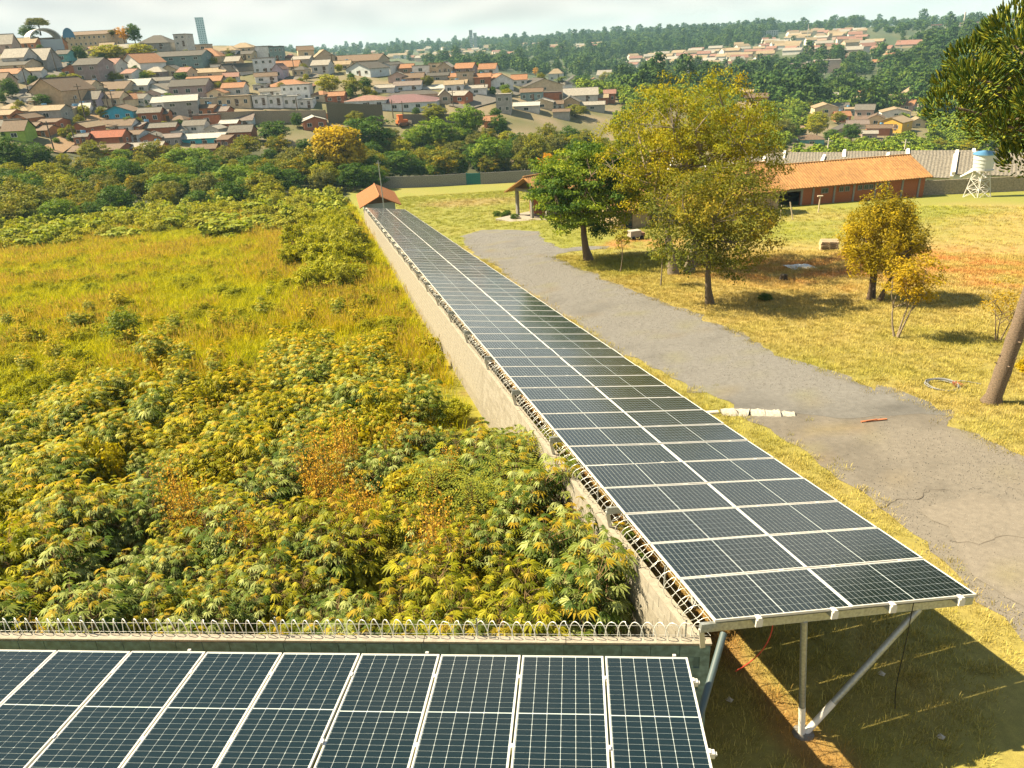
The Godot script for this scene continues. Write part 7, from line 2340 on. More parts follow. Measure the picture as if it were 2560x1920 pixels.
func terrace_unit(called: String, at: Vector3, turn: float, w: float, d: float, e: float, rh: float, porch: bool, label: String) -> void:
	var t := thing(called, label, "house", at, turn, "terrace houses behind the boundary wall")
	var s := Shape.new()
	s.box(Vector3(-w / 2, -2.5, -d), Vector3(w / 2, e, 0))
	part(t, "wall", s.done(), wall_mat("pblue" if porch else "palegrey"))
	var roof := Shape.new()
	var a := [Vector3(-w / 2, e - 0.15, 0.5), Vector3(w / 2, e - 0.15, 0.5), Vector3(w / 2, e + rh, -d / 2), Vector3(-w / 2, e + rh, -d / 2)]
	roof.slab(a[0], a[1], a[2], a[3], 0.07)
	var lift := Vector3.UP * 0.004
	ribbed(roof, a[0] + lift, a[1] + lift, a[2] + lift, a[3] + lift, int(w / 0.45), 0.06)
	roof.slab(Vector3(w / 2, e - 0.15, -d - 0.5), Vector3(-w / 2, e - 0.15, -d - 0.5), a[3], a[2], 0.07)
	part(t, "roof", roof.done(), paint("fibre_cement", Color(0.235, 0.215, 0.185), 0.9, noise_texture("weathered", 0.03, 0.55, 1.0, 5), 0.3))
	for q in [-1.0, 1.0]:
		s = Shape.new()
		var x: float = q * (w / 2 - 0.1)
		var p := [Vector3(x, e - 0.3, 0.6), Vector3(x, e + rh + 0.12, -d / 2), Vector3(x, e + 0.2, 0.6)]
		s.slab(Vector3(x - 0.2, e + 0.16, 0.65), Vector3(x + 0.2, e + 0.16, 0.65), Vector3(x + 0.2, e + rh + 0.32, -d / 2), Vector3(x - 0.2, e + rh + 0.32, -d / 2), 0.45)
		s.slab(Vector3(x + 0.14, e + 0.12, -d - 0.65), Vector3(x - 0.14, e + 0.12, -d - 0.65), Vector3(x - 0.14, e + rh + 0.28, -d / 2), Vector3(x + 0.14, e + rh + 0.28, -d / 2), 0.4)
		part(t, "party_wall", s.done(), paint("whitewash", Color(0.56, 0.55, 0.53), 0.9))
	if porch:
		var k := w * 0.22
		s = Shape.new()
		s.box(Vector3(-k - 1.2, -2.5, 0), Vector3(-k + 1.2, e - 0.25, 1.1))
		s.tri(Vector3(-k - 1.2, e - 0.25, 1.1), Vector3(-k + 1.2, e - 0.25, 1.1), Vector3(-k, e + 0.45, 1.1))
		part(t, "porch", s.done(), wall_mat("white"))
		s = Shape.new()
		s.slab(Vector3(-k + 1.5, e - 0.35, 1.4), Vector3(-k + 1.5, e - 0.35, -0.9), Vector3(-k, e + 0.55, -0.9), Vector3(-k, e + 0.55, 1.4), 0.08)
		s.slab(Vector3(-k - 1.5, e - 0.35, -0.9), Vector3(-k - 1.5, e - 0.35, 1.4), Vector3(-k, e + 0.55, 1.4), Vector3(-k, e + 0.55, -0.9), 0.08)
		part(t, "porch_roof", s.done(), wall_mat("white"))
		s = Shape.new()
		s.box(Vector3(-0.42, 0, 0), Vector3(0.42, 2.0, 0.06))
		part(t, "door", s.done(), paint("teal_door", Color(0.05, 0.18, 0.22), 0.6), Vector3(w * 0.02, 0, 0))
		window(t, Vector3(w * 0.2, 1.5, 0), 0.9, 1.0, 0.0)
		window(t, Vector3(w * 0.38, 1.5, 0), 0.9, 1.0, 0.0)
	else:
		window(t, Vector3(-w * 0.2, 1.5, 0), 0.9, 1.0, 0.0)
		window(t, Vector3(w * 0.2, 1.5, 0), 0.9, 1.0, 0.0)

func water_tower() -> void:
	var at := on_ground(54.2, -86.0)
	var t := thing("water_tower", "white round water tank with blue lid on a white lattice stand", "water tower", at)
	var white := paint("white_steel", Color(0.52, 0.515, 0.50), 0.5)
	var feet := []
	var tops := []
	for k in 4:
		var w := TAU * k / 4.0 + 0.5
		feet.append(Vector3(cos(w) * 1.35, -0.1, sin(w) * 1.35))
		tops.append(Vector3(cos(w) * 0.75, 3.0, sin(w) * 0.75))
	for k in 4:
		var s := Shape.new()
		s.rod(feet[k], tops[k], 0.055, 8)
		part(t, "leg", s.done(), white)
		for h in 3:
			s = Shape.new()
			var a0: Vector3 = feet[k].lerp(tops[k], h / 3.0)
			var b1: Vector3 = feet[(k + 1) % 4].lerp(tops[(k + 1) % 4], (h + 1) / 3.0)
			var a1: Vector3 = feet[k].lerp(tops[k], (h + 1) / 3.0)
			var b0: Vector3 = feet[(k + 1) % 4].lerp(tops[(k + 1) % 4], h / 3.0)
			s.rod(a0, b1, 0.03, 6); s.rod(b0, a1, 0.03, 6); s.rod(a1, b1, 0.03, 6)
			part(t, "brace", s.done(), white)
	var s := Shape.new()
	s.rod(Vector3(0, 3.0, 0), Vector3(0, 3.1, 0), 1.15, 24)
	part(t, "platform", s.done(), white)
	s = Shape.new()
	s.tube(PackedVector3Array([Vector3(0, 3.1, 0), Vector3(0, 3.7, 0), Vector3(0, 4.3, 0), Vector3(0, 4.72, 0)]), PackedFloat32Array([0.98, 1.04, 1.10, 1.16]), 28)
	for y in [3.4, 3.8, 4.2]: s.rod(Vector3(0, y, 0), Vector3(0, y + 0.06, 0), 1.0 + (y - 3.1) * 0.12, 28)
	part(t, "tank", s.done(), paint("tank_white", Color(0.48, 0.52, 0.54), 0.4))
	s = Shape.new()
	s.tube(PackedVector3Array([Vector3(0, 4.72, 0), Vector3(0, 4.84, 0), Vector3(0, 5.0, 0), Vector3(0, 5.1, 0)]), PackedFloat32Array([1.24, 1.22, 0.8, 0.3]), 28)
	part(t, "lid", s.done(), paint("tank_lid", Color(0.10, 0.28, 0.55), 0.45))

func plain_wall(called: String, label: String, pts: Array, h: float, key: String, c: Color, panel: float) -> void:
	var t := thing(called, label, "wall", pts[0])
	for i in pts.size() - 1:
		var a: Vector3 = pts[i]
		var b: Vector3 = pts[i + 1]
		var n := maxi(1, int(a.distance_to(b) / panel))
		for k in n:
			var p := a.lerp(b, k / float(n))
			var q := a.lerp(b, (k + 1) / float(n))
			p = on_ground(p.x, p.z) - pts[0]
			q = on_ground(q.x, q.z) - pts[0]
			var x := (q - p)
			var s := Shape.new()
			s.box(Vector3(0.01, -0.6, -0.08), Vector3(x.length() - 0.01, h, 0.08))
			s.box(Vector3(-0.12, -0.6, -0.12), Vector3(0.12, h + 0.06, 0.12))
			var m := part(t, "panel", s.done(), paint(key, c, 0.95, noise_texture("stained", 0.04, 0.68, 1.0, 5), 0.35), p)
			m.basis = Basis(x.normalized(), Vector3.UP, x.normalized().cross(Vector3.UP).normalized())

# ---------------------------------------------------------------- lawn things

func hero(called: String, key: String, o: Dictionary, at: Vector3, label: String, leaf_key := "foliage") -> Node3D:
	var m := grow(key, o)
	var t := thing(called, label, "tree", at)
	part(t, "trunk", m[0], paint("trunk_" + key, o.get("bark", Color(0.18, 0.135, 0.095)), 0.95, noise_texture("bark", 0.05, 0.45, 1.0, 5), 1.6, 2.0))
	part(t, "crown", m[1], leafy(leaf_key))
	return t

func araucaria(at: Vector3) -> void:
	var t := thing("araucaria_tree", "tall leaning araucaria with ringed trunk and tufted candle-like branches", "tree", at)
	var r := RandomNumberGenerator.new()
	r.seed = 77
	var wood := Shape.new()
	var p := PackedVector3Array()
	var rad := PackedFloat32Array()
	for i in 40:
		var u := i / 39.0
		p.append(Vector3(0.12 * sin(u * 3.0) + 0.95 * u, 10.4 * u, -0.5 * u + 0.1 * sin(u * 4.0)))
		rad.append((0.30 if i == 0 else 0.235 - 0.10 * u) * (1.10 if i % 4 == 0 else 1.0 + 0.02 * (i % 3)))
	wood.tube(p, rad, 14)
	for i in 30:
		var u := r.randf_range(0.1, 0.62)
		var w := r.randf() * TAU
		var q := p[int(u * 39.0)] + Vector3(cos(w), 0, sin(w)) * 0.2
		wood.rod(q, q + Vector3(cos(w), 0.3, sin(w)) * r.randf_range(0.05, 0.16), 0.03, 5, 0.015)
	var crown := Shape.new()
	var top := p[39]
	var heads := []
	var mid := top + Vector3(0.1, -0.75, 0)
	for k in 40:
		var y := 1.0 - 2.0 * (k + 0.5) / 40.0
		var w := k * 2.399
		var e := mid + Vector3(cos(w) * sqrt(1.0 - y * y) * 3.35, y * 1.95 - 0.2, sin(w) * sqrt(1.0 - y * y) * 3.35) * r.randf_range(0.86, 1.08)
		var from := p[36 - int(clampf(1.5 - y * 6.0, 0.0, 14.0))]
		wood.tube(PackedVector3Array([from, from.lerp(e, 0.55) + Vector3.DOWN * 0.35, e]), PackedFloat32Array([0.07, 0.05, 0.03]), 5)
		heads.append([e, r.randf_range(0.72, 1.12)])
	for k in 10: heads.append([mid + Vector3(r.randf_range(-1.6, 1.6), r.randf_range(-1.0, 1.0), r.randf_range(-1.6, 1.6)), 1.0])
	var pal := [Color(0.035, 0.075, 0.018), Color(0.10, 0.145, 0.02), Color(0.27, 0.265, 0.025)]
	for h in heads:
		var c: Vector3 = h[0]
		for k in 380:
			var d := Vector3(r.randfn(), r.randfn() * 0.85 + 0.3, r.randfn()).normalized()
			var q: Vector3 = c + d * h[1] * r.randf_range(0.6, 0.86) * Vector3(1, 0.74, 1)
			var dir := (d * 0.95 + Vector3.UP * 0.5 + Vector3(r.randfn(), r.randfn(), r.randfn()) * 0.22).normalized()
			var l := r.randf_range(0.11, 0.2)
			crown.col = blend(pal, r.randf()) * r.randf_range(0.8, 1.2)
			var k0 := r.randf_range(0.022, 0.036)
			crown.tube(PackedVector3Array([q, q + dir * l * 0.6 + Vector3.UP * 0.02, q + dir * l + Vector3.UP * 0.05]), PackedFloat32Array([k0 * 0.7, k0, k0 * 0.3]), 3)
	part(t, "trunk", wood.done(), paint("araucaria_bark", Color(0.27, 0.20, 0.145), 0.95, noise_texture("bark", 0.05, 0.45, 1.0, 5), 1.6, 2.0))
	part(t, "crown", crown.done(), leafy("needles", 0.6, 0.35))

func lawn_trees() -> void:
	hero("jacaranda_tree", "jacaranda", {"h": 9.1, "cb": 1.9, "rx": 5.2, "clumps": 420, "leaves": 88, "cr": 0.68, "ls": 0.25, "lw": 0.4, "trunk": 0.3, "limbs": 9, "twig": 3, "flat": 0.42, "droop": 0.25, "fill": 0.28, "bark": Color(0.33, 0.24, 0.17), "cols": [Color(0.018, 0.05, 0.014), Color(0.05, 0.11, 0.018), Color(0.17, 0.24, 0.022), Color(0.38, 0.40, 0.03)]}, SITE.jac, "dark green feathery tree with thick trunk beside the gravel drive")
	hero("golden_tree", "golden", {"h": 12.9, "cb": 2.9, "rx": 6.7, "clumps": 600, "leaves": 66, "cr": 0.6, "ls": 0.2, "lw": 0.38, "trunk": 0.42, "limbs": 28, "twig": 2, "forks": 2, "flat": 0.6, "droop": 0.7, "fill": 0.40, "lean": Vector3(0.7, 0, -1.6), "bark": Color(0.36, 0.30, 0.23), "cols": [Color(0.0907, 0.125, 0.0143), Color(0.181, 0.198, 0.0143), Color(0.302, 0.271, 0.013), Color(0.444, 0.313, 0.00972)]}, SITE.tall, "tall spreading golden green tree with open crown in the lawn")
	hero("lawn_tree", "lawn", {"h": 7.9, "cb": 1.35, "rx": 4.0, "clumps": 380, "leaves": 62, "cr": 0.52, "ls": 0.155, "lw": 0.5, "trunk": 0.2, "limbs": 11, "twig": 2, "forks": 1, "flat": 0.7, "droop": 0.4, "fill": 0.42, "shape": 0, "bark": Color(0.26, 0.21, 0.16), "cols": [Color(0.0672, 0.0872, 0.0216), Color(0.123, 0.145, 0.0252), Color(0.213, 0.197, 0.0216), Color(0.336, 0.22, 0.0216)]}, SITE.med, "medium olive tree with dark trunk nearest the drive")
	hero("cypress_tree", "cypress", {"h": 5.7, "cb": 1.15, "rx": 2.45, "shape": 2, "clumps": 420, "leaves": 54, "cr": 0.36, "ls": 0.17, "lw": 0.3, "trunk": 0.2, "limbs": 9, "twig": 4, "forks": 3, "flat": 1.0, "fill": 0.3, "bark": Color(0.20, 0.14, 0.10), "cols": [Color(0.13, 0.12, 0.013), Color(0.32, 0.25, 0.014), Color(0.54, 0.37, 0.014)]}, SITE.cyp, "dense rounded cypress with several dark trunks on the lawn")
	hero("young_tree", "young", {"h": 3.75, "cb": 1.35, "rx": 1.35, "clumps": 130, "leaves": 26, "cr": 0.3, "ls": 0.14, "lw": 0.4, "trunk": 0.075, "limbs": 9, "twig": 1, "forks": 3, "flat": 0.8, "fill": 0.45, "bark": Color(0.42, 0.34, 0.25), "lean": Vector3(0.3, 0, 0), "cols": [Color(0.16, 0.14, 0.012), Color(0.32, 0.24, 0.014), Color(0.44, 0.28, 0.014)]}, SITE.yel, "small pale-trunked tree with yellow orange leaves in front of the cypress")
	hero("bare_tree", "bare", {"h": 2.7, "cb": 0.7, "rx": 1.25, "clumps": 70, "leaves": 9, "cr": 0.3, "ls": 0.12, "lw": 0.4, "trunk": 0.05, "limbs": 12, "twig": 1, "forks": 3, "fill": 0.5, "bark": Color(0.30, 0.22, 0.14), "cols": [Color(0.196, 0.16, 0.018), Color(0.392, 0.261, 0.018), Color(0.504, 0.29, 0.018)]}, SITE.bare, "thin sparse-leaved sapling beside the araucaria trunk")
	hero("sapling", "sapling_a", {"h": 3.2, "cb": 1.6, "rx": 0.7, "clumps": 26, "leaves": 14, "cr": 0.25, "ls": 0.16, "trunk": 0.04, "limbs": 5, "twig": 1, "bark": Color(0.30, 0.24, 0.17), "cols": [Color(0.168, 0.16, 0.018), Color(0.364, 0.29, 0.0225)]}, SITE.sap1, "slender young sapling between the feathery tree and drive")
	hero("sapling", "sapling_b", {"h": 3.0, "cb": 1.2, "rx": 0.9, "clumps": 40, "leaves": 14, "cr": 0.28, "ls": 0.18, "trunk": 0.05, "limbs": 5, "twig": 1, "bark": Color(0.34, 0.29, 0.22), "cols": [Color(0.098, 0.145, 0.027), Color(0.238, 0.246, 0.027)]}, SITE.sap2, "grey-stemmed sapling left of the medium olive tree")
	araucaria(SITE.arau)
	hero("field_tree", "field", {"h": 2.2, "cb": 0.95, "rx": 1.25, "shape": 1, "clumps": 60, "leaves": 26, "cr": 0.3, "ls": 0.16, "lw": 0.5, "trunk": 0.07, "limbs": 7, "twig": 1, "forks": 3, "lean": Vector3(-0.35, 0, 0), "bark": Color(0.28, 0.18, 0.11), "cols": [Color(0.098, 0.145, 0.027), Color(0.21, 0.261, 0.045), Color(0.336, 0.362, 0.072)]}, SITE.fieldtree, "small leaning flat-topped tree alone in the yellow field")

func lawn_props() -> void:
	# coil of grey hose
	var t := thing("hose_coil", "coil of grey hose lying on the lawn near the araucaria", "hose", SITE.hose)
	for k in 5:
		var pts := PackedVector3Array()
		for i in 33:
			var w := TAU * i / 32.0
			var rr := 0.46 + 0.02 * k + 0.02 * sin(w * 3.0 + k)
			pts.append(Vector3(cos(w) * rr + 0.02 * sin(k * 2.0), 0.03 + 0.022 * (k % 3) + 0.01 * sin(w * 2.0 + k), sin(w) * rr))
		var s := Shape.new()
		s.tube(pts, PackedFloat32Array([0.014]), 6)
		part(t, "loop", s.done(), paint("hose_%d" % (k % 2), [Color(0.22, 0.23, 0.24), Color(0.10, 0.11, 0.12)][k % 2], 0.5))
	var s := Shape.new()
	s.tube(PackedVector3Array([Vector3(0.4, 0.03, -0.3), Vector3(0.9, 0.03, -0.25), Vector3(1.3, 0.03, 0.05)]), PackedFloat32Array([0.014]), 6)
	part(t, "hose_end", s.done(), paint("hose_0", Color(0.36, 0.36, 0.35), 0.5))
	s = Shape.new()
	s.box(Vector3(-0.42, 0.0, -0.035), Vector3(0.42, 0.03, 0.035), Transform3D(Basis(Vector3.UP, 0.12), Vector3.ZERO))
	s.box(Vector3(-0.3, 0.03, -0.02), Vector3(0.1, 0.05, 0.02), Transform3D(Basis(Vector3.UP, 0.2), Vector3.ZERO))
	single("rusty_plank", s.done(), paint("rust_metal", Color(0.30, 0.11, 0.05), 0.9), "short rusty plank lying on the asphalt behind the white hump", "plank", on_ground(11.05, -20.35, 0.02))
	s = Shape.new()
	for k in 26:
		var w := k * 2.4
		var q := Vector3(cos(w), 0.35 + 0.3 * sin(k * 1.3), sin(w)) * 0.16 * sqrt(k / 26.0)
		s.tri(q, q + Vector3(cos(w + 0.6), 0.5, sin(w + 0.6)) * 0.09, q + Vector3(cos(w - 0.5), 0.1, sin(w - 0.5)) * 0.09)
	single("dead_branchlet", s.done(), paint("dead_brown", Color(0.22, 0.07, 0.03), 0.9), "clump of dead brown needles between the hose and araucaria", "litter", on_ground(15.25, -23.05, 0.01))
	# white speed hump, broken into lumps
	var a := on_ground(6.72, -21.75)
	var b := on_ground(8.95, -21.25)
	t = thing("speed_hump", "rough white painted concrete hump across the drive", "speed hump", a)
	var r := RandomNumberGenerator.new()
	r.seed = 4
	for k in 5:
		s = Shape.new()
		var p := (b - a) * (k / 5.0 + 0.005)
		var q := (b - a) * ((k + 1) / 5.0 - 0.005)
		var pts := PackedVector3Array()
		var rad := PackedFloat32Array()
		for i in 7:
			pts.append(p.lerp(q, i / 6.0) + Vector3(0, -0.19, 0.05 * r.randf()))
			rad.append((0.34 if k < 4 else 0.29) * r.randf_range(0.9, 1.05))
		s.tube(pts, rad, 14)
		part(t, "lump", s.done(), paint("hump_white", Color(0.52, 0.50, 0.45), 0.9, noise_texture("scuffed", 0.03, 0.65, 1.0, 5), 1.5, 1.5))
	s = Shape.new()
	s.rod(Vector3(-0.75, 0.02, 0.05), Vector3(-0.08, 0.02, 0.02), 0.08, 10)
	part(t, "pipe", s.done(), paint("hump_grey", Color(0.50, 0.47, 0.42), 0.9))
	# stump, sheet, pallets, posts
	t = thing("tree_stump", "dark cut tree stump on the lawn below the white sheet", "stump", SITE.stump)
	s = Shape.new()
	s.tube(PackedVector3Array([Vector3(0, -0.1, 0), Vector3(0, 0.12, 0), Vector3(0.02, 0.36, 0)]), PackedFloat32Array([0.32, 0.24, 0.22]), 11)
	part(t, "wood", s.done(), paint("stump", Color(0.05, 0.04, 0.03), 0.95))
	s = Shape.new()
	s.rod(Vector3(0.02, 0.36, 0), Vector3(0.02, 0.365, 0), 0.2, 11)
	part(t, "cut_face", s.done(), paint("stump_top", Color(0.10, 0.075, 0.05), 0.95))
	var sheet := Shape.new()
	var f := FastNoiseLite.new()
	f.frequency = 0.9
	for i in 12:
		for j in 8:
			var q := []
			for c in [[0, 1], [1, 1], [1, 0], [0, 0]]:
				var u: float = (i + c[0]) / 12.0
				var v: float = (j + c[1]) / 8.0
				var edge := 0.08 * f.get_noise_2d(u * 9.0, v * 9.0)
				q.append(Vector3((u - 0.5) * 1.65 + v * 0.25 + edge, 0.06 + 0.07 * f.get_noise_2d(u * 4.0, v * 4.0) + 0.05, (v - 0.5) * 1.3 - edge))
			sheet.quad(q[0], q[1], q[2], q[3])
			sheet.quad(q[3] + Vector3.DOWN * 0.012, q[2] + Vector3.DOWN * 0.012, q[1] + Vector3.DOWN * 0.012, q[0] + Vector3.DOWN * 0.012)
	single("plastic_sheet", sheet.done(), paint("white_sheet", Color(0.48, 0.50, 0.50), 0.5), "crumpled white plastic sheet on the reddish lawn", "sheet", SITE.sheet)
	for k in 5:
		t = thing("pallet", ["lowest", "second lowest", "middle", "second highest", "topmost"][k] + " wooden pallet of the stack left of the cypress", "pallet", SITE.pallet + Vector3(0.03 * sin(k * 2.0), 0.145 * k, 0.02 * cos(k * 3.0)), -0.25 + 0.03 * sin(k * 4.0), "stacked pallets")
		for j in 5:
			s = Shape.new()
			s.box(Vector3(-0.6, 0.115, -0.5 + j * 0.22), Vector3(0.6, 0.138, -0.38 + j * 0.22))
			part(t, "board", s.done(), paint("pallet_wood_%d" % ((j + k) % 3), [Color(0.43, 0.33, 0.21), Color(0.37, 0.29, 0.19), Color(0.47, 0.37, 0.25)][(j + k) % 3], 0.9))
		for x in [-0.55, 0.0, 0.55]:
			s = Shape.new()
			s.box(Vector3(x - 0.05, 0.02, -0.5), Vector3(x + 0.05, 0.114, 0.5))
			part(t, "bearer", s.done(), paint("pallet_wood_0", Color(0.43, 0.33, 0.21), 0.9))
		for x in [-0.45, 0.0, 0.45]:
			s = Shape.new()
			s.box(Vector3(-0.6, 0.0, x - 0.05), Vector3(0.6, 0.019, x + 0.05))
			part(t, "base_board", s.done(), paint("pallet_wood_1", Color(0.37, 0.29, 0.19), 0.9))
	t = thing("wooden_post", "pale wooden T-shaped post in front of the brick warehouse", "post", SITE.tpost)
	s = Shape.new(); s.box(Vector3(-0.05, -0.2, -0.05), Vector3(0.05, 1.6, 0.05)); part(t, "upright", s.done(), paint("pale_wood", Color(0.50, 0.42, 0.32), 0.9))
	s = Shape.new(); s.box(Vector3(-0.28, 1.6, -0.09), Vector3(0.28, 1.72, 0.09)); part(t, "crossbar", s.done(), paint("pale_wood", Color(0.50, 0.42, 0.32), 0.9))
	t = thing("wooden_post", "leaning pale post beside the warehouse doorway", "post", SITE.lean)
	s = Shape.new(); s.rod(Vector3(0, -0.2, 0), Vector3(-0.5, 1.75, 0), 0.06, 6); part(t, "upright", s.done(), paint("pale_wood", Color(0.50, 0.42, 0.32), 0.9))
	t = thing("wooden_post", "thin short post left of the leaning post", "post", SITE.post3 + Vector3(-0.7, 0, 0))
	s = Shape.new(); s.rod(Vector3(0, -0.2, 0), Vector3(0.04, 1.3, 0), 0.035, 6); part(t, "upright", s.done(), paint("pale_wood", Color(0.50, 0.42, 0.32), 0.9))
	# old handcart by the house
	t = thing("handcart", "pale box cart parked on bare soil before the stucco house", "cart", SITE.cart, 0.3)
	s = Shape.new(); s.box(Vector3(-0.55, 0.3, -0.35), Vector3(0.45, 0.85, 0.35)); part(t, "box", s.done(), paint("cart_box", Color(0.30, 0.28, 0.26), 0.8))
	s = Shape.new(); s.box(Vector3(0.45, 0.25, -0.3), Vector3(0.85, 0.6, 0.3)); part(t, "front", s.done(), paint("cart_brown", Color(0.17, 0.09, 0.06), 0.8))
	for x in [-0.3, 0.5]:
		for z in [-0.4, 0.4]:
			s = Shape.new(); s.rod(Vector3(x, 0.2, z - 0.04), Vector3(x, 0.2, z + 0.04), 0.2, 12); part(t, "wheel", s.done(), paint("rubber", Color(0.02, 0.02, 0.02), 0.9))
	# clipped bushes by the pavilion terrace
	var where := ["at the far left end of the row", "in the middle of the row", "behind the row", "nearest the terrace corner"]
	for k in 4:
		var q: Vector3 = SITE["sh%d" % (k + 1)]
		tree("clipped_bush", "round_b", q + Vector3.DOWN * 0.15, 0.95, 0.62, "small clipped round bush by the pavilion terrace, " + where[k], "bush", "clipped bushes by the pavilion", k * 1.3)
	tree("flowering_bush", "gold", on_ground(SITE.yplant.x + 0.25, SITE.yplant.z), 0.95, 0.62, "bright yellow leafy bush at the right edge beside the araucaria", "bush", "", 0.4)
	tree("potted_bush", "dark", on_ground(SITE.plantpot.x, SITE.plantpot.z), 0.42, 0.42, "small dark red-green plant on the shaded lawn", "plant", "", 0.9)
	# field of planted rows at the right
	for k in 7:
		s = Shape.new()
		var p0 := Vector3(38.0 - k * 0.6, 0, -61.5 + k * 0.95)
		for i in 8:
			var a0 := on_ground(p0.x + i * 1.36, p0.z + i * 0.72)
			var a1 := on_ground(p0.x + (i + 1) * 1.36, p0.z + (i + 1) * 0.72)
			s.tube(PackedVector3Array([a0 + Vector3.DOWN * 0.22, a1 + Vector3.DOWN * 0.22]), PackedFloat32Array([0.3]), 8)
		var o := structure("planting_ridge", s.done(), paint("ridge_soil", Color(0.36, 0.29, 0.085), 0.95, speckle_texture("turf", 0.62, 1.0), 0.9))
	# litter under the canopy
	var lit := [[Vector3(6.1, 0, -7.9), "pale crumpled leaf on the shaded grass between the post and asphalt"], [Vector3(3.25, 0, -8.9), "small white pebble on the sunlit strip of soil"], [Vector3(5.9, 0, -9.3), "tiny white scrap of paper on the shaded grass"]]
	for l in lit:
		s = Shape.new()
		for k in 4:
			var w := TAU * k / 4.0
			s.tri(Vector3(0, 0.05, 0), Vector3(cos(w), 0.2 + 0.2 * (k % 2), sin(w)) * 0.07, Vector3(cos(w + 1.4), 0.15, sin(w + 1.4)) * 0.06)
		single("dry_leaf", s.done(), paint("litter", Color(0.42, 0.38, 0.32), 0.9), l[1], "litter", on_ground(l[0].x, l[0].z, 0.01))
	# red parasol behind the front wall, its tip just above the panels
	t = thing("parasol", "faded pink parasol whose tip shows above the near panels", "parasol", on_ground(-4.62, -7.62))
	s = Shape.new(); s.rod(Vector3.ZERO, Vector3(0, 2.62, 0), 0.02, 6); part(t, "pole", s.done(), steel())
	s = Shape.new()
	for k in 8:
		var w0 := TAU * k / 8.0
		var w1 := TAU * (k + 1) / 8.0
		s.tri(Vector3(cos(w1) * 0.75, 2.28, sin(w1) * 0.40), Vector3(cos(w0) * 0.75, 2.28, sin(w0) * 0.40), Vector3(0, 2.66, 0))
	part(t, "canopy", s.done(), paint("pink_cloth", Color(0.60, 0.20, 0.20), 0.85))

func asphalt_wear() -> void:
	# open cracks in the old asphalt, each a thin dark line of its own
	var lines := [[8.0, -14.6, 8.6, -14.9, 9.2, -15.3, 9.7, -15.2, 10.2, -15.7, 10.8, -15.6], [9.3, -13.3, 9.9, -13.1, 10.6, -13.4, 11.4, -13.0]]
	for l in lines:
		var s := Shape.new()
		var pts := []
		for i in range(0, l.size() - 2, 2):
			for k in 6: pts.append(Vector2(l[i], l[i + 1]).lerp(Vector2(l[i + 2], l[i + 3]), k / 6.0) + Vector2(fine_noise.get_noise_2d(l[i] * 9.0 + k, k * 2.0), fine_noise.get_noise_2d(k * 2.0, l[i + 1] * 9.0 + k)) * 0.09)
		for i in pts.size() - 1:
			var a: Vector2 = pts[i]
			var b: Vector2 = pts[i + 1]
			var w: Vector2 = (b - a).orthogonal().normalized() * (0.004 + 0.012 * absf(fine_noise.get_noise_2d(a.x * 5.0, a.y * 5.0)))
			s.quad(on_ground(a.x - w.x, a.y - w.y, 0.026), on_ground(b.x - w.x, b.y - w.y, 0.026), on_ground(b.x + w.x, b.y + w.y, 0.026), on_ground(a.x + w.x, a.y + w.y, 0.026))
		structure("asphalt_crack", s.done(), paint("crack", Color(0.10, 0.085, 0.07), 0.95))
	# weeds that grow through the asphalt and along its edge
	var weed := tuft("asphalt_weed", 30, 0.09, 0.16, 0.008, [Color(0.20, 0.21, 0.02), Color(0.36, 0.31, 0.03)])
	var spots := [[7.95, -10.9, 1.0], [7.2, -15.9, 1.2], [7.6, -16.6, 0.8], [6.9, -14.1, 1.1], [8.9, -12.2, 0.7], [9.2, -20.7, 1.0], [6.2, -22.9, 1.3], [6.6, -23.6, 1.1], [7.3, -24.4, 0.8], [7.0, -18.0, 0.9], [8.2, -19.6, 0.8], [7.1, -12.0, 1.0]]
	var words := ["beside the small pothole", "near the canopy edge, above the crack", "in the middle of the old asphalt", "at the asphalt edge next to the panels", "alone on the paler patch", "behind the white hump", "left of the white hump", "in the gravel above the hump", "on the gravel drive past the hump", "at the edge of the grass strip", "in the worn asphalt below the hump", "where two cracks meet"]
	for i in spots.size():
		var o := single("weed_tuft", weed, leafy("lawn_grass", 0.7, 0.4), "small yellow weed tuft " + words[i], "weed", on_ground(spots[i][0], spots[i][1], 0.01), "weed tufts in the asphalt")
		o.scale = Vector3.ONE * spots[i][2]

# ---------------------------------------------------------------- field

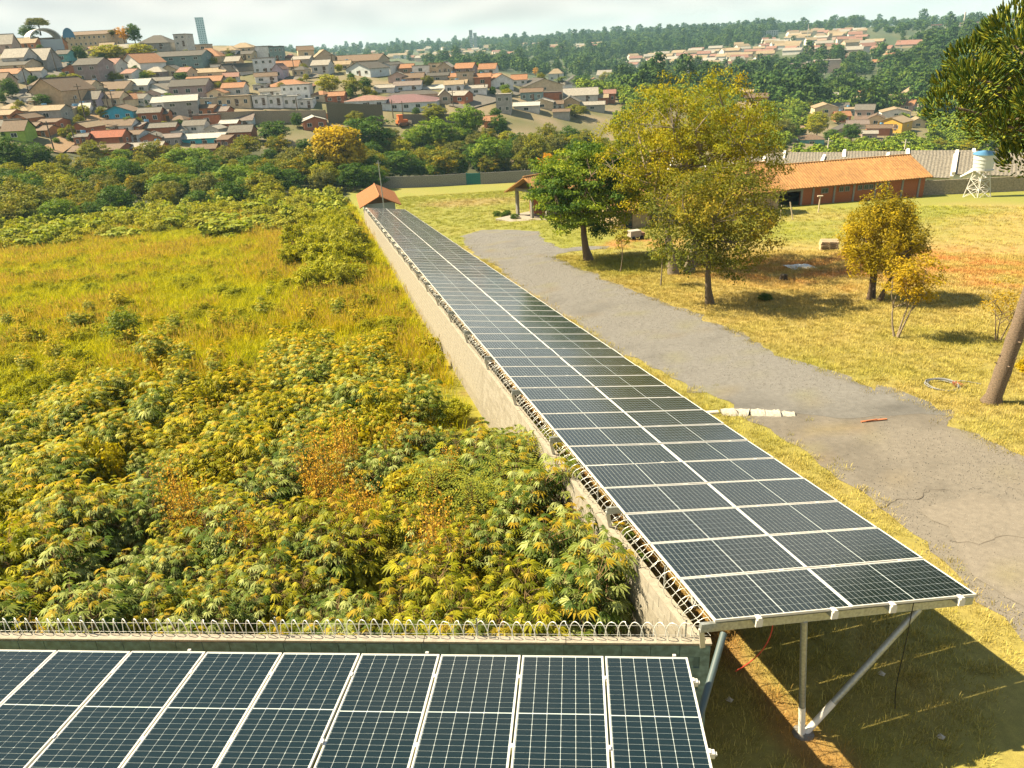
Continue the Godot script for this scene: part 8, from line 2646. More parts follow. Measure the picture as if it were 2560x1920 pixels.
func field() -> void:
	var r := RandomNumberGenerator.new()
	r.seed = 21
	var kinds := [[Color(0.055, 0.105, 0.024), Color(0.15, 0.20, 0.035), Color(0.37, 0.42, 0.17)], [Color(0.07, 0.10, 0.014), Color(0.20, 0.215, 0.016), Color(0.42, 0.385, 0.032)]]
	var made := []
	for k in 6:
		made.append(cassava("cassava_%d" % k, 1.55 + 0.12 * (k % 3), 150, kinds[k % 2]))
	var spots := []
	var n := FastNoiseLite.new()
	n.seed = 4
	n.frequency = 0.11
	var s := 0.4
	while s < 44.0:
		var t := -2.15
		while t > -34.0:
			var q := st(s + r.randf_range(-0.3, 0.3), t + r.randf_range(-0.3, 0.3))
			t -= 0.74
			if q.z > -7.9 + 0.0793 * (q.x - 2.53) - 0.72: continue
			if q.x < 0.82 * q.z - 3.0: continue
			var wide := plane_t(q.x, q.z)
			var far := plane_s(q.x, q.z)
			var edge := 20.0 + 4.5 * n.get_noise_2d(q.x, q.z) * 2.0 - wide * 0.06 + (4.0 if wide > -9.0 else 0.0)
			var keep := 1.0 - smoothstep(edge - 5.0, edge + 3.0, far) * 0.93
			if far > 10.0 + 2.5 * n.get_noise_2d(q.x, 7.0) and wide > -3.7: continue
			if n.get_noise_2d(q.x * 3.4 + 70.0, q.z * 3.4) > 0.26: keep *= 0.12
			if Vector2(q.x + 0.4, q.z + 11.3).length() < 1.1: keep = 0.55
			if r.randf() > keep: continue
			spots.append(q)
		s += 0.74
	spots.sort_custom(func(a, b): return a.distance_squared_to(EYE) < b.distance_squared_to(EYE))
	var wood := paint("cassava_stem", Color(0.20, 0.13, 0.06), 0.9)
	var leaf := leafy("cassava_leaf", 0.5, 0.9)
	var heaps := [[], [], [], [], [], []]
	var tints := [[], [], [], [], [], []]
	for i in spots.size():
		var q: Vector3 = spots[i]
		var k := r.randi() % 6
		var size := r.randf_range(0.68, 1.2) * (1.0 + 0.35 * n.get_noise_2d(q.x * 2.0, q.z * 2.0 + 33.0))
		if plane_t(q.x, q.z) > -3.4: size *= 1.22
		if i < 160:
			var t := thing("cassava_plant", "leafy cassava plant in the dense crop just behind the razor wire wall", "plant", q, r.randf() * TAU, "cassava plants nearest the front wall")
			t.scale = Vector3.ONE * size
			part(t, "stems", made[k][0], wood)
			part(t, "leaves", made[k][1], leaf)
		else:
			heaps[k].append(Transform3D(Basis(Vector3.UP, r.randf() * TAU).scaled(Vector3.ONE * size * (1.0 - 0.25 * smoothstep(20.0, 45.0, q.length()))), q))
			var y := smoothstep(15.0, 38.0, q.length()) * 0.5 + 0.35 * r.randf() + 0.35 * n.get_noise_2d(q.x * 3.0, q.z * 3.0)
			tints[k].append(Color(1.0 + 0.35 * y, 1.0 + 0.12 * y, 1.0 - 0.4 * y))
	var crop := thing("cassava_crop", "mass of yellow green cassava covering the field behind the front rows", "crop")
	crop.set_meta("kind", "stuff")
	for k in 6:
		scatter(crop, "crop_leaves", made[k][1], leaf, heaps[k], tints[k])
	# other weeds that grow through the crop
	var mix := [[], []]
	var mix_tint := [[], []]
	for i in range(20, spots.size(), 4):
		var q: Vector3 = spots[i]
		var k := r.randi() % 2
		q += Vector3(r.randf_range(-0.4, 0.4), 0, r.randf_range(-0.4, 0.4))
		var size := r.randf_range(0.3, 0.62) * (0.55 if k == 1 else 1.0)
		mix[k].append(Transform3D(Basis(Vector3.UP, r.randf() * TAU).scaled(Vector3(size, size * r.randf_range(1.0, 1.7), size)), q))
		mix_tint[k].append(Color(0.8, 0.85, 0.8).lerp(Color(1.25, 1.0, 0.7), r.randf()))
	scatter(crop, "broadleaf_weeds", proto("shrub")[0][1], leaf, mix[0], mix_tint[0])
	scatter(crop, "large_leaved_weeds", proto("castor")[0][1], leaf, mix[1], mix_tint[1])
	# tall dry weeds among the cassava
	var dry := [Color(0.48, 0.22, 0.03), Color(0.58, 0.34, 0.05), Color(0.48, 0.37, 0.06)]
	var weed := Shape.new()
	for i in 26:
		var w := r.randf() * TAU
		var a := Vector3(cos(w), 0, sin(w)) * r.randf_range(0.0, 0.2)
		var b := a * r.randf_range(1.5, 3.2) + Vector3.UP * r.randf_range(1.5, 2.3)
		weed.col = Color(0.25, 0.15, 0.06)
		weed.tube(PackedVector3Array([a, b]), PackedFloat32Array([0.006, 0.003]), 3)
		for k in 34:
			var p := a.lerp(b, r.randf_range(0.5, 1.05)) + Vector3(r.randfn(), r.randfn(), r.randfn()) * 0.05
			weed.col = blend(dry, r.randf()) * r.randf_range(0.8, 1.2)
			var d := Vector3(r.randfn(), r.randf() + 0.5, r.randfn()).normalized() * 0.045
			var e := d.cross(Vector3(r.randfn(), r.randfn(), r.randfn())).normalized() * 0.014
			weed.leaf(p, p + d * 0.5 + e, p + d, p + d * 0.5 - e, e.cross(d).normalized())
	var weed_mesh := weed.done()
	var spot := [[-4.26, -16.6], [-4.31, -15.5], [-3.66, -14.4], [-3.1, -17.4], [-4.6, -14.8], [-7.1, -13.96], [-5.6, -12.9], [-1.7, -11.7], [-3.7, -13.5], [-1.53, -15.6], [-7.7, -14.6], [-3.17, -13.2]]
	var say := ["tall rust orange dry weed in the middle of the cassava", "tawny dry weed clump left of the pinnate shrub", "pale dry weed stalks among the cassava tops", "dry weed with upright plumes before the block wall", "dry weed tuft left of the rust orange weed", "straw coloured weed clump in the left cassava", "straw weed beside the yellow flowering plant", "reddish dry branch over the dark gap in the cassava", "orange dry weed drooping in front of the tallest weed", "thin dry stalks near the block wall", "faint dry weed at the left of the straw clump", "dry plume near the razor wire and block wall"]
	for i in spot.size():
		var o := single("dry_weed", weed_mesh, leafy("dry_weed", 0.8, 0.8), say[i], "weed", on_ground(spot[i][0], spot[i][1]), "dry weeds in the cassava")
		o.rotation.y = i * 1.7
		o.scale = Vector3.ONE * (1.08 + 0.2 * sin(i * 2.0) + (0.15 if i == 0 else 0.0))
	# pinnate-leaved shrubs against the wall
	var fern := Shape.new()
	var stem := Shape.new()
	for k in 46:
		var w := k * 2.399
		var a := Vector3(cos(w), 0, sin(w)) * 0.25 * sqrt(k / 46.0) + Vector3.UP * lerpf(1.9, 1.1, k / 46.0)
		var out := Vector3(cos(w), 0, sin(w))
		stem.tube(PackedVector3Array([Vector3.ZERO, a]), PackedFloat32Array([0.012, 0.006]), 3)
		var side := Vector3(-out.z, 0, out.x)
		for i in 11:
			var u := i / 10.0
			var p := a + out * 0.62 * u + Vector3.UP * (0.22 * u - 0.34 * u * u)
			for q in [-1.0, 1.0]:
				var d: Vector3 = (side * q + out * 0.4 + Vector3.DOWN * 0.25).normalized() * 0.13 * (1.0 - 0.5 * u)
				var e := out * 0.017
				fern.col = blend([Color(0.10, 0.14, 0.03), Color(0.20, 0.23, 0.03), Color(0.30, 0.29, 0.04)], r.randf())
				fern.leaf(p, p + d * 0.5 + e, p + d, p + d * 0.5 - e, Vector3.UP)
	var fern_mesh := fern.done()
	var stem_mesh := stem.done()
	var places := [[0.35, -14.2], [-0.35, -14.9], [-1.0, -13.9], [0.6, -15.8], [-0.4, -16.6], [-1.9, -14.6]]
	var words := ["closest to the block wall", "in the middle of the group", "nearest the dark gap", "behind, beside the wall", "at the back of the group", "leftmost of the group"]
	for i in places.size():
		var t := thing("pinnate_shrub", "bright green shrub with feather-like leaves, " + words[i], "shrub", on_ground(places[i][0], places[i][1]), i * 1.1, "feather-leaved shrubs by the block wall")
		t.scale = Vector3.ONE * (1.05 + 0.12 * sin(i * 3.0))
		part(t, "stems", stem_mesh, wood)
		part(t, "leaves", fern_mesh, leaf)
	# grass and low weeds of the open field
	var grass := [tuft("field_a", 26, 0.55, 0.22, 0.016, [Color(0.20, 0.215, 0.012), Color(0.40, 0.385, 0.014), Color(0.56, 0.49, 0.025)]), tuft("field_b", 22, 0.7, 0.2, 0.014, [Color(0.30, 0.26, 0.02), Color(0.48, 0.38, 0.03)], true), proto("shrub")[0][1]]
	var at := [[], [], []]
	var hue := [[], [], []]
	for i in 34000:
		var d := lerpf(21.0, 128.0, pow(r.randf(), 0.72))
		var az := deg_to_rad(r.randf_range(-39.5, -4.0))
		var q := Vector3(d * sin(az), 0, -d * cos(az))
		var wide := plane_t(q.x, q.z)
		if wide > -2.1: continue
		var far := plane_s(q.x, q.z)
		var edge := 20.0 + 4.5 * n.get_noise_2d(q.x, q.z) * 2.0 - wide * 0.06
		if far < edge and r.randf() < 0.8: continue
		q.y = ground(q.x, q.z)
		var m := n.get_noise_2d(q.x * 0.8 + 200.0, q.z * 0.8)
		var k := 0
		if m > 0.05 and r.randf() < 0.45: k = 1
		var size := r.randf_range(0.7, 1.25) * (1.0 + d * 0.006)
		if r.randf() < 0.035 + 0.09 * smoothstep(0.0, 0.4, n.get_noise_2d(q.x * 1.3, q.z * 1.3 + 90.0)):
			k = 2
			size = r.randf_range(0.18, 0.42)
		var lean := Vector3(r.randfn() * 0.1, 1, r.randfn() * 0.1).normalized()
		at[k].append(Transform3D(Basis(Quaternion(Vector3.UP, lean)) * Basis(Vector3.UP, r.randf() * TAU).scaled(Vector3(size, size * r.randf_range(0.8, 1.1), size)), q))
		var y := r.randf_range(-0.15, 0.2) + m * 0.5
		hue[k].append(Color(1.0 + 0.25 * y, 1.0 + 0.05 * y, 1.0 - 0.3 * y) * r.randf_range(0.85, 1.15))
	var sward := thing("field_grass", "rough yellow green grass and low weeds across the open field", "grass")
	sward.set_meta("kind", "stuff")
	for k in 3:
		scatter(sward, ["grass_tufts", "seeding_grass", "low_weeds"][k], grass[k], leafy("field_grass", 0.7, 0.95), at[k], hue[k])
	# bushes
	for b in FIELDBUSH:
		tree("field_bush", b[4], on_ground(b[0], b[1], -0.1), b[2], b[3], "big-leaved castor bush at the far edge of the yellow field" if b[4] == "castor" else "rounded yellow green bush at the far edge of the yellow field", "bush", "bushes along the far field edge" if b[4] != "castor" else "castor bushes along the far field edge", r.randf() * TAU)
	for b in WALLBUSH:
		tree("wall_bush", b[4], on_ground(b[0], b[1], -0.1), b[2], b[3], "leafy shrub crowding the field side of the long block wall", "bush", "shrubs along the long wall", r.randf() * TAU)
	# short lawn grass near the camera
	var blade := tuft("lawn", 18, 0.065, 0.12, 0.007, [Color(0.17, 0.15, 0.022), Color(0.30, 0.24, 0.04), Color(0.40, 0.34, 0.07)])
	var turf := []
	var tint := []
	var poly := PackedVector2Array()
	for i in range(0, DRIVE.size(), 2): poly.append(Vector2(DRIVE[i], DRIVE[i + 1]))
	var poly2 := PackedVector2Array()
	for i in range(0, OLD_ASPHALT.size(), 2): poly2.append(Vector2(OLD_ASPHALT[i], OLD_ASPHALT[i + 1]))
	for i in 66000:
		var d := lerpf(8.0, 58.0, pow(r.randf(), 0.75)) if i < 46000 else lerpf(50.0, 150.0, r.randf())
		var az := deg_to_rad(r.randf_range(-8.0, 41.0))
		var q := Vector3(d * sin(az), 0, -d * cos(az))
		if plane_t(q.x, q.z) < -1.4 or d > 90.0 and az > 0.35: continue
		var p := Vector2(q.x + r.randfn() * 0.28, q.z + r.randfn() * 0.28)
		if Geometry2D.is_point_in_polygon(p, poly) or Geometry2D.is_point_in_polygon(p, poly2): continue
		q.y = ground(q.x, q.z)
		var size := r.randf_range(0.8, 1.4) * (1.0 + d * 0.02)
		turf.append(Transform3D(Basis(Vector3.UP, r.randf() * TAU).scaled(Vector3.ONE * size), q))
		var c := ground_colour(q.x, q.z)
		tint.append(Color(c.r / 0.25, c.g / 0.21, c.b / 0.032) * r.randf_range(0.9, 1.25))
	# loose stones on the drive and the old asphalt
	var pebble := Shape.new()
	pebble.tube(PackedVector3Array([Vector3(0, -0.3, 0), Vector3(0.05, 0.25, 0), Vector3(0.1, 0.5, 0.05)]), PackedFloat32Array([0.7, 0.6, 0.2]), 5)
	var grit := []
	var grit_tint := []
	while grit.size() < 22000:
		var d := lerpf(9.0, 75.0, pow(r.randf(), 0.8))
		var az := deg_to_rad(r.randf_range(-8.0, 41.0))
		var p := Vector2(d * sin(az), -d * cos(az))
		if not (Geometry2D.is_point_in_polygon(p, poly) or Geometry2D.is_point_in_polygon(p, poly2)): continue
		if dirt_noise.get_noise_2d(p.x * 2.4, p.y * 2.4) + 0.25 * r.randfn() < -0.05: continue
		var size := r.randf_range(0.006, 0.014) * (1.0 + d * 0.015)
		grit.append(Transform3D(Basis(Vector3.UP, r.randf() * TAU).scaled(Vector3(size, size, size)), on_ground(p.x, p.y, 0.018)))
		var g := r.randf_range(0.13, 0.36)
		grit_tint.append(Color(g, g * 0.96, g * 0.9))
	var stones := thing("loose_gravel", "loose gravel stones scattered over the drive", "gravel")
	stones.set_meta("kind", "stuff")
	var stone := paint("stone", Color.WHITE, 0.95)
	stone.vertex_color_use_as_albedo = true
	scatter(stones, "pebbles", pebble.done(), stone, grit, grit_tint)
	var lawn := thing("lawn_grass", "short dry grass blades on the sloping lawn", "grass")
	lawn.set_meta("kind", "stuff")
	scatter(lawn, "blades", blade, leafy("lawn_grass", 0.7, 0.8), turf, tint)


# ---------------------------------------------------------------- town and far hills

func box_block(called: String, label: String, category: String, at: Vector3, turn: float, w: float, d: float, h: float, wall: Material, roof: Material, nx: int, ny: int, group := "") -> void:
	var t := thing(called, label, category, at, turn, group)
	var s := Shape.new()
	s.box(Vector3(-w / 2, -8, -d / 2), Vector3(w / 2, h, d / 2))
	part(t, "wall", s.done(), wall)
	s = Shape.new()
	s.box(Vector3(-w / 2 - 0.3, h, -d / 2 - 0.3), Vector3(w / 2 + 0.3, h + 0.8, d / 2 + 0.3))
	part(t, "roof", s.done(), roof)
	var ww := w / nx * 0.5
	var hh := h / ny * 0.5
	s = Shape.new()
	s.box(Vector3(-ww / 2, -hh / 2, 0), Vector3(ww / 2, hh / 2, 0.06))
	var pane := s.done()
	for i in nx:
		for j in ny:
			part(t, "window", pane, glass_mat(), Vector3(-w / 2 + w * (i + 0.5) / nx, h * (j + 0.5) / ny, d / 2))

func pole(p: Array) -> void:
	var t := thing("utility_pole", p[4], "pole", Vector3(p[0], p[1], p[2]), atan2(-p[0], -p[2]), "utility poles")
	var concrete_pole: bool = p[4].contains("concrete") or p[4].contains("pale")
	var m := paint("pole_pale", Color(0.50, 0.47, 0.42), 0.9) if concrete_pole else paint("pole_wood", Color(0.10, 0.075, 0.055), 0.9)
	var s := Shape.new()
	s.rod(Vector3.ZERO, Vector3(0, p[3], 0), 0.17, 8, 0.11)
	part(t, "shaft", s.done(), m)
	s = Shape.new()
	s.box(Vector3(-0.9, p[3] - 0.75, -0.06), Vector3(0.9, p[3] - 0.62, 0.06))
	part(t, "crossarm", s.done(), m)

func town() -> void:
	for h in HOUSES: house(h)
	var names := {"banana": "banana_plant", "conifer": "conifer_tree", "umbrella": "umbrella_tree"}
	for t in TREES:
		var at := Vector3(t[0], t[1], t[2])
		if t[5] == "banana" or t[5] == "palm": palm(t[6], at, t[3], t[5] == "banana")
		else: tree(names.get(t[5], "broadleaf_tree"), t[5], at, t[3], t[4], t[6], "tree", "", fmod(t[0] * 7.3, TAU))
	var words := {"dark": "dark green", "olive": "olive green", "grey": "dull grey green", "round": "bright green", "goldtip": "yellow tipped", "lime": "yellow green"}
	for w in WOODS:
		var k: String = w[4]
		tree("woodland_tree", k, on_ground(w[0], w[1], -0.2), w[2], w[3], words[k] + " tree in the dense woodland belt below the town", "tree", words[k] + " trees of the woodland belt", fmod(w[0] * 5.1, TAU))
	for g in GARDEN:
		tree("garden_tree", g[4], on_ground(g[0], g[1], -0.2), g[2], g[3], "small " + words[g[4]] + " garden tree in the gaps between town houses", "tree", words[g[4]] + " garden trees of the town", fmod(g[0] * 3.7, TAU))
	for p in POLES: pole(p)
	for s in STREETS:
		strip(s[2].replace(" ", "_"), s[0], s[3], paint("town_asphalt", Color(0.17, 0.155, 0.14), 0.95, speckle_texture("grit", 0.6, 1.0), 0.5) if s[1] == "asphalt" else paint("town_dirt", Color(0.30, 0.19, 0.105), 0.95, speckle_texture("turf", 0.62, 1.0), 0.4), 0.35)
	# walls of the town
	var up := [["beige retaining wall below the row of white town houses", 553.0, 681.0, 253.0, 4.2, "beige"]]
	plain_wall("retaining_wall", "long beige retaining wall below the row of white town houses", [on_ground(-77.5, -221.0), on_ground(-49.5, -229.5)], 3.4, "beige_wall", Color(0.36, 0.29, 0.21), 8.0)
	plain_wall("olive_wall", "tall plain olive brown wall right of the white town houses", [on_ground(-49.0, -229.5), on_ground(-33.5, -231.5)], 5.4, "olive_wall", Color(0.17, 0.145, 0.095), 16.0)
	plain_wall("garden_wall", "grey fence wall below the purple roofed house", [on_ground(-28.0, -233.0), on_ground(-4.0, -233.5)], 2.6, "grey_fence", Color(0.20, 0.18, 0.15), 6.0)
	# crest landmarks
	var white := paint("hall_white", Color(0.48, 0.48, 0.475), 0.7)
	var a := Vector3(-159, 20.0, -294)
	var t := thing("arched_hall", "white arched sports hall roof on the left skyline", "hall", a, deg_to_rad(40))
	var s := Shape.new()
	for i in 12:
		var w0 := PI * i / 12.0
		var w1 := PI * (i + 1) / 12.0
		s.slab(Vector3(cos(w0) * 5, sin(w0) * 3.6, 5), Vector3(cos(w0) * 5, sin(w0) * 3.6, -5), Vector3(cos(w1) * 5, sin(w1) * 3.6, -5), Vector3(cos(w1) * 5, sin(w1) * 3.6, 5), 0.4)
	part(t, "roof", s.done(), white)
	s = Shape.new()
	s.box(Vector3(-5, -6, -5), Vector3(5, 0, 5))
	part(t, "wall", s.done(), paint("hall_grey", Color(0.36, 0.40, 0.44), 0.8))
	t = thing("blue_dome", "blue half-dome roof beside the cream school on the skyline", "dome", Vector3(-150.2, 20.3, -295), deg_to_rad(27))
	s = Shape.new()
	for i in 14:
		var w0 := PI * i / 14.0
		var w1 := PI * (i + 1) / 14.0
		s.slab(Vector3(cos(w0) * 1.9, sin(w0) * 3.1, 2), Vector3(cos(w0) * 1.9, sin(w0) * 3.1, -2), Vector3(cos(w1) * 1.9, sin(w1) * 3.1, -2), Vector3(cos(w1) * 1.9, sin(w1) * 3.1, 2), 0.3)
		s.tri(Vector3(cos(w0) * 1.9, sin(w0) * 3.1, 1.8), Vector3(cos(w1) * 1.9, sin(w1) * 3.1, 1.8), Vector3(0, 0, 1.8))
	part(t, "shell", s.done(), paint("dome_blue", Color(0.07, 0.20, 0.36), 0.6))
	var tall := paint("far_tower", Color(0.34, 0.37, 0.40), 0.6)
	box_block("tower_block", "tall pale blue tower block far behind the town crest", "tower", Vector3(-628.7, 50, -1793), atan2(629, 1793), 17, 14, 50, tall, tall, 4, 12)
	for k in 2:
		box_block("tower_block", ["taller", "shorter"][k] + " grey tower of the hazy pair on the central skyline", "tower", Vector3(-43 + k * 7.5, 17, -1499), 0.05, 6, 6, [26.0, 21.0][k], tall, tall, 3, 9)
	box_block("office_block", "low wide grey block on the right central skyline", "building", Vector3(347.6, 8, -1043), atan2(-347, 1043), 22, 12, 7, tall, tall, 8, 4)
	for k in 7:
		var q := Vector3(464, 5.6, -863.2).lerp(Vector3(509.3, 6.2, -837.3), k / 4.0) if k < 5 else Vector3(521.6 + (k - 5) * 10.5, 7.0, -830.0 + (k - 5) * 6.0)
		var az := atan2(q.x, -q.z)
		box_block("apartment_block", ["leftmost", "second from the left", "third from the left", "fourth from the left", "fifth from the left", "second from the right", "rightmost"][k] + " white apartment block with pink roof on the right skyline", "apartment block", q, -az, 9.6, 9, 6.2, paint("far_white", Color(0.42, 0.40, 0.37), 0.8), paint("far_pink", Color(0.28, 0.13, 0.11), 0.8), 3, 3, "apartment blocks on the right skyline")
	for c in [[446.0, -781.7, "tall white chimney among the right apartment blocks", 17.0], [467.7, -768.9, "white chimney beside the umbrella shaped araucaria", 14.0], [320.4, -841.0, "thin pale mast on the right hilltop", 17.0]]:
		var q := on_ground(c[0], c[1])
		s = Shape.new()
		s.rod(Vector3(0, -3, 0), Vector3(0, c[3], 0), 0.9 if c[0] > 400 else 0.4, 10, 0.7 if c[0] > 400 else 0.25)
		single("chimney", s.done(), paint("far_white", Color(0.42, 0.40, 0.37), 0.8), c[2], "chimney", q)
	# lattice mast in the valley
	t = thing("lattice_mast", "thin lattice mast rising from the valley highway", "mast", on_ground(128.0, -540.0))
	for k in 3:
		s = Shape.new()
		var w := TAU * k / 3.0
		s.rod(Vector3(cos(w) * 1.2, 0, sin(w) * 1.2), Vector3(0, 16, 0), 0.22, 5)
		part(t, "leg", s.done(), tall)
	for k in 8:
		s = Shape.new()
		var u := k / 8.0
		for j in 3:
			var w := TAU * j / 3.0
			var w2 := TAU * (j + 1) / 3.0
			s.rod(Vector3(cos(w) * 1.2, 0, sin(w) * 1.2).lerp(Vector3(0, 16, 0), u), Vector3(cos(w2) * 1.2, 0, sin(w2) * 1.2).lerp(Vector3(0, 16, 0), u + 0.1), 0.14, 4)
		part(t, "brace", s.done(), tall)
	# bulldozer and container by the olive wall
	t = thing("bulldozer", "orange bulldozer working in front of the grey fence wall", "bulldozer", SITE.bulldozer + Vector3(0, 0.1, 1.0), 0.5)
	var orange := paint("machine_orange", Color(0.55, 0.13, 0.03), 0.6)
	s = Shape.new(); s.box(Vector3(-1.9, 0.7, -0.8), Vector3(1.3, 1.6, 0.8)); part(t, "body", s.done(), orange)
	s = Shape.new(); s.box(Vector3(-1.5, 1.6, -0.7), Vector3(-0.2, 2.9, 0.7)); s.box(Vector3(-1.65, 2.9, -0.85), Vector3(-0.05, 3.02, 0.85)); part(t, "cab", s.done(), orange)
	s = Shape.new(); s.box(Vector3(2.1, 0.1, -1.5), Vector3(2.3, 1.3, 1.5)); s.box(Vector3(1.0, 0.5, -1.0), Vector3(2.1, 0.7, -0.85)); s.box(Vector3(1.0, 0.5, 0.85), Vector3(2.1, 0.7, 1.0)); part(t, "blade", s.done(), paint("machine_dark", Color(0.08, 0.07, 0.06), 0.7))
	for z in [-1.05, 1.05]:
		s = Shape.new(); s.rod(Vector3(-1.4, 0.45, z - 0.25), Vector3(-1.4, 0.45, z + 0.25), 0.45, 12); s.rod(Vector3(1.1, 0.45, z - 0.25), Vector3(1.1, 0.45, z + 0.25), 0.45, 12); s.box(Vector3(-1.4, 0.02, z - 0.24), Vector3(1.1, 0.88, z + 0.24)); part(t, "track", s.done(), paint("machine_track", Color(0.16, 0.07, 0.04), 0.9))
	t = thing("site_container", "small white site container beside the olive wall", "container", SITE.container + Vector3(0, 0, 1))
	s = Shape.new(); s.box(Vector3(-1.5, 0, -1.1), Vector3(1.5, 1.7, 1.1)); part(t, "body", s.done(), white)
	s = Shape.new(); s.box(Vector3(0.4, 0.1, 1.1), Vector3(1.1, 1.5, 1.14)); part(t, "door", s.done(), paint("far_grey", Color(0.4, 0.4, 0.4), 0.8))
	# parked car on the town street
	t = thing("parked_car", "small teal car parked at the top of the town street", "car", on_ground(-136.9, -267.5, 0.36), deg_to_rad(70))
	s = Shape.new(); s.box(Vector3(-2.0, 0.35, -0.8), Vector3(2.0, 0.95, 0.8)); s.slab(Vector3(-1.3, 0.95, 0.75), Vector3(1.3, 0.95, 0.75), Vector3(0.9, 1.5, 0.0), Vector3(-0.9, 1.5, 0.0), 0.1); part(t, "body", s.done(), paint("car_teal", Color(0.05, 0.16, 0.20), 0.3))
	s = Shape.new(); s.box(Vector3(-1.15, 0.95, -0.7), Vector3(1.05, 1.48, 0.7)); part(t, "cabin", s.done(), glass_mat())
	for x in [-1.25, 1.25]:
		for z in [-0.8, 0.8]:
			s = Shape.new(); s.rod(Vector3(x, 0.33, z - 0.1), Vector3(x, 0.33, z + 0.1), 0.33, 12); part(t, "wheel", s.done(), paint("rubber", Color(0.02, 0.02, 0.02), 0.9))
	terraces()
	far_hills()

func terraces() -> void:
	var rows := [
		[[58.0, -112.5], 8.6, false, "leftmost"], ]
	var r := RandomNumberGenerator.new()
	r.seed = 2
	var back := ["first from the left", "second from the left", "third from the left", "fourth from the left", "last at the right"]
	for k in 5:
		var q := on_ground(33.0 + k * 9.3 * 0.927, -131.0 + k * 9.3 * 0.375)
		terrace_unit("terrace_house", q + Vector3(0, -0.2, 0), deg_to_rad(-22.0), 9.4, 10.0, 2.4, 2.1, false, "pale roofed terrace house of the back row, " + back[k])
	var front := ["first from the left, behind the warehouse roof", "second from the left, behind the warehouse roof", "third, at the warehouse roof end", "fourth, left of the water tank", "fifth, behind the water tank", "sixth, right of the water tank", "seventh, at the right edge"]
	for k in 7:
		var q := on_ground(34.5 + k * 8.55 * 0.866, -117.0 + k * 8.55 * 0.5)
		terrace_unit("terrace_house", q + Vector3(0, -0.75, 0), deg_to_rad(-30.0), 8.6, 10.0, 2.5, 2.0, k > 2, "pale roofed terrace house of the front row, " + front[k])

# whether a tree at q would stand on a town house or right in front of it
func hides(q: Vector3, room: float) -> bool:
	var d := Vector2(q.x, q.z).length()
	if d > 760.0: return false
	for h in HOUSES:
		var b := Vector2(h[0], h[2])
		var e := b.length() - d
		if e > -9.0 and e < 34.0 and absf((b / b.length()).cross(Vector2(q.x, q.z))) < h[4] * 0.5 + 2.5 * room: return true
	return false

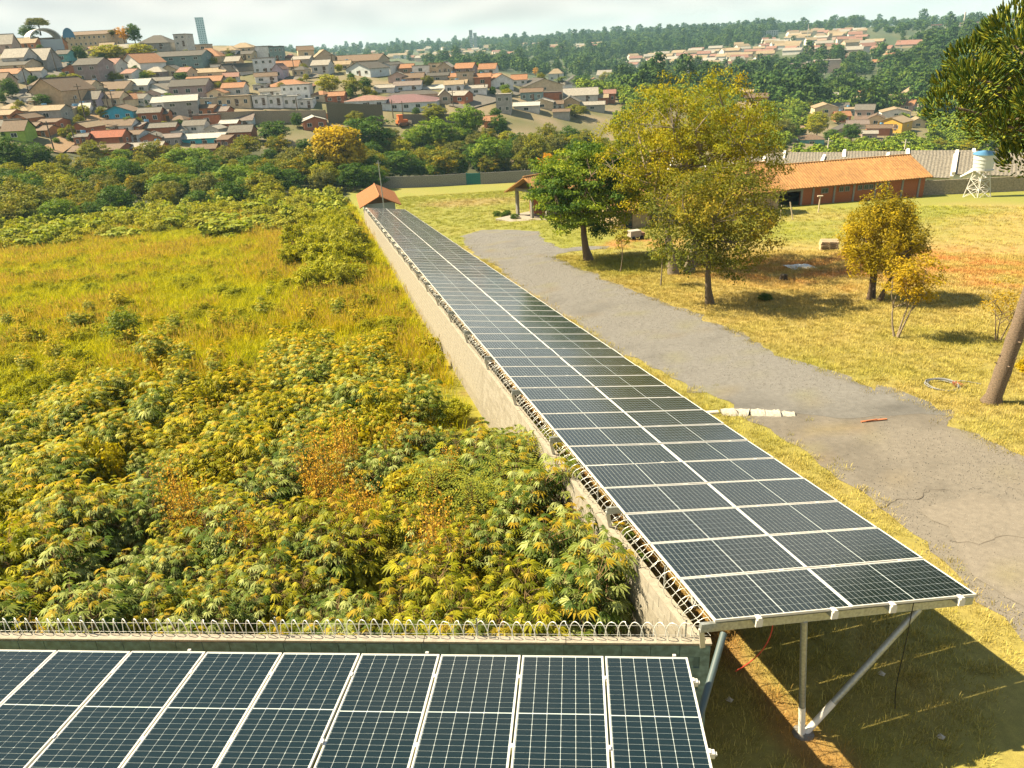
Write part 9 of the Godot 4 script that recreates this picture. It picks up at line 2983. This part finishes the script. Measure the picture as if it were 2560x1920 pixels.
func far_hills() -> void:
	var zone := ["tiny hazy house in the distant town below the central skyline", "tiny house in the pale settlement across the right valley", "tiny pale building on the dark central ridge", "tiny house on the right hilltop below the skyline", "tiny hazy house on the crest line behind the town"]
	var wk := ["cream", "white", "pink", "palegrey", "beige"]
	var rk := ["pinkroof", "tan", "tan", "lgrey"]
	var box := Shape.new()
	box.box(Vector3(-0.5, -1.0, -0.5), Vector3(0.5, 1, 0.5))
	box.tri(Vector3(0.5, 1, 0.5), Vector3(0.5, 1, -0.5), Vector3(0.5, 1.4, 0))
	box.tri(Vector3(-0.5, 1, -0.5), Vector3(-0.5, 1, 0.5), Vector3(-0.5, 1.4, 0))
	var body := box.done()
	var cap := Shape.new()
	cap.slab(Vector3(-0.54, 0.98, 0.56), Vector3(0.54, 0.98, 0.56), Vector3(0.54, 1.43, 0), Vector3(-0.54, 1.43, 0), 0.03)
	cap.slab(Vector3(0.54, 0.98, -0.56), Vector3(-0.54, 0.98, -0.56), Vector3(-0.54, 1.43, 0), Vector3(0.54, 1.43, 0), 0.03)
	var roof := cap.done()
	var pane := Shape.new()
	for x in [-0.27, 0.22]: pane.box(Vector3(x - 0.09, 0.4, 0.5), Vector3(x + 0.09, 0.75, 0.51))
	for h in FAR_HOUSES:
		var t := thing("distant_house", zone[h[10]], "house", Vector3(h[0], h[1], h[2]), deg_to_rad(h[9]), zone[h[10]].replace("tiny", "tiny houses:"))
		t.scale = Vector3(h[3], h[5], h[4])
		part(t, "wall", body, wall_mat(wk[h[7]]))
		part(t, "roof", roof, roof_mat(rk[h[8]]))
	# the far woods: too many to count
	var r := RandomNumberGenerator.new()
	r.seed = 12
	var n := FastNoiseLite.new()
	n.seed = 6
	n.frequency = 0.006
	var at := [[], []]
	var tint := [[], []]
	var tries := 0
	while tries < 26000:
		tries += 1
		var az := r.randf_range(-40.0, 42.0)
		var d := 330.0 * pow(6.5, pow(r.randf(), 0.8))
		if az < -5.0 and d < 430.0: continue
		if az < 22.0 and d < 350.0: continue
		if az >= 22.0 and d < 400.0 and r.randf() < 0.5: continue
		var q := on_ground(d * sin(deg_to_rad(az)), -d * cos(deg_to_rad(az)), -0.8)
		var clear := n.get_noise_2d(q.x, q.z)
		var density := 0.62 + 1.2 * clear
		if az > 27.0 and d > 430.0 and d < 860.0: density = 1.0
		elif az > 19.0 and d > 600.0: density *= 0.6
		if az > 24.0 and d > 790.0: density = 0.12
		if az > 0.0 and az < 19.0 and d > 900.0 and d < 1400.0: density = 0.95
		if az < 6.0 and d > 600.0 and d < 1600.0: density *= 0.42
		if az > 10.0 and az < 26.0 and d > 470.0 and d < 600.0: density *= 0.5
		if d < 760.0 and az > 8.0 and az < 26.0 and d > 620.0: density *= 0.55
		if az < -9.0 and d < 1100.0 or az < 8.0 and d < 640.0: continue
		if az < -5.0 and d < 1000.0: density *= 0.1
		var open := 1.0
		for h in FAR_HOUSES:
			var dx: float = h[0] - q.x
			var dz: float = h[2] - q.z
			if dx * dx + dz * dz < 1400.0:
				open = 0.6
				density *= 0.6
		if hides(q, 1.0): continue
		if r.randf() > density: continue
		var k := 1 if r.randf() < 0.22 * open else 0
		var size := open * r.randf_range(0.75, 1.5) * (1.0 + smoothstep(700.0, 1500.0, d) * 0.3)
		at[k].append(Transform3D(Basis(Vector3.UP, r.randf() * TAU).scaled(Vector3(size, size * r.randf_range(0.8, 1.25), size)), q))
		var y := r.randf_range(-0.2, 0.45) + 0.4 * n.get_noise_2d(q.x * 4.0 + 900.0, q.z * 4.0)
		tint[k].append(Color(1.0 + 0.7 * y, 1.0 + 0.35 * y, 1.0 - 0.2 * y))
	var wood := thing("distant_woods", "hazy dark woods covering the far valley and hills", "woods")
	wood.set_meta("kind", "stuff")
	scatter(wood, "broadleaf_mass", proto("far")[0][1], leafy("far_foliage", 0.8, 0.5), at[0], tint[0])
	scatter(wood, "tall_mass", proto("far_tall")[0][1], leafy("far_foliage", 0.8, 0.5), at[1], tint[1])
	# low scrub on the nearer valley slopes at the right
	var scrub := []
	var hue := []
	for i in 5200:
		var az := r.randf_range(6.0, 41.0)
		var d := r.randf_range(142.0, 420.0)
		if az < 21.0 and d < 225.0: continue
		var q := on_ground(d * sin(deg_to_rad(az)), -d * cos(deg_to_rad(az)), -0.4)
		if n.get_noise_2d(q.x * 3.0, q.z * 3.0) < -0.12 or hides(q, 1.0): continue
		var size := r.randf_range(0.22, 0.55) * (1.0 + smoothstep(200.0, 420.0, d) * 0.6)
		scrub.append(Transform3D(Basis(Vector3.UP, r.randf() * TAU).scaled(Vector3(size, size, size)), q))
		var y := r.randf_range(0.2, 1.2)
		hue.append(Color(1.6 + 1.6 * y, 1.4 + 0.9 * y, 0.9 + 0.2 * y))
	var low := thing("valley_scrub", "yellow green scrub on the valley slope behind the terrace houses", "scrub")
	low.set_meta("kind", "stuff")
	scatter(low, "scrub_mass", proto("far")[0][1], leafy("far_foliage", 0.8, 0.5), scrub, hue)


# ---------------------------------------------------------------- light and air

func make_sky() -> PanoramaSkyMaterial:
	var w := 768
	var h := 384
	var a := FastNoiseLite.new()
	a.seed = 31; a.frequency = 0.55; a.fractal_octaves = 5; a.fractal_gain = 0.55
	var b := FastNoiseLite.new()
	b.seed = 14; b.frequency = 1.3; b.fractal_octaves = 4
	var im := Image.create(w, h, false, Image.FORMAT_RGBF)
	for y in h:
		var el := (0.5 - (y + 0.5) / h) * PI
		for x in w:
			var az := (x + 0.5) / w * TAU
			var c := Color(0.30, 0.32, 0.24)
			if el > -0.02:
				var up := maxf(sin(el), 0.0)
				var k := 1.0 / (up + 0.16)
				var p := Vector2(cos(az), sin(az)) * cos(el) * k
				var n := a.get_noise_2d(p.x, p.y * 1.0)
				var m := b.get_noise_2d(p.x + 40.0, p.y * 1.0)
				var cover := lerpf(smoothstep(-0.12, 0.32, n + 0.25 * m), 1.0, exp(-up * 5.0))
				var blue := Color(0.13, 0.24, 0.36).lerp(Color(0.34, 0.42, 0.46), exp(-up * 5.0))
				var lit := clampf(0.62 + 0.55 * m - 0.35 * n, 0.0, 1.0)
				var cloud := Color(0.41, 0.395, 0.385).lerp(Color(0.95, 0.87, 0.78), lit)
				c = blue.lerp(cloud, cover)
				c = c.lerp(Color(0.86, 0.77, 0.68), exp(-up * 40.0) * 0.35)
			im.set_pixel(x, y, c)
	var m := PanoramaSkyMaterial.new()
	m.panorama = ImageTexture.create_from_image(im)
	return m

func _ready() -> void:
	# camera
	var cam := Camera3D.new()
	cam.name = "camera"
	add_child(cam)
	cam.transform = Transform3D(Basis(CAMERA_X, CAMERA_Y, CAMERA_Z), EYE)
	cam.fov = 54.24
	cam.near = 0.1
	cam.far = 12000.0
	cam.current = true
	# sky, air, exposure
	var env := Environment.new()
	env.background_mode = Environment.BG_SKY
	env.sky = Sky.new()
	env.sky.sky_material = make_sky()
	env.background_energy_multiplier = 0.41
	env.tonemap_mode = Environment.TONE_MAPPER_LINEAR
	env.tonemap_exposure = 3.35
	env.fog_enabled = true
	env.fog_density = 0.00016
	env.fog_light_color = Color(0.66, 0.85, 0.94)
	env.sdfgi_enabled = true
	env.ssao_enabled = true
	env.ssil_enabled = true
	var we := WorldEnvironment.new()
	we.name = "environment"
	we.environment = env
	add_child(we)
	# sun: high at the left, a little ahead
	var sun := DirectionalLight3D.new()
	sun.name = "sun"
	add_child(sun)
	sun.look_at_from_position(Vector3.ZERO, Vector3(0.857, -1.0, 0.243), Vector3.UP)
	sun.light_energy = 1.6
	sun.light_color = Color(1.0, 0.92, 0.76)
	sun.light_angular_distance = 0.5
	sun.shadow_enabled = true

	lumps.seed = 8; lumps.frequency = 0.042; lumps.fractal_octaves = 3
	print("ground")
	lay_ground()
	drape("gravel_drive", DRIVE, 0.014, 0.8, paint("gravel", Color(0.20, 0.197, 0.195), 0.95, speckle_texture("gravel", 0.62, 1.0, 512), 0.31, 0.4), 0.35, 0.3)
	drape("old_asphalt", OLD_ASPHALT, 0.009, 0.7, paint("old_asphalt", Color(0.215, 0.195, 0.17), 0.95, speckle_texture("gravel", 0.62, 1.0, 512), 0.37, 0.5), 0.25, 0.3)
	drape("asphalt_patch", PATCH, 0.02, 0.7, paint("asphalt_patch", Color(0.24, 0.215, 0.185), 0.95, speckle_texture("gravel", 0.62, 1.0, 512), 0.43, 0.3), 0.10, 0.1)
	print("canopy")
	make_module()
	long_canopy()
	front_canopy()
	long_wall()
	front_wall()
	print("site")
	warehouse()
	pavilion()
	stucco_house()
	guard_house()
	water_tower()
	plain_wall("back_wall", "long grey concrete wall at the bottom of the green lawn", [on_ground(SITE.backL.x, SITE.backL.z), on_ground(SITE.gateL.x, SITE.gateL.z)], 2.4, "back_wall", Color(0.26, 0.255, 0.245), 3.0)
	plain_wall("teal_gate_panel", "teal painted gate in the grey back wall", [on_ground(SITE.gateL.x, SITE.gateL.z), on_ground(SITE.gateR.x, SITE.gateR.z)], 2.4, "teal_gate", Color(0.02, 0.17, 0.17), 9.0)
	plain_wall("back_wall", "grey concrete wall right of the teal gate", [on_ground(SITE.gateR.x, SITE.gateR.z), on_ground(SITE.backR.x, SITE.backR.z)], 2.4, "back_wall", Color(0.26, 0.255, 0.245), 3.0)
	plain_wall("boundary_wall", "weathered beige boundary wall behind the water tower", [on_ground(50.5, -91.5), on_ground(66.0, -89.0), on_ground(82.0, -84.0)], 1.75, "boundary_wall", Color(0.38, 0.33, 0.25), 4.0)
	lawn_trees()
	lawn_props()
	asphalt_wear()
	print("field")
	field()
	print("town")
	town()
	print("done")
